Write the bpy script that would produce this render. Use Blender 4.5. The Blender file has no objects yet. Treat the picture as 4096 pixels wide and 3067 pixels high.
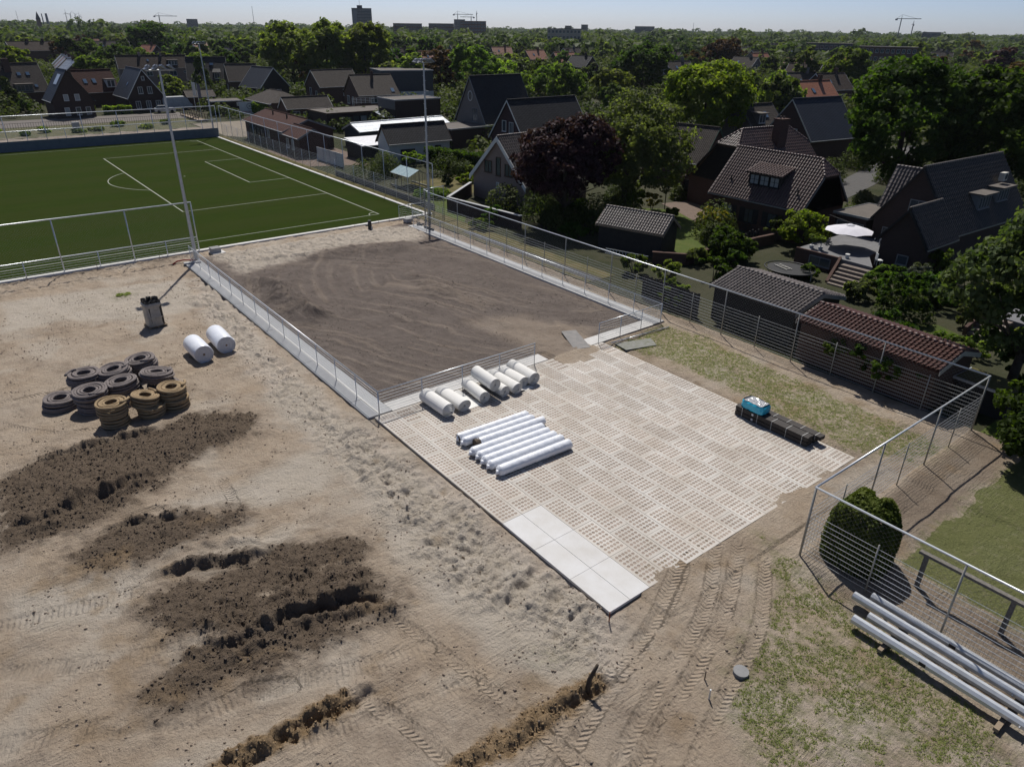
import bpy, math, random
import numpy as np
from mathutils import Vector, Matrix
PI = math.pi
rad = math.radians
S = bpy.context.scene
COL = S.collection

# ------------------------------------------------------------------ camera, sky, sun, exposure
cam_d = bpy.data.cameras.new('camera')
cam = bpy.data.objects.new('camera', cam_d)
COL.objects.link(cam)
cam_d.sensor_width = 36.0
cam_d.lens = 2821.07 / 4096 * 36.0
cam_d.clip_start = 0.5
cam_d.clip_end = 20000
CAM = Vector((28.66, -13.73, 17.66))
yaw, pitch, roll = rad(141.7028), rad(26.8456), rad(0.777)
fw = Vector((math.cos(yaw) * math.cos(pitch), math.sin(yaw) * math.cos(pitch), -math.sin(pitch)))
rt = Vector((math.sin(yaw), -math.cos(yaw), 0))
up = rt.cross(fw)
r2 = rt * math.cos(roll) + up * math.sin(roll)
u2 = up * math.cos(roll) - rt * math.sin(roll)
cam.matrix_world = Matrix(((r2.x, u2.x, -fw.x, CAM.x), (r2.y, u2.y, -fw.y, CAM.y), (r2.z, u2.z, -fw.z, CAM.z), (0, 0, 0, 1)))
S.camera = cam

SUN_AZ, SUN_EL = rad(148), rad(54.5)
w = bpy.data.worlds.new('World')
S.world = w
w.use_nodes = True
nt = w.node_tree
nt.nodes.clear()
sky = nt.nodes.new('ShaderNodeTexSky')
sky.sky_type = 'NISHITA'
sky.sun_disc = False
sky.sun_elevation = SUN_EL
sky.sun_rotation = (PI / 2 - SUN_AZ) % (2 * PI)
sky.altitude = 0
sky.air_density = 0.38
sky.dust_density = 0.75
sky.ozone_density = 3.0
bg = nt.nodes.new('ShaderNodeBackground')
bg.inputs['Strength'].default_value = 0.1
wo = nt.nodes.new('ShaderNodeOutputWorld')
nt.links.new(sky.outputs[0], bg.inputs[0])
nt.links.new(bg.outputs[0], wo.inputs[0])

sun_d = bpy.data.lights.new('sun', 'SUN')
sun_d.energy = 4.4
sun_d.angle = rad(0.53)
sun_d.color = (1.0, 0.955, 0.89)
sun = bpy.data.objects.new('sun', sun_d)
COL.objects.link(sun)
sun.location = (0, 0, 80)
sdir = Vector((-math.cos(SUN_AZ) * math.cos(SUN_EL), -math.sin(SUN_AZ) * math.cos(SUN_EL), -math.sin(SUN_EL)))
sun.rotation_euler = sdir.to_track_quat('-Z', 'Y').to_euler()

S.view_settings.view_transform = 'Standard'
S.view_settings.look = 'None'
S.view_settings.exposure = 0.0
S.view_settings.gamma = 1.0
S.view_settings.use_curve_mapping = False
S.render.engine = 'CYCLES'
S.cycles.max_bounces = 6
S.cycles.transparent_max_bounces = 12
S.cycles.diffuse_bounces = 2
S.cycles.glossy_bounces = 3
S.cycles.transmission_bounces = 4
S.cycles.caustics_reflective = False
S.cycles.caustics_refractive = False

# ------------------------------------------------------------------ materials
MATS = {}
def nodes(m):
    m.use_nodes = True
    t = m.node_tree
    t.nodes.clear()
    o = t.nodes.new('ShaderNodeOutputMaterial')
    b = t.nodes.new('ShaderNodeBsdfPrincipled')
    t.links.new(b.outputs[0], o.inputs[0])
    return t, b
def nd(t, k, **kw):
    n = t.nodes.new(k)
    for a, v in kw.items():
        if a in n.inputs:
            n.inputs[a].default_value = v
        else:
            setattr(n, a, v)
    return n
def mix(t, fac, a, b, mode='MIX'):
    n = t.nodes.new('ShaderNodeMix')
    n.data_type = 'RGBA'
    n.blend_type = mode
    for sock, v in ((n.inputs[0], fac), (n.inputs[6], a), (n.inputs[7], b)):
        if hasattr(v, 'links'):
            t.links.new(v, sock)
        elif isinstance(v, (int, float)):
            sock.default_value = v
        else:
            sock.default_value = (*v[:3], 1)
    return n.outputs[2]
def mth(t, op, a, b=None, c=None):
    n = t.nodes.new('ShaderNodeMath')
    n.operation = op
    for i, v in enumerate((a, b, c)):
        if v is None: continue
        if hasattr(v, 'links'): t.links.new(v, n.inputs[i])
        else: n.inputs[i].default_value = v
    return n.outputs[0]
def noise(t, vec, scale, detail=4, rough=0.55):
    n = nd(t, 'ShaderNodeTexNoise', Scale=scale, Detail=detail, Roughness=rough)
    t.links.new(vec, n.inputs['Vector'])
    return n.outputs[0]
def ramp(t, v, lo, hi):
    n = t.nodes.new('ShaderNodeMapRange')
    t.links.new(v, n.inputs[0])
    n.inputs[1].default_value = lo
    n.inputs[2].default_value = hi
    return n.outputs[0]
def bump(t, b, h, strength, dist):
    n = nd(t, 'ShaderNodeBump', Strength=strength, Distance=dist)
    t.links.new(h, n.inputs['Height'])
    t.links.new(n.outputs[0], b.inputs['Normal'])
def coord(t, kind='Object'):
    return t.nodes.new('ShaderNodeTexCoord').outputs[kind]
def mat(name, c, c2=None, scale=3.0, rough=0.8, bmp=0.0, bscale=25.0, metal=0.0, spec=0.35, var=0.0, bdist=0.02, kind='Object'):
    if name in MATS: return MATS[name]
    m = bpy.data.materials.new(name)
    t, b = nodes(m)
    v = t.nodes.new('ShaderNodeNewGeometry').outputs['Position'] if kind == 'World' else coord(t, kind)
    b.inputs['Roughness'].default_value = rough
    b.inputs['Metallic'].default_value = metal
    b.inputs['Specular IOR Level'].default_value = spec
    if c2 is None: c2 = tuple(x * 0.8 for x in c)
    f = ramp(t, noise(t, v, scale, 6, 0.6), 0.3, 0.7)
    col = mix(t, f, c, c2)
    if var:
        oi = t.nodes.new('ShaderNodeObjectInfo').outputs['Random']
        k = mth(t, 'MULTIPLY_ADD', oi, 2 * var, 1 - var)
        cv = t.nodes.new('ShaderNodeVectorMath'); cv.operation = 'SCALE'
        t.links.new(col, cv.inputs[0]); t.links.new(k, cv.inputs['Scale'])
        col = cv.outputs[0]
    t.links.new(col, b.inputs['Base Color'])
    if bmp: bump(t, b, noise(t, v, bscale, 5, 0.6), bmp, bdist)
    MATS[name] = m
    return m
def mat_brick(name, c1, c2, mortar, sx=0.22, sy=0.065):
    if name in MATS: return MATS[name]
    m = bpy.data.materials.new(name)
    t, b = nodes(m)
    uv = coord(t, 'UV')
    n = nd(t, 'ShaderNodeTexBrick', Scale=1.0, **{'Mortar Size': 0.007, 'Brick Width': sx, 'Row Height': sy, 'Bias': 0.0})
    t.links.new(uv, n.inputs['Vector'])
    n.inputs['Color1'].default_value = (*c1, 1); n.inputs['Color2'].default_value = (*c2, 1); n.inputs['Mortar'].default_value = (*mortar, 1)
    v = coord(t)
    col = mix(t, ramp(t, noise(t, v, 0.8, 5), 0.25, 0.8), n.outputs[0], tuple(x * 0.75 for x in c1))
    t.links.new(mix(t, 0.45, n.outputs[0], col), b.inputs['Base Color'])
    b.inputs['Roughness'].default_value = 0.9
    b.inputs['Specular IOR Level'].default_value = 0.2
    bump(t, b, mth(t, 'SUBTRACT', 1.0, n.outputs[1]), 0.5, 0.008)
    MATS[name] = m
    return m
def mat_roof(name, c1, c2, tw=0.25, th=0.33, rough=0.6, spec=0.4, depth=0.05, metal=0.0):
    """pantiles drawn as relief for roofs too far away to build every tile"""
    if name in MATS: return MATS[name]
    m = bpy.data.materials.new(name)
    t, b = nodes(m)
    uv = coord(t, 'UV')
    sp = t.nodes.new('ShaderNodeSeparateXYZ'); t.links.new(uv, sp.inputs[0])
    x = mth(t, 'DIVIDE', sp.outputs[0], tw); y = mth(t, 'DIVIDE', sp.outputs[1], th)
    fx = mth(t, 'FRACT', x); fy = mth(t, 'FRACT', y)
    wave = mth(t, 'MULTIPLY', mth(t, 'SINE', mth(t, 'MULTIPLY', fx, 2 * PI)), 0.5)
    step = mth(t, 'SUBTRACT', 1.0, fy)
    h = mth(t, 'ADD', wave, mth(t, 'MULTIPLY', step, 0.8))
    cx = t.nodes.new('ShaderNodeCombineXYZ')
    t.links.new(mth(t, 'FLOOR', x), cx.inputs[0]); t.links.new(mth(t, 'FLOOR', y), cx.inputs[1])
    wn = t.nodes.new('ShaderNodeTexWhiteNoise'); wn.noise_dimensions = '2D'
    t.links.new(cx.outputs[0], wn.inputs['Vector'])
    col = mix(t, wn.outputs[0], c1, c2)
    big = ramp(t, noise(t, coord(t), 0.5, 5, 0.65), 0.35, 0.75)
    col = mix(t, mth(t, 'MULTIPLY', big, 0.5), col, tuple(x * 0.65 for x in c1))
    joint = mth(t, 'LESS_THAN', fy, 0.07)
    col = mix(t, mth(t, 'MULTIPLY', joint, 0.6), col, tuple(x * 0.3 for x in c1))
    t.links.new(col, b.inputs['Base Color'])
    b.inputs['Roughness'].default_value = rough
    b.inputs['Specular IOR Level'].default_value = spec
    b.inputs['Metallic'].default_value = metal
    bump(t, b, h, 0.9, depth)
    MATS[name] = m
    return m
def mat_glass(name, c=(0.02, 0.025, 0.03), rough=0.05):
    if name in MATS: return MATS[name]
    m = bpy.data.materials.new(name)
    t, b = nodes(m)
    b.inputs['Base Color'].default_value = (*c, 1)
    b.inputs['Roughness'].default_value = rough
    b.inputs['Specular IOR Level'].default_value = 0.6
    MATS[name] = m
    return m
def mat_leaf(name, c1, c2, trans=0.5, rough=0.65):
    if name in MATS: return MATS[name]
    m = bpy.data.materials.new(name)
    m.use_nodes = True
    t = m.node_tree
    t.nodes.clear()
    o = t.nodes.new('ShaderNodeOutputMaterial')
    a = t.nodes.new('ShaderNodeAttribute'); a.attribute_name = 'leaf'
    oi = t.nodes.new('ShaderNodeObjectInfo').outputs['Random']
    sp = t.nodes.new('ShaderNodeSeparateColor'); t.links.new(a.outputs['Color'], sp.inputs[0])
    col = mix(t, sp.outputs[0], c1, c2)
    hs = nd(t, 'ShaderNodeHueSaturation', Saturation=1.0)
    t.links.new(mth(t, 'MULTIPLY_ADD', oi, 0.5, 0.75), hs.inputs['Value'])
    t.links.new(mth(t, 'MULTIPLY_ADD', oi, 0.03, 0.485), hs.inputs['Hue'])
    t.links.new(col, hs.inputs['Color'])
    d = nd(t, 'ShaderNodeBsdfPrincipled', Roughness=rough)
    d.inputs['Specular IOR Level'].default_value = 0.1
    t.links.new(hs.outputs[0], d.inputs['Base Color'])
    tr = t.nodes.new('ShaderNodeBsdfTranslucent')
    tc = mix(t, 1.0, hs.outputs[0], (1.9, 2.1, 0.7), 'MULTIPLY')
    t.links.new(tc, tr.inputs[0])
    mx = t.nodes.new('ShaderNodeMixShader'); mx.inputs[0].default_value = trans
    t.links.new(d.outputs[0], mx.inputs[1]); t.links.new(tr.outputs[0], mx.inputs[2])
    t.links.new(mx.outputs[0], o.inputs[0])
    MATS[name] = m
    return m

# ------------------------------------------------------------------ objects
def tag(o, label=None, cat=None, group=None, kind=None):
    if label: o['label'] = label
    if cat: o['category'] = cat
    if group: o['group'] = group
    if kind: o['kind'] = kind
    return o
def thing(name, label, cat, loc=(0, 0, 0), rz=0.0, group=None):
    o = bpy.data.objects.new(name, None)
    COL.objects.link(o)
    o.location = loc
    o.rotation_euler = (0, 0, rz)
    o.empty_display_size = 0.3
    return tag(o, label, cat, group)
def link(name, me, parent=None, loc=(0, 0, 0), rot=(0, 0, 0), sc=None):
    o = bpy.data.objects.new(name, me)
    COL.objects.link(o)
    if parent: o.parent = parent
    o.location = loc
    o.rotation_euler = rot
    if sc: o.scale = sc
    return o
def copy_tree(o, parent=None, label=None):
    c = o.copy()
    COL.objects.link(c)
    if parent: c.parent = parent
    if label: c['label'] = label
    for ch in list(o.children): copy_tree(ch, c)
    return c

class MB:
    """collects shapes, builds ONE mesh with UVs in metres"""
    def __init__(s): s.v = []; s.f = []; s.m = []; s.cur = 0
    def face(s, pts):
        n = len(s.v); s.v += [tuple(p) for p in pts]; s.f.append(tuple(range(n, n + len(pts)))); s.m.append(s.cur)
    def poly(s, vs, fs):
        n = len(s.v); s.v += [tuple(p) for p in vs]
        for f in fs: s.f.append(tuple(i + n for i in f)); s.m.append(s.cur)
    def box(s, c, d, rz=0.0, ry=0.0):
        x, y, z = (k / 2 for k in d)
        P = [(-x, -y, -z), (x, -y, -z), (x, y, -z), (-x, y, -z), (-x, -y, z), (x, -y, z), (x, y, z), (-x, y, z)]
        cr, sr = math.cos(rz), math.sin(rz); cy, sy = math.cos(ry), math.sin(ry)
        Q = []
        for a, b, e in P:
            a, e = a * cy + e * sy, -a * sy + e * cy
            Q.append((c[0] + a * cr - b * sr, c[1] + a * sr + b * cr, c[2] + e))
        s.poly(Q, [(3, 2, 1, 0), (4, 5, 6, 7), (0, 1, 5, 4), (1, 2, 6, 5), (2, 3, 7, 6), (3, 0, 4, 7)])
        return s
    def cyl(s, p, q, r, n=8, r1=None, cap=True, ph=0.0):
        p = Vector(p); q = Vector(q); a = (q - p).normalized()
        h = Vector((0, 0, 1)) if abs(a.z) < 0.9 else Vector((1, 0, 0))
        x = a.cross(h).normalized(); y = a.cross(x)
        r1 = r if r1 is None else r1
        A = [p + (x * math.cos(2 * PI * k / n + ph) + y * math.sin(2 * PI * k / n + ph)) * r for k in range(n)]
        B = [q + (x * math.cos(2 * PI * k / n + ph) + y * math.sin(2 * PI * k / n + ph)) * r1 for k in range(n)]
        fs = [(k, k + n, (k + 1) % n + n, (k + 1) % n) for k in range(n)]
        if cap: fs += [tuple(range(n)), tuple(range(2 * n - 1, n - 1, -1))]
        s.poly(A + B, fs)
        return s
    def tube(s, pts, r, n=6, closed=False):
        P = [Vector(p) for p in pts]; N = len(P); R = r if hasattr(r, '__len__') else [r] * N
        vs = []; prev = None
        for i in range(N):
            a = (P[(i + 1) % N] - P[i - 1]) if closed or 0 < i < N - 1 else (P[1] - P[0] if i == 0 else P[-1] - P[-2])
            a.normalize()
            h = prev if prev is not None else (Vector((0, 0, 1)) if abs(a.z) < 0.9 else Vector((1, 0, 0)))
            x = (h - a * h.dot(a)).normalized(); prev = x; y = a.cross(x)
            vs += [P[i] + (x * math.cos(2 * PI * k / n) + y * math.sin(2 * PI * k / n)) * R[i] for k in range(n)]
        fs = []
        for i in range(N if closed else N - 1):
            j = (i + 1) % N
            fs += [(i * n + k, i * n + (k + 1) % n, j * n + (k + 1) % n, j * n + k) for k in range(n)]
        if not closed: fs += [tuple(range(n - 1, -1, -1)), tuple(range((N - 1) * n, N * n))]
        s.poly(vs, fs)
        return s
    def slab(s, pts, th):
        n = len(pts); b = [(p[0], p[1], p[2] - th) for p in pts]
        s.poly(list(pts) + b, [tuple(range(n)), tuple(range(2 * n - 1, n - 1, -1))] + [(k, k + n, (k + 1) % n + n, (k + 1) % n) for k in range(n)])
        return s
    def prism_x(s, yz, x0, x1):
        n = len(yz)
        s.poly([(x0, y, z) for y, z in yz] + [(x1, y, z) for y, z in yz],
               [tuple(range(n - 1, -1, -1)), tuple(range(n, 2 * n))] + [(k, (k + 1) % n, (k + 1) % n + n, k + n) for k in range(n)])
        return s
    def prism_y(s, xz, y0, y1):
        n = len(xz)
        s.poly([(x, y0, z) for x, z in xz] + [(x, y1, z) for x, z in xz],
               [tuple(range(n)), tuple(range(2 * n - 1, n - 1, -1))] + [(k, k + n, (k + 1) % n + n, (k + 1) % n) for k in range(n)])
        return s
    def mesh(s, name, mats, smooth=False):
        me = bpy.data.meshes.new(name)
        me.from_pydata(s.v, [], s.f)
        for m in (mats if isinstance(mats, (list, tuple)) else [mats]): me.materials.append(m)
        me.polygons.foreach_set('material_index', s.m)
        uv = me.uv_layers.new(name='UVMap')
        co = []
        for f in s.f:
            a, b, c = (Vector(s.v[i]) for i in f[:3])
            n = (b - a).cross(c - a)
            if n.length < 1e-12: n = Vector((0, 0, 1))
            n.normalize()
            if abs(n.z) > 0.995: t = Vector((1, 0, 0)); k = Vector((0, 1, 0))
            else: t = Vector((0, 0, 1)).cross(n).normalized(); k = n.cross(t)
            for i in f:
                p = Vector(s.v[i]); co += [p.dot(t), p.dot(k)]
        uv.data.foreach_set('uv', co)
        if smooth: me.polygons.foreach_set('use_smooth', [True] * len(s.f))
        me.validate()
        return me
    def build(s, name, mats, parent=None, loc=(0, 0, 0), rot=(0, 0, 0), smooth=False):
        return link(name, s.mesh(name, mats, smooth), parent, loc, rot)
def npmesh(name, V, F, m, attr=None, smooth=False):
    V = np.asarray(V, np.float32); F = np.asarray(F, np.int32)
    me = bpy.data.meshes.new(name)
    me.vertices.add(len(V)); me.vertices.foreach_set('co', V.ravel())
    k = F.shape[1]
    me.loops.add(F.size); me.loops.foreach_set('vertex_index', F.ravel())
    me.polygons.add(len(F)); me.polygons.foreach_set('loop_start', np.arange(len(F), dtype=np.int32) * k)
    if smooth: me.polygons.foreach_set('use_smooth', np.ones(len(F), bool))
    for a, val in (attr or {}).items():
        at = me.attributes.new(a, 'FLOAT_COLOR', 'POINT')
        at.data.foreach_set('color', np.asarray(val, np.float32).ravel())
    for q in (m if isinstance(m, (list, tuple)) else [m]): me.materials.append(q)
    me.update(calc_edges=True)
    return me
def struct(name, mb_or_me, m=None, parent=None, **kw):
    o = mb_or_me.build(name, m, parent, **kw) if isinstance(mb_or_me, MB) else link(name, mb_or_me, parent)
    if not parent: o['kind'] = 'structure'
    return o

# ------------------------------------------------------------------ noise for terrain
def hash2(i, j, s):
    n = (i.astype(np.int64) * 374761393 + j.astype(np.int64) * 668265263 + s * 1442695041) & 0x7fffffff
    n = ((n ^ (n >> 13)) * 1274126177) & 0x7fffffff
    return ((n ^ (n >> 16)) & 0xffff) / 65535.0
def vnoise(x, y, s=0):
    i = np.floor(x); j = np.floor(y); fx = x - i; fy = y - j
    fx = fx * fx * (3 - 2 * fx); fy = fy * fy * (3 - 2 * fy)
    a = hash2(i, j, s); b = hash2(i + 1, j, s); c = hash2(i, j + 1, s); d = hash2(i + 1, j + 1, s)
    return (a * (1 - fx) + b * fx) * (1 - fy) + (c * (1 - fx) + d * fx) * fy
def fbm(x, y, s=0, o=4, g=0.5):
    r = 0; a = 1.0; t = 0
    for k in range(o):
        r = r + a * vnoise(x * 2 ** k + 17.3 * k, y * 2 ** k - 9.1 * k, s + k); t += a; a *= g
    return r / t
def seg_dist(x, y, pts):
    """distance to a polyline, signed side offset and length along it"""
    best = np.full(x.shape, 1e9); side = np.zeros(x.shape); along = np.zeros(x.shape); acc = 0.0
    for (x0, y0), (x1, y1) in zip(pts[:-1], pts[1:]):
        dx, dy = x1 - x0, y1 - y0; L2 = dx * dx + dy * dy; L = math.sqrt(L2)
        t = np.clip(((x - x0) * dx + (y - y0) * dy) / L2, 0, 1)
        ex = x - x0 - t * dx; ey = y - y0 - t * dy
        d = np.hypot(ex, ey); k = d < best
        best = np.where(k, d, best); side = np.where(k, (dx * ey - dy * ex) / L, side); along = np.where(k, acc + t * L, along)
        acc += L
    return best, side, along
def smooth_line(pts, n=6):
    """Catmull-Rom through the points"""
    P = [np.array(p, float) for p in pts]; P = [2 * P[0] - P[1]] + P + [2 * P[-1] - P[-2]]
    out = []
    for i in range(1, len(P) - 2):
        for k in range(n):
            t = k / n
            out.append(tuple(0.5 * (2 * P[i] + (P[i + 1] - P[i - 1]) * t + (2 * P[i - 1] - 5 * P[i] + 4 * P[i + 1] - P[i + 2]) * t * t + (3 * P[i] - P[i - 1] - 3 * P[i + 1] + P[i + 2]) * t ** 3)))
    out.append(tuple(P[-2]))
    return out
def in_poly(x, y, poly):
    ins = np.zeros(x.shape, bool); n = len(poly)
    for i in range(n):
        x0, y0 = poly[i]; x1, y1 = poly[(i + 1) % n]
        c = ((y0 > y) != (y1 > y)) & (x < (x1 - x0) * (y - y0) / (y1 - y0 + 1e-12) + x0)
        ins ^= c
    return ins
def poly_sd(x, y, poly):
    d, _, _ = seg_dist(x, y, list(poly) + [poly[0]])
    return np.where(in_poly(x, y, poly), d, -d)
def sstep(v, a, b):
    t = np.clip((v - a) / (b - a), 0, 1)
    return t * t * (3 - 2 * t)
# ------------------------------------------------------------------ building site terrain
Z = {}
Z['P1'] = [(-4.3, -15.8), (-5.6, -13.6), (-5.6, -11.9), (-5.3, -9.1), (-5.7, -6.9), (-4.3, -4.6), (-1.8, -5.2), (-1.5, -8.1), (-0.2, -10.4), (1.0, -12.4), (1.1, -14.5), (0.6, -16.2)]
Z['P2'] = [(2.5, -14.1), (1.7, -12.5), (2.5, -9.2), (3.6, -7.9), (4.7, -8.0), (4.5, -9.7), (4.9, -11.6), (4.3, -12.9), (3.3, -14.0)]
Z['P3'] = [(7.1, -12.7), (6.3, -11.9), (6.7, -9.8), (6.8, -7.6), (7.5, -5.7), (8.6, -4.8), (9.3, -5.3), (9.1, -6.8), (9.3, -8.0), (9.2, -9.2), (9.7, -10.6), (8.9, -12.1), (7.8, -12.3)]
Z['P4'] = [(10.6, -13.5), (10.0, -12.7), (9.5, -11.8), (10.2, -9.6), (10.5, -7.5), (11.6, -5.6), (12.4, -5.7), (12.2, -7.9), (12.2, -9.8), (12.0, -11.1), (11.9, -12.7), (11.2, -13.5)]
Z['T1'] = [(-5.0, -14.4), (-5.4, -12.7), (-5.4, -10.5), (-5.3, -8.2)]
Z['T2'] = [(-0.1, -16.0), (-0.5, -15.2), (-0.3, -14.0), (-1.2, -12.8), (-1.1, -11.6), (-1.6, -10.4), (-1.9, -9.7)]
Z['T3'] = [(1.5, -13.1), (2.0, -11.4), (2.8, -9.3)]
Z['T3b'] = [(3.0, -12.0), (3.8, -10.2)]
Z['T4'] = [(5.8, -12.3), (5.6, -11.6), (5.8, -10.2), (6.7, -8.3), (6.6, -7.4)]
Z['T5'] = [(7.4, -7.1), (7.3, -6.2)]
Z['T5b'] = [(8.6, -6.2), (8.8, -5.0)]
Z['T6'] = [(10.1, -11.9), (10.3, -10.3), (10.4, -8.4), (10.9, -6.6), (11.6, -5.5)]
Z['T7'] = [(-1.3, -8.1), (-1.8, -6.9)]
Z['O1'] = [(14.6, -12.3), (14.5, -11.2), (14.5, -10.1), (14.5, -8.7)]
Z['O2'] = [(18.3, -7.8), (18.4, -6.5), (18.4, -5.0), (18.4, -3.8), (18.6, -2.5)]
Z['BANK'] = [(-27.3, -0.2), (-12.5, -1.2), (-2.3, -1.6), (2.6, -1.0), (7.5, -0.6), (12.0, -0.6), (16.7, -0.1), (18.1, -1.7), (14.8, -2.8), (10.4, -3.3), (5.0, -2.8), (-2.0, -2.7), (-9.2, -2.4), (-23.2, -1.7)]
Z['K1'] = [(16.5, 6.0), (18.3, 2.8), (19.6, -1.2), (20.6, -4.3)]
Z['K2'] = [(17.5, 6.3), (19.4, 3.2), (20.5, -0.3), (21.5, -3.1)]
Z['K3'] = [(16.5, 4.0), (17.9, 0.9), (18.5, -1.8), (19.1, -4.8), (19.5, -5.8)]
Z['K4'] = [(12.6, -5.8), (15.6, -5.2), (17.9, -4.8), (20.3, -4.5)]
Z['K5'] = [(12.2, -11.7), (12.8, -10.0), (13.6, -8.0), (14.2, -5.8)]
Z['K6'] = [(10.0, -17.0), (11.1, -14.7), (12.3, -12.5), (12.5, -11.0), (13.0, -9.8)]
Z['K7'] = [(7.1, -16.7), (8.5, -14.2), (9.6, -11.8), (10.0, -10.3)]
Z['K8'] = [(-13.0, -15.1), (-12.7, -11.6), (-12.5, -7.4), (-12.4, -5.7)]
Z['K9'] = [(-14.6, -10.8), (-9.2, -10.7), (-4.7, -10.7)]
Z['K10'] = [(-11.0, -15.3), (-8.1, -13.2), (-6.7, -10.9)]
Z['K11'] = [(4.9, -16.5), (5.5, -14.4), (6.0, -12.5)]
Z['K12'] = [(14.9, -10.3), (15.8, -7.0), (16.2, -5.4)]
Z['K13'] = [(14.2, -8.3), (16.7, -7.5), (18.3, -7.3)]
Z['K14'] = [(0.9, -7.8), (3.2, -8.0), (4.5, -8.3)]
Z['G1'] = [(0.7, 15.7), (0.3, 21.4), (3.1, 22.2), (8.5, 21.5), (12.7, 21.2), (16.6, 21.0), (19.1, 20.7), (18.9, 17.8), (17.4, 17.1), (16.6, 16.4), (12.8, 16.7), (8.3, 17.2), (3.9, 16.9)]
Z['G2'] = [(17.6, 7.6), (19.4, 7.6), (21.5, 7.4), (27.5, 5.8), (27.8, 4.7), (23.4, -1.1), (21.4, 0.0), (20.3, 2.4), (19.6, 4.5)]
Z['G3'] = [(20.5, 1.2), (21.0, 2.4), (23.0, 1.2), (24.1, 0.4), (23.2, -0.8), (21.8, -0.4)]
Z['G4'] = [(-27.9, -6.5), (-27.3, -4.8), (-26.1, -5.7), (-26.1, -6.6)]
Z['G5'] = [(16.3, -3.2), (16.5, -2.2), (17.5, -2.3), (17.0, -3.4)]
Z['PALE'] = [(1.1, -6.3), (1.0, -3.1), (3.2, -2.8), (4.5, -4.7), (3.8, -7.2), (2.5, -9.4), (1.6, -9.9), (1.4, -7.6)]
Z['PALE2'] = [(-30.3, -13.1), (-29.8, -7.4), (-28.1, -1.3), (-21.1, -2.0), (-20.9, -6.2), (-24.1, -10.6), (-23.5, -13.8)]
Z['PALE3'] = [(12.7, -10.8), (12.7, -9.4), (13.5, -8.9), (13.2, -10.7)]
Z['PALE4'] = [(5.3, -10.9), (5.3, -8.2), (5.8, -6.5), (6.7, -7.2), (6.5, -10.4)]
Z['PALE5'] = [(4.2, -13.4), (5.2, -11.5), (7.0, -13.1), (5.9, -15.6), (4.6, -16.3), (3.3, -16.2)]
Z['CW'] = [(-34.2, 1.9), (-35.1, 7.1), (-33.7, 17.6), (-31.1, 21.3), (-28.9, 21.5), (-26.8, 18.7), (-28.2, 12.9), (-27.7, 7.5), (-26.5, 2.8)]
Z['M1'] = [(-25.2, 2.7), (-21.0, 4.7), (-14.1, 4.5), (-13.7, 2.3), (-18.4, 1.6)]
Z['M2'] = [(-19.3, 12.9), (-16.4, 14.9), (-12.0, 13.7), (-13.6, 11.5)]
Z['M3'] = [(-29.5, 5.0), (-28.8, 13.2), (-27.3, 18.0), (-24.2, 17.1), (-26.4, 9.4)]
Z['PALE6'] = [(-7.4, -1.0), (1.6, -1.0), (7.5, -0.6), (12.8, -0.5), (16.7, -0.1), (18.7, -2.4), (16.5, -4.1), (14.4, -4.4), (10.7, -4.5), (6.7, -3.9), (0.9, -3.3), (-5.3, -3.9)]
Z['P5'] = [(8.4, -10.2), (8.7, -8.4), (8.7, -6.3), (11.1, -5.1), (12.4, -5.7), (11.1, -7.7), (10.6, -9.7), (10.0, -11.5)]
SOILS = ('P1', 'P2', 'P3', 'P4', 'P5')
CUTS = [('T1', .16, .34), ('T2', .18, .5), ('T3', .14, .42), ('T3b', .1, .25), ('T4', .2, .5), ('T5', .14, .3), ('T5b', .12, .25), ('T6', .2, .5), ('T7', .1, .15)]
TRACKS = [('K1', .32), ('K2', .3), ('K3', .3), ('K4', .26), ('K5', .45), ('K6', .42), ('K7', .4), ('K8', .3), ('K9', .3), ('K10', .3), ('K11', .4), ('K12', .3), ('K13', .28), ('K14', .25)]
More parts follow.
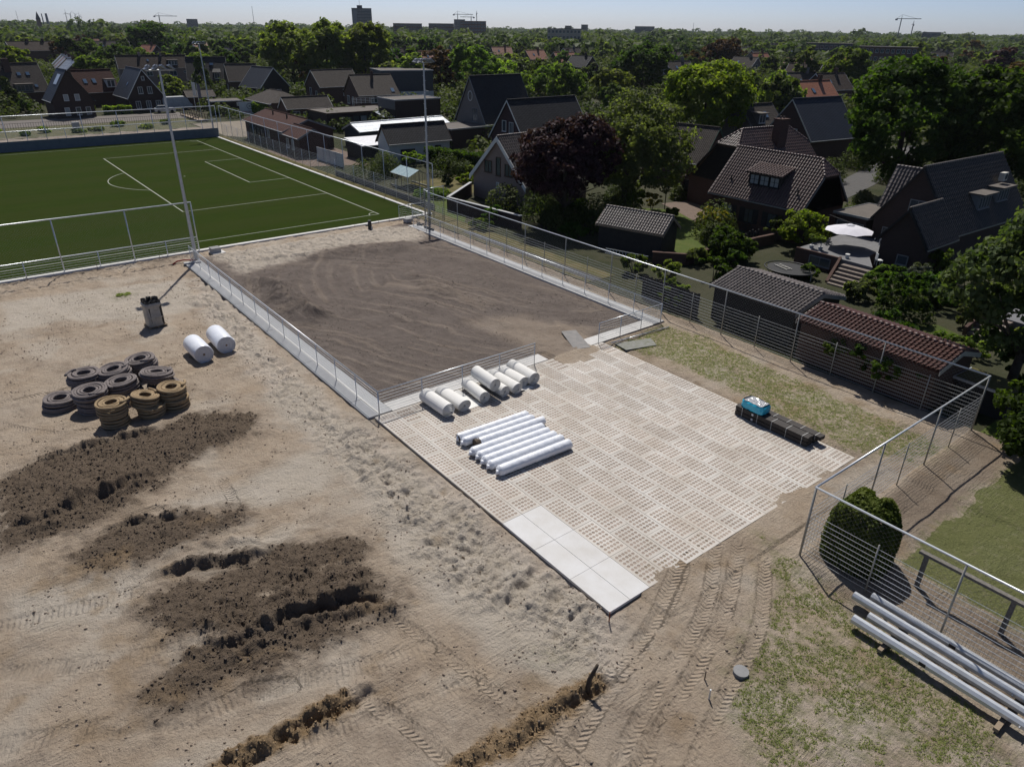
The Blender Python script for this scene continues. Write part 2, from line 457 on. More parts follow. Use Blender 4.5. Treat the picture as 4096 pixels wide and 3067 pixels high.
def terrain(x, y):
    """height and ground kinds of the building site"""
    wob = (fbm(x * .9, y * .9, 3) - .5) * .9
    fine = fbm(x * 3.1, y * 3.1, 7, 5, .6) - .5
    z = -0.10 + (fbm(x * .35, y * .35, 1) - .5) * .16 + fine * .07 + (fbm(x * 1.1, y * 1.1, 8, 5, .6) - .5) * .10
    z = z - .05 * sstep(-y, 1.0, 4.0) * (x < 18)
    wob2 = (fbm(x * 2.7, y * 2.7, 5, 4, .6) - .5) * .8
    rough = np.zeros(x.shape); soil = np.zeros(x.shape); orange = np.zeros(x.shape); pale = np.zeros(x.shape); grass = np.zeros(x.shape); trk = np.zeros(x.shape); ts = np.zeros(x.shape); tt = np.zeros(x.shape)
    for k in ('PALE6', 'PALE', 'PALE2', 'PALE3', 'PALE4', 'PALE5'):
        pale = np.maximum(pale, sstep(poly_sd(x, y, Z[k]) + wob, -.5, .6))
    pale = np.maximum(pale * .9, sstep(fbm(x * .5 + 9, y * .5, 11), .56, .75) * .55)
    for k in SOILS:
        s = poly_sd(x, y, Z[k]) + wob * 1.1 + wob2 * .9 + fine * .8
        m = sstep(s, -.35, .45); soil = np.maximum(np.maximum(soil, m), .7 * sstep(s + wob2, -.95, .5))
        z = z + sstep(s, -1.2, 1.5) * (.12 + .34 * (fbm(x * 1.3, y * 1.3, 21) - .35)) + m * ((fbm(x * 4.5, y * 4.5, 22, 4, .6) - .5) * .22 + (vnoise(x * 9, y * 9, 23) - .5) * .07)
    for k, wd, dp in CUTS:
        P = smooth_line(Z[k]); LT = sum(math.dist(a, b) for a, b in zip(P[:-1], P[1:]))
        d, side, al = seg_dist(x + wob * .4 + wob2 * .3, y + wob * .3 - wob2 * .3, P)
        end = sstep(al, .0, 1.9) * sstep(LT - al, .0, 1.5) * (d < np.abs(side) + .25)
        nz = fbm(x * 1.1 + 31, y * 1.1, 31, 3); s_ = side + .6 * (fbm(x * 1.5, y * 1.5 + 7, 35, 3, .5) - .5) + .12 * (fbm(x * 7, y * 7, 37, 2) - .5)
        for off, q in ((0, 1.0), (-.62, .45), (.75, .3)):
            hh = .9 * dp * q * end * (.35 + 1.5 * sstep(nz, .15, .6)) * (.5 + fbm(x * 2.6, y * 2.6, 39, 3)) * .55; u_ = s_ - off
            z = z + hh * np.exp(-np.maximum(u_, 0) / (wd * 3.4)) * sstep(u_, -.2, .16) - hh * .75 * np.exp(-np.maximum(-u_, 0) / (wd * 2.6)) * sstep(-u_, -.16, .2)
            nz = fbm(x * 1.1 + 31 + off * 9, y * 1.1, 38, 3)
        soil = np.maximum(soil, sstep(-np.abs(s_ + .1) + wob2 * .6, -.75, -.1) * .85 * end)
    for k in ('O1', 'O2'):
        d, side, al = seg_dist(x + wob * .3, y + wob * .3, smooth_line(Z[k]))
        orange = np.maximum(orange, sstep(-d + wob2 * .7, -.6, -.2))
        side = side + wob2 * .35; z = z + .13 * np.exp(-((side - .14) / .25) ** 2) * (d < 1) * (.2 + 1.3 * fbm(x * 2, y * 2, 36)) - .12 * np.exp(-((side + .22) / .12) ** 2) * (d < 1) * (.4 + fbm(al * 2, al * 0, 37)) + orange * (fine * .5 + wob2 * .1)
    orange = np.maximum(orange, .5 * sstep(fbm(x * .8 - 4, y * .8, 15), .62, .8) * (x > 3))
    b = sstep(poly_sd(x, y, Z['BANK']) + wob * 1.6 + wob2 * .6 + .35, -.9, 1.1)
    rough = np.maximum(rough, b)
    rid = fbm(x * 1.5 + y * .6, y * .55 - x * .2, 41, 4, .6)
    z = z + b * ((rid - .5) * .8 + fine * .42); pale = np.maximum(pale, b * (.45 + .5 * fbm(x * 1.2, y * 1.2, 46))); z = z - b * .07 * sstep(fbm(x * 3.4 + y, y * 2.6, 47, 3), .52, .62)
    for k, wd in TRACKS:
        L = smooth_line(Z[k])
        for off in ((-.9, .9) if k in ('K1', 'K2') else (0,)):
            d, side, al = seg_dist(x, y, L)
            dd = np.abs(side - off) + (d - np.abs(side)).clip(0)
            m = sstep(-dd + wob2 * .1, -wd, -wd * .6) * sstep(fbm(al * .55 + side, side * 2 + off, 44), .25, .45)
            z = z - m * .035 + .03 * np.exp(-((dd - wd * 1.2) / .12) ** 2) * (.3 + m)
            ts = np.where(m > .05, al, ts); tt = np.where(m > .05, 0 if k in ('K5', 'K6', 'K7', 'K11', 'K12') else side - off, tt); trk = np.maximum(trk, m * (1 - soil * .8))
    for k, a in (('G1', .95), ('G2', .8), ('G3', 1.0), ('G4', .55), ('G5', .55)):
        grass = np.maximum(grass, a * sstep(poly_sd(x, y, Z[k]) + wob * 1.2, -.7, .8))
    grass = grass * (1 - .8 * trk)
    # the fenced court: dark crushed lava levelled between kerbs, sand left at its far end
    court = sstep(np.minimum(np.minimum(x + 33, -x), np.minimum(y - .5, 21.4 - y)), -.1, .1)
    cw = sstep(poly_sd(x, y, Z['CW']) + wob * 1.6, -.9, .9)
    zc = -0.05 + (fbm(x * .5, y * .5, 51) - .5) * .1 + fine * .03
    for k, hgt in (('M1', 1.15), ('M2', .5), ('M3', .5)):
        s = poly_sd(x, y, Z[k]); zc = zc + hgt * sstep(s + wob * .6, -.6, 1.5) * (.75 + .6 * fine)
    arc = np.sin(np.hypot(x + 14, y - 26) * 2.6 + wob * 2) * np.exp(-((np.hypot(x + 14, y - 26) - 15) / 5) ** 2) + .7 * np.sin(np.hypot(x + 6, y + 8) * 3 + wob * 2) * np.exp(-((np.hypot(x + 6, y + 8) - 19) / 4) ** 2)
    zc = zc + arc * .03 + cw * (.06 + fine * .5 + wob2 * .12)
    z = z * (1 - court) + zc * court
    cs = court * (1 - cw * .95)
    soil = soil * (1 - court)
    pale = pale * (1 - court) + court * cw * .8
    orange = orange * (1 - court); grass = grass * (1 - court)
    gap = sstep(poly_sd(x, y, [(-8, 11), (-7, 15), (-2, 17.4), (1.2, 15.6), (1.2, 11.6), (-3, 11.2)]) + wob, -.6, 1.2)
    cs = cs * (1 - .45 * gap)
    sw = fbm(np.hypot(x + 14 + wob, y - 26) * 3.4, np.arctan2(y - 26, x + 14) * 2.2, 81, 4, .6); sw2 = fbm(np.hypot(x + 4, y + 9 + wob) * 3.2, np.arctan2(y + 9, x + 4) * 2.0, 85, 4, .6)
    sw = np.where(fbm(x * .14, y * .14, 88) > .5, sw, sw2)
    cs = cs * (1 - .28 * sstep(sw, .5, .75)); z = z + court * (1 - cw) * ((sw - .5) * .11 + (fbm(x * 3, y * 3, 89, 5, .65) - .5) * .05)
    z = np.where((x < -31.5) & (court < .5), z * .6 + .0 + (fine * .3 + wob2 * .1) * sstep(x, -35.2, -34.4), z)
    # bed under the slabs and kerbs, sand blown over their lower edges
    pav = np.minimum(np.minimum(x - .12, 16.8 - x), np.minimum(y, 16.2 - y))
    z = np.where(pav > -.02, -.15, z)
    spill = np.exp(-((x - 16.75) / .45) ** 2) * sstep(y, 1.6, 3) * sstep(16.2 - y, 0, 1.5) * (fbm(y * .8, x * .8, 61, 5) - .44) * .11
    spill2 = np.exp(-((x - .1) / .7) ** 2) * sstep(y, 11.6, 12.6) * sstep(15.4 - y, 0, .8) * (.035 + .06 * (fbm(y * 1.8, x * 2, 62) - .4))
    near = (np.abs(x - 16.8) < 1.3) & (y > 1.5) & (y < 16.2)
    z = np.where(near & (x > 15.9), np.maximum(z, spill - .012), z)
    z = np.where((np.abs(x - .1) < 1.6) & (y > 11.8) & (y < 15.4), np.maximum(z, spill2), z)
    for x0, x1, y0, y1 in ((-32, .1, -.3, 1.1), (-32.1, .1, 20.82, 22.05), (-.95, .1, .9, 12.1), (-.95, .1, 15.1, 21)):
        z = np.where((x > x0) & (x < x1) & (y > y0) & (y < y1), np.minimum(z, -.12) if x1 - x0 > 2 or y1 < 12.2 or y0 > 15 else z, z)
    edge = sstep(y, 16.2, 16.6) * sstep(x, 0, .4)
    z = z * (1 - edge) + edge * (-.03 + (fine * .05) + (fbm(x * .6, y * .6, 71) - .5) * .1)
    # beyond the fences: mulch under the hedge and thin lawn
    mul = sstep(x, 19, 19.4) * sstep(y, 8, 8.3)
    soil = np.maximum(soil, mul * .55 * sstep(-np.minimum(x - 19, y - 8), -2.8, -2.0))
    grass = np.maximum(grass, mul * 1.6 * sstep(np.minimum(x - 19, y - 8) + wob, 1.9, 2.9))
    rough = np.maximum(rough * (1 - court), court * cw); return z, (soil, grass, orange, pale), (ts, tt, trk, cs), rough
def axis(a, b, c, lo, k):
    out = [c]
    while out[-1] < b: out.append(out[-1] + lo + k * abs(out[-1] - c))
    neg = [c]
    while neg[-1] > a: neg.append(neg[-1] - lo - k * abs(neg[-1] - c))
    return np.array(sorted(set(neg + out)))
SX0, SX1, SY0, SY1 = -34.95, 36.0, -42.0, 23.3
xs = axis(SX0, SX1, 14.0, .06, .0028); ys = axis(SY0, SY1, -6.0, .065, .0028)
xs = np.clip(xs, SX0, SX1); ys = np.clip(ys, SY0, SY1)
gx, gy = np.meshgrid(xs, ys, indexing='ij')
tz, zone, track, rgh = terrain(gx, gy)
def ground_z(x, y):
    i = min(max(int(np.searchsorted(xs, x)), 1), len(xs) - 1); j = min(max(int(np.searchsorted(ys, y)), 1), len(ys) - 1)
    return float(max(tz[i, j], tz[i - 1, j - 1]))
NX, NY = gx.shape
idx = np.arange(NX * NY).reshape(NX, NY)
F = np.stack([idx[:-1, :-1], idx[1:, :-1], idx[1:, 1:], idx[:-1, 1:]], -1).reshape(-1, 4)
def mat_site():
    m = bpy.data.materials.new('site sand and soil')
    t, b = nodes(m)
    a = t.nodes.new('ShaderNodeAttribute'); a.attribute_name = 'zone'
    k = t.nodes.new('ShaderNodeAttribute'); k.attribute_name = 'track'
    za = t.nodes.new('ShaderNodeSeparateColor'); t.links.new(a.outputs['Color'], za.inputs[0])
    ka = t.nodes.new('ShaderNodeSeparateColor'); t.links.new(k.outputs['Color'], ka.inputs[0])
    rg = t.nodes.new('ShaderNodeAttribute'); rg.attribute_name = 'rough'; rgv = rg.outputs['Fac']
    v = coord(t)
    n1 = ramp(t, noise(t, v, .7, 8, .65), .3, .7); n2 = noise(t, v, 9, 6, .7); n3 = noise(t, v, 45, 4, .7); n4 = ramp(t, noise(t, v, 2.6, 6, .7), .45, .7)
    sand = mix(t, n1, (.37, .29, .212), (.45, .37, .285))
    big = ramp(t, noise(t, v, .22, 5, .6), .38, .66)
    sand = mix(t, mth(t, 'MULTIPLY', big, .6), sand, (.46, .395, .325))
    dk = ramp(t, noise(t, v, .33, 7, .7), .5, .68)
    sand = mix(t, mth(t, 'MULTIPLY', dk, .62), sand, (.215, .165, .122))
    sand = mix(t, mth(t, 'MULTIPLY', n4, .28), sand, (.22, .17, .13))
    sand = mix(t, mth(t, 'MULTIPLY', rgv, .75), sand, mix(t, n4, (.66, .585, .52), (.57, .505, .44)))
    sand = mix(t, a.outputs['Alpha'], sand, mix(t, n1, (.52, .465, .395), (.44, .385, .315)))
    soil = mix(t, n2, (.105, .08, .06), (.185, .145, .108))
    col = mix(t, za.outputs[0], sand, soil)
    col = mix(t, za.outputs[2], col, mix(t, n2, (.33, .235, .14), (.22, .16, .10)))
    lava = mix(t, n1, (.135, .112, .099), (.185, .157, .139))
    lava = mix(t, mth(t, 'MULTIPLY', n4, .35), lava, (.22, .185, .16))
    col = mix(t, k.outputs['Alpha'], col, lava)
    gn = ramp(t, noise(t, v, 3.2, 7, .72), .42, .62)
    col = mix(t, mth(t, 'MINIMUM', .92, mth(t, 'MULTIPLY', za.outputs[1], mth(t, 'ADD', mth(t, 'MULTIPLY', gn, .75), mth(t, 'MULTIPLY', mth(t, 'GREATER_THAN', za.outputs[1], 1.1), .5)))), col, mix(t, n2, (.10, .125, .036), (.16, .165, .068)))
    speck = mth(t, 'MULTIPLY', mth(t, 'SUBTRACT', n3, .5), .5)
    sc = t.nodes.new('ShaderNodeVectorMath'); sc.operation = 'SCALE'
    t.links.new(col, sc.inputs[0]); t.links.new(mth(t, 'ADD', 1.0, speck), sc.inputs['Scale'])
    t.links.new(sc.outputs[0], b.inputs['Base Color'])
    b.inputs['Roughness'].default_value = 1.0; b.inputs['Specular IOR Level'].default_value = .02
    # tyre lugs pressed along every track
    ph = mth(t, 'ADD', mth(t, 'MULTIPLY', ka.outputs[0], 34.0), mth(t, 'MULTIPLY', mth(t, 'ABSOLUTE', ka.outputs[1]), 26.0))
    lug = mth(t, 'MULTIPLY', mth(t, 'SINE', ph), mth(t, 'MULTIPLY', mth(t, 'MULTIPLY', ka.outputs[2], ramp(t, noise(t, v, 1.5, 5, .7), .38, .62)), .6))
    h = mth(t, 'ADD', mth(t, 'ADD', mth(t, 'MULTIPLY', n2, 1.6), mth(t, 'MULTIPLY', n3, .5)), lug)
    mp = nd(t, 'ShaderNodeMapping'); mp.inputs['Rotation'].default_value = (0, 0, .55); mp.inputs['Scale'].default_value = (9, 1.3, 1); t.links.new(v, mp.inputs[0])
    loose = mth(t, 'MAXIMUM', mth(t, 'MULTIPLY', rgv, .8), mth(t, 'MULTIPLY', dk, .35))
    scr = mth(t, 'MULTIPLY', noise(t, mp.outputs[0], 1.2, 3, .5), mth(t, 'MULTIPLY', ramp(t, noise(t, v, .35, 3), .45, .62), 1.6))
    vo = nd(t, 'ShaderNodeTexVoronoi', Scale=2.6); t.links.new(v, vo.inputs['Vector'])
    dent = mth(t, 'MULTIPLY', ramp(t, vo.outputs['Distance'], .05, .28), ramp(t, noise(t, v, .8, 3), .42, .6))
    h = mth(t, 'ADD', mth(t, 'ADD', h, scr), mth(t, 'MULTIPLY', mth(t, 'MULTIPLY', dent, .55), loose))
    h = mth(t, 'ADD', h, mth(t, 'MULTIPLY', noise(t, v, 3.5, 6, .65), mth(t, 'MULTIPLY_ADD', loose, 2.4, .8)))
    bump(t, b, h, 1.0, .085)
    return m
SITE = mat_site()
V = np.stack([gx, gy, tz], -1).reshape(-1, 3)
site = npmesh('site ground', V, F, SITE, {'zone': np.stack(zone, -1).reshape(-1, 4), 'track': np.stack(track, -1).reshape(-1, 4), 'rough': np.stack([rgh] * 4, -1).reshape(-1, 4)}, True)
struct('site_ground', site)

# ------------------------------------------------------------------ ground round the site to the horizon
def mat_ground():
    m = bpy.data.materials.new('town ground')
    t, b = nodes(m)
    v = coord(t)
    a = ramp(t, noise(t, v, .06, 6, .6), .4, .6); c = ramp(t, noise(t, v, .5, 6, .65), .35, .7)
    col = mix(t, c, (.026, .034, .013), (.05, .05, .026))
    col = mix(t, mth(t, 'MULTIPLY', a, .5), col, (.085, .077, .055))
    t.links.new(col, b.inputs['Base Color'])
    b.inputs['Roughness'].default_value = .95; b.inputs['Specular IOR Level'].default_value = .1
    bump(t, b, noise(t, v, 5, 5, .7), .8, .08)
    return m
g = MB(); R = 4600; zg = -.06
for x0, x1, y0, y1 in ((-R, SX0, -R, R), (SX1, R, -R, R), (SX0, SX1, SY1, R), (SX0, SX1, -R, SY0)):
    g.face([(x0, y0, zg), (x1, y0, zg), (x1, y1, zg), (x0, y1, zg)])
struct('ground', g, mat_ground())
def sheet(name, pts, z, m):
    s = MB(); s.face([(x, y, z) for x, y in pts]); return struct(name, s, m)
def mat_lawn(name, c1, c2):
    m = mat(name, c1, c2, .9, .95, .8, 14, spec=.1, bdist=.05); return m
LAWN = mat_lawn('lawn', (.06, .095, .02), (.10, .115, .035))
LAWN2 = mat_lawn('shaded lawn', (.05, .075, .018), (.085, .09, .03))  # darker copy of the lawn green, shade put into its colour
DRY = mat_lawn('dry grass', (.16, .13, .065), (.085, .085, .03))
PAVE = mat_brick('clinker paving', (.16, .115, .09), (.21, .155, .125), (.09, .08, .07), .21, .105)
GREYPAVE = mat('grey terrace tiles', (.17, .17, .175), (.13, .13, .135), 2, .8, .2, 30)
ASPH = mat('asphalt', (.07, .068, .066), (.095, .09, .085), 1.5, .9, .3, 60)
sheet('lawn', [(-25.5, 44.2), (-21.5, 48.0), (-17.4, 47.6), (-13.2, 45), (-9.5, 38), (-9.4, 33.5), (-14, 35), (-19, 38.5)], -.03, LAWN)
sheet('patio', [(-24.2, 49.2), (-21.5, 48.1), (-16.4, 45.6), (-15.2, 49.0), (-16, 54), (-23.4, 54)], -.026, PAVE)
sheet('lawn', [(-50, 31), (-41, 33.5), (-41, 41.5), (-52, 41)], -.03, DRY)
sheet('lawn', [(-41.5, 26.6), (-31, 26.2), (-30, 26.2), (-36.6, 31.5), (-41, 33.4)], -.03, LAWN)
sheet('lawn', [(8.5, 33.5), (11.5, 36.5), (14, 35.6), (15.5, 31), (12, 30.4)], -.03, LAWN2)
sheet('lawn', [(19.3, 23.3), (19.3, 45), (40, 45), (40, 23.3)], -.03, LAWN)
sheet('weed_cloth', [(-27, 23.9), (-27, 24.7), (-9, 25.0), (-9, 23.9)], -.024, mat('dark weed cloth', (.03, .03, .032), (.05, .048, .045), 1, .8))
sheet('ditch_bank', [(-31, 23.4), (-31, 26.1), (-9, 26.4), (-9, 23.4)], -.03, DRY)
sheet('yard', [(-85, 26.3), (-68, 26.3), (-64, 36), (-84, 36.5)], -.03, PAVE)
sheet('yard', [(-124, 26.6), (-104, 26.6), (-101, 28.4), (-101, 36), (-124, 39)], -.03, mat('trodden sand', (.25, .215, .17), (.19, .16, .12), .8, .95, .6, 12))
sheet('road', [(-30, 120), (-24, 120), (-13, 68), (-16.5, 67)], -.03, ASPH)
sheet('verge', [(-35.0, 23.4), (-31.2, 23.4), (-31.2, 26.2), (-104, 26.4), (-104, 25.15), (-35.0, 25.15)], -.022, DRY)

# ------------------------------------------------------------------ football pitch
def mat_turf():
    m = bpy.data.materials.new('artificial turf')
    t, b = nodes(m)
    v = coord(t)
    sp = t.nodes.new('ShaderNodeSeparateXYZ'); t.links.new(v, sp.inputs[0])
    st = mth(t, 'GREATER_THAN', mth(t, 'FRACT', mth(t, 'DIVIDE', sp.outputs[0], 8.0)), .5)
    cx = t.nodes.new('ShaderNodeVectorMath'); cx.operation = 'MULTIPLY'; t.links.new(v, cx.inputs[0]); cx.inputs[1].default_value = (1, .12, 1)
    n = ramp(t, noise(t, cx.outputs[0], 1.6, 5, .6), .3, .7); f = noise(t, v, 60, 3, .7)
    col = mix(t, n, (.024, .039, .0055), (.030, .046, .007))
    col = mix(t, mth(t, 'MULTIPLY', st, .4), col, (.035, .043, .011))
    col = mix(t, mth(t, 'MULTIPLY', f, .35), col, (.016, .026, .004))
    t.links.new(col, b.inputs['Base Color'])
    b.inputs['Roughness'].default_value = 1.0; b.inputs['Specular IOR Level'].default_value = .02
    bump(t, b, f, .5, .03)
    return m
sheet('pitch_turf', [(-103.4, -60), (-35.05, -60), (-35.05, 24.85), (-103.4, 24.85)], 0.0, mat_turf())
WL = mat('white pitch line', (.34, .35, .30), (.26, .28, .22), 6, .9)
def pitch_line(p, q, wd=.1, z=.004):
    d = Vector((q[0] - p[0], q[1] - p[1], 0)).normalized(); n = Vector((-d.y, d.x, 0)) * wd / 2
    s = MB(); s.face([(p[0] + n.x, p[1] + n.y, z), (p[0] - n.x, p[1] - n.y, z), (q[0] - n.x, q[1] - n.y, z), (q[0] + n.x, q[1] + n.y, z)])
    return struct('pitch_marking', s, WL)
PU, PF, PV, PA, PC, PB = -37.9, -101.0, 20.8, -50.37, -89.9, 4.7
pitch_line((PU, PV), (PF, PV), .12)
pitch_line((PU, PV + .06), (PU, -60))
pitch_line((PF, PV), (PF, -60))
pitch_line((PA, PV - .06), (PA, PB)); pitch_line((PC, PV - .06), (PC, PB)); pitch_line((PA + .05, PB), (PC - .05, PB), .13)
pitch_line((-61.66, PV - .06), (-61.66, 15.7)); pitch_line((-79.5, PV - .06), (-79.5, 15.7)); pitch_line((-61.6, 15.7), (-79.55, 15.7), .12)
def arc_mark(cx, cy, r, a0, a1, z=.004, n=40):
    s = MB(); P = []
    for k in range(n + 1):
        a = rad(a0 + (a1 - a0) * k / n); P.append((math.cos(a), math.sin(a)))
    for (a, b), (c, d) in zip(P[:-1], P[1:]):
        s.face([(cx + a * (r - .05), cy + b * (r - .05), z), (cx + a * (r + .05), cy + b * (r + .05), z), (cx + c * (r + .05), cy + d * (r + .05), z), (cx + c * (r - .05), cy + d * (r - .05), z)])
    struct('pitch_marking', s, WL)
arc_mark((PA + PC) / 2, 10.3, 8.7, 220.2, 319.8)
arc_mark(PU, PV, 1, 182, 268, n=12)
arc_mark(PF, PV, 1, 272, 358, n=12)
s = MB(); s.cyl((-70.1, 10.3, .002), (-70.1, 10.3, .0045), .12, 14); struct('pitch_marking', s, WL)

# ------------------------------------------------------------------ kerbs, kerb tiles, slabs
CONC = mat('pale concrete', (.58, .57, .55), (.50, .49, .47), 2.5, .85, .25, 40, var=.07)
CONC2 = mat('grey concrete tile', (.42, .425, .43), (.36, .365, .37), 2.0, .85, .25, 40, var=.06)
def piece(name, d, m, bev=.008):
    x, y, z = d; s = MB()
    s.box((x / 2, y / 2, -z / 2), (x, y, z))
    return s.mesh(name, m)
kerbs = thing('pitch_kerb', 'white concrete kerb edging the green football pitch', 'kerb', (-35.15, 24.8, 0))
kerbs['kind'] = 'structure'
KW = mat('white kerb concrete', (.64, .63, .61), (.57, .56, .54), 2.5, .85, .25, 40, var=.05)
k1 = piece('kerb stone', (.42, 1.985, .25), KW); k2 = piece('kerb stone', (1.985, .36, .25), KW)
for i in range(33): link('kerb_stone', k1, kerbs, (0, -2 - 2 * i - .0, .06))
for i in range(35): link('kerb_stone', k2, kerbs, (.3 - 2 * (i + 1) + .0075, .0, .06))
strip = thing('court_kerb', 'pale tiled kerb strips framing the dark court', 'kerb', (0, 0, 0))
strip['kind'] = 'structure'
ta = piece('kerb tile', (1.992, .62, .1), CONC2); tb = piece('kerb tile', (1.992, .1, .16), CONC); tc = piece('kerb tile', (1.992, .62, .1), CONC2); td = piece('kerb tile', (1.992, 1.0, .1), CONC2); te = piece('kerb tile', (.96, 1.49, .1), CONC)
for i in range(16):
    x = -32 + 2 * i
    link('kerb_tile', ta, strip, (x + .004, -.29, .005 + .006 * (i % 3)))
    link('kerb_tile', tb, strip, (x + .004, .335, .035))
    link('kerb_tile', tc, strip, (x + .004, .44, .006 + .004 * (i % 2)))
    link('kerb_tile', td, strip, (x + .004, 20.95, .005 + .005 * (i % 3)))
    link('kerb_tile', tb, strip, (x + .004, 20.84, .03))
for i in range(8):
    if i < 7: link('kerb_tile', te, strip, (-.9, 1.08 + 1.5 * i, .008 + .004 * (i % 2)))
for i in range(4): link('kerb_tile', te, strip, (-.9, 15.05 + 1.45 * i, .008 + .004 * (i % 2))).scale = (1, .96, 1)

SLAB = mat('cast concrete slab', (.57, .545, .505), (.43, .385, .33), .55, .88, .3, 50, var=.07, kind='World')
SLABW = mat('new white slab', (.62, .62, .62), (.53, .515, .49), .9, .8, .2, 50, var=.03, kind='World')
FILL = mat('sand in the slab holes', (.38, .31, .262), (.26, .21, .17), 2.2, .95, .6, 30, var=.1, kind='World')
def holed_slab(nx, L, seed):
    """one slab with round sand filled holes, 9 x 5 or 4 x 5"""
    R = random.Random(seed); s = MB(); W = .985; mx, my = .09, .085
    cx, cy = (L - 2 * mx) / nx, (W - 2 * my) / 5
    rh = .068; n = 10
    for i in range(nx):
        for j in range(5):
            x, y = mx + cx * (i + .5), my + cy * (j + .5)
            zf = -.004 - .012 * R.random() ** 2
            o = []; c = []; d = []
            for k in range(n):
                a = 2 * PI * k / n; ca, sa = math.cos(a), math.sin(a)
                q = min(cx / 2 / max(abs(ca), 1e-6), cy / 2 / max(abs(sa), 1e-6))
                o.append((x + ca * q, y + sa * q, 0)); c.append((x + ca * rh, y + sa * rh, 0)); d.append((x + ca * rh * .96, y + sa * rh * .96, zf))
            s.cur = 0
            s.poly(o + c, [(k, (k + 1) % n, (k + 1) % n + n, k + n) for k in range(n)])
            for sx in (-1, 1):
                for sy in (-1, 1):
                    kk = [p for p in range(n) if (o[p][0] - x) * sx > 0 and (o[p][1] - y) * sy > 0]
                    pv = [(o[p], abs(abs(o[p][0] - x) - cx / 2) < 1e-6) for p in kk]
                    ax = [p for p, e in pv if e]; ay = [p for p, e in pv if not e]
                    if ax and ay:
                        p1 = max(ax, key=lambda p: abs(p[1] - y)); p2 = max(ay, key=lambda p: abs(p[0] - x)); cc = (x + sx * cx / 2, y + sy * cy / 2, 0)
                        s.face([p1, cc, p2] if sx * sy > 0 else [p2, cc, p1])
            s.cur = 1
            s.poly(c + d, [(k, (k + 1) % n, (k + 1) % n + n, k + n) for k in range(n)])
            s.poly(d, [tuple(range(n))])
    s.cur = 0
    for x0, y0, x1, y1 in ((0, 0, L, my), (0, W - my, L, W), (0, my, mx, W - my), (L - mx, my, L, W - my)):
        s.face([(x0, y0, 0), (x1, y0, 0), (x1, y1, 0), (x0, y1, 0)])
    for a, b in (((0, 0), (L, 0)), ((L, 0), (L, W)), ((L, W), (0, W)), ((0, W), (0, 0))):
        s.face([(a[0], a[1], -.12), (b[0], b[1], -.12), (b[0], b[1], 0), (a[0], a[1], 0)])
    return s.mesh('holed slab', [SLAB, FILL])
paving = thing('slab_paving', 'pale concrete slab paving with rows of round sand filled holes', 'paving', (0, 0, 0))
paving['kind'] = 'structure'
full = [holed_slab(9, 1.985, 10 + k) for k in range(4)]; half = [holed_slab(4, .985, 20 + k) for k in range(3)]
solid = piece('solid slab', (1.985, .985, .12), SLABW)
rs = random.Random(4)
for j in range(16):
    if j % 2 == 0: segs = [(.13, .64)] + [(.78 + 2 * k, 2.0) for k in range(8)]
    else: segs = [(.13, 1.64)] + [(1.78 + 2 * k, 2.0) for k in range(7)] + [(15.78, 1.0)]
    if j < 2: segs = [q for q in segs if q[0] < 9.7] + ([(9.78, 1.0)] if j else []) + [(10.78 + 2 * k, 0) for k in range(3)]
    for x, L in segs:
        tilt = (rs.uniform(-.002, .002), rs.uniform(-.002, .002), 0); zz = .006 * rs.random()
        if L == 0: link('solid_slab', solid, paving, (x + .0075, j + .0075, zz))
        elif L == 2.0: link('paving_slab', rs.choice(full), paving, (x + .0075, j + .0075, zz), tilt)
        else: link('paving_slab', rs.choice(half), paving, (x + .0075, j + .0075, zz), tilt, ((L - .015) / .985, 1, 1))
# ------------------------------------------------------------------ fences and rails
GALV = mat('galvanised steel', (.56, .58, .60), (.44, .46, .48), 4, .42, .1, 60, metal=.35)
GALVB = mat('bright galvanised tube', (.66, .69, .72), (.54, .57, .60), 3, .33, metal=.45)
POSTM = mat('weathered steel post', (.40, .39, .35), (.30, .29, .26), 6, .5, metal=.25)
WIREM = mat('steel wire', (.30, .31, .32), (.24, .25, .26), 6, .5, metal=.3)
_pan = {}
def panel_meshes(L, z0, z1, step, wstep, r, net):
    k = (round(L, 3), z0, z1, step, wstep, r, net)
    if k in _pan: return _pan[k]
    bar = MB(); bar.box((L / 2, 0, 0), (L - .06, r * 1.2, r * 2)); barm = bar.mesh('bar', GALVB)
    vw = MB()
    n = max(2, int((L - .06) / wstep))
    for i in range(1, n): vw.box((.03 + (L - .06) * i / n, .006, (z0 + z1) / 2), (.005, .005, z1 - z0))
    vm = vw.mesh('wires', WIREM)
    nm = None
    if net:
        nt_ = MB(); hh = net - z1; st = .2
        x = -hh
        while x < L:
            for sg in (1, -1):
                xa, za, xb, zb = x, z1, x + hh, net
                if xa < 0: za += -xa; xa = 0
                if xb > L: zb -= xb - L; xb = L
                if xb - xa > .05:
                    if sg < 0: xa, xb = L - xa, L - xb
                    a = Vector((xa, 0, za)); b = Vector((xb, 0, zb)); d = (b - a).normalized(); nrm = Vector((-d.z, 0, d.x)) * .002
                    nt_.face([a + nrm, a - nrm, b - nrm, b + nrm])
            x += st
        nm = nt_.mesh('netting', WIREM)
    _pan[k] = (barm, vm, nm)
    return _pan[k]
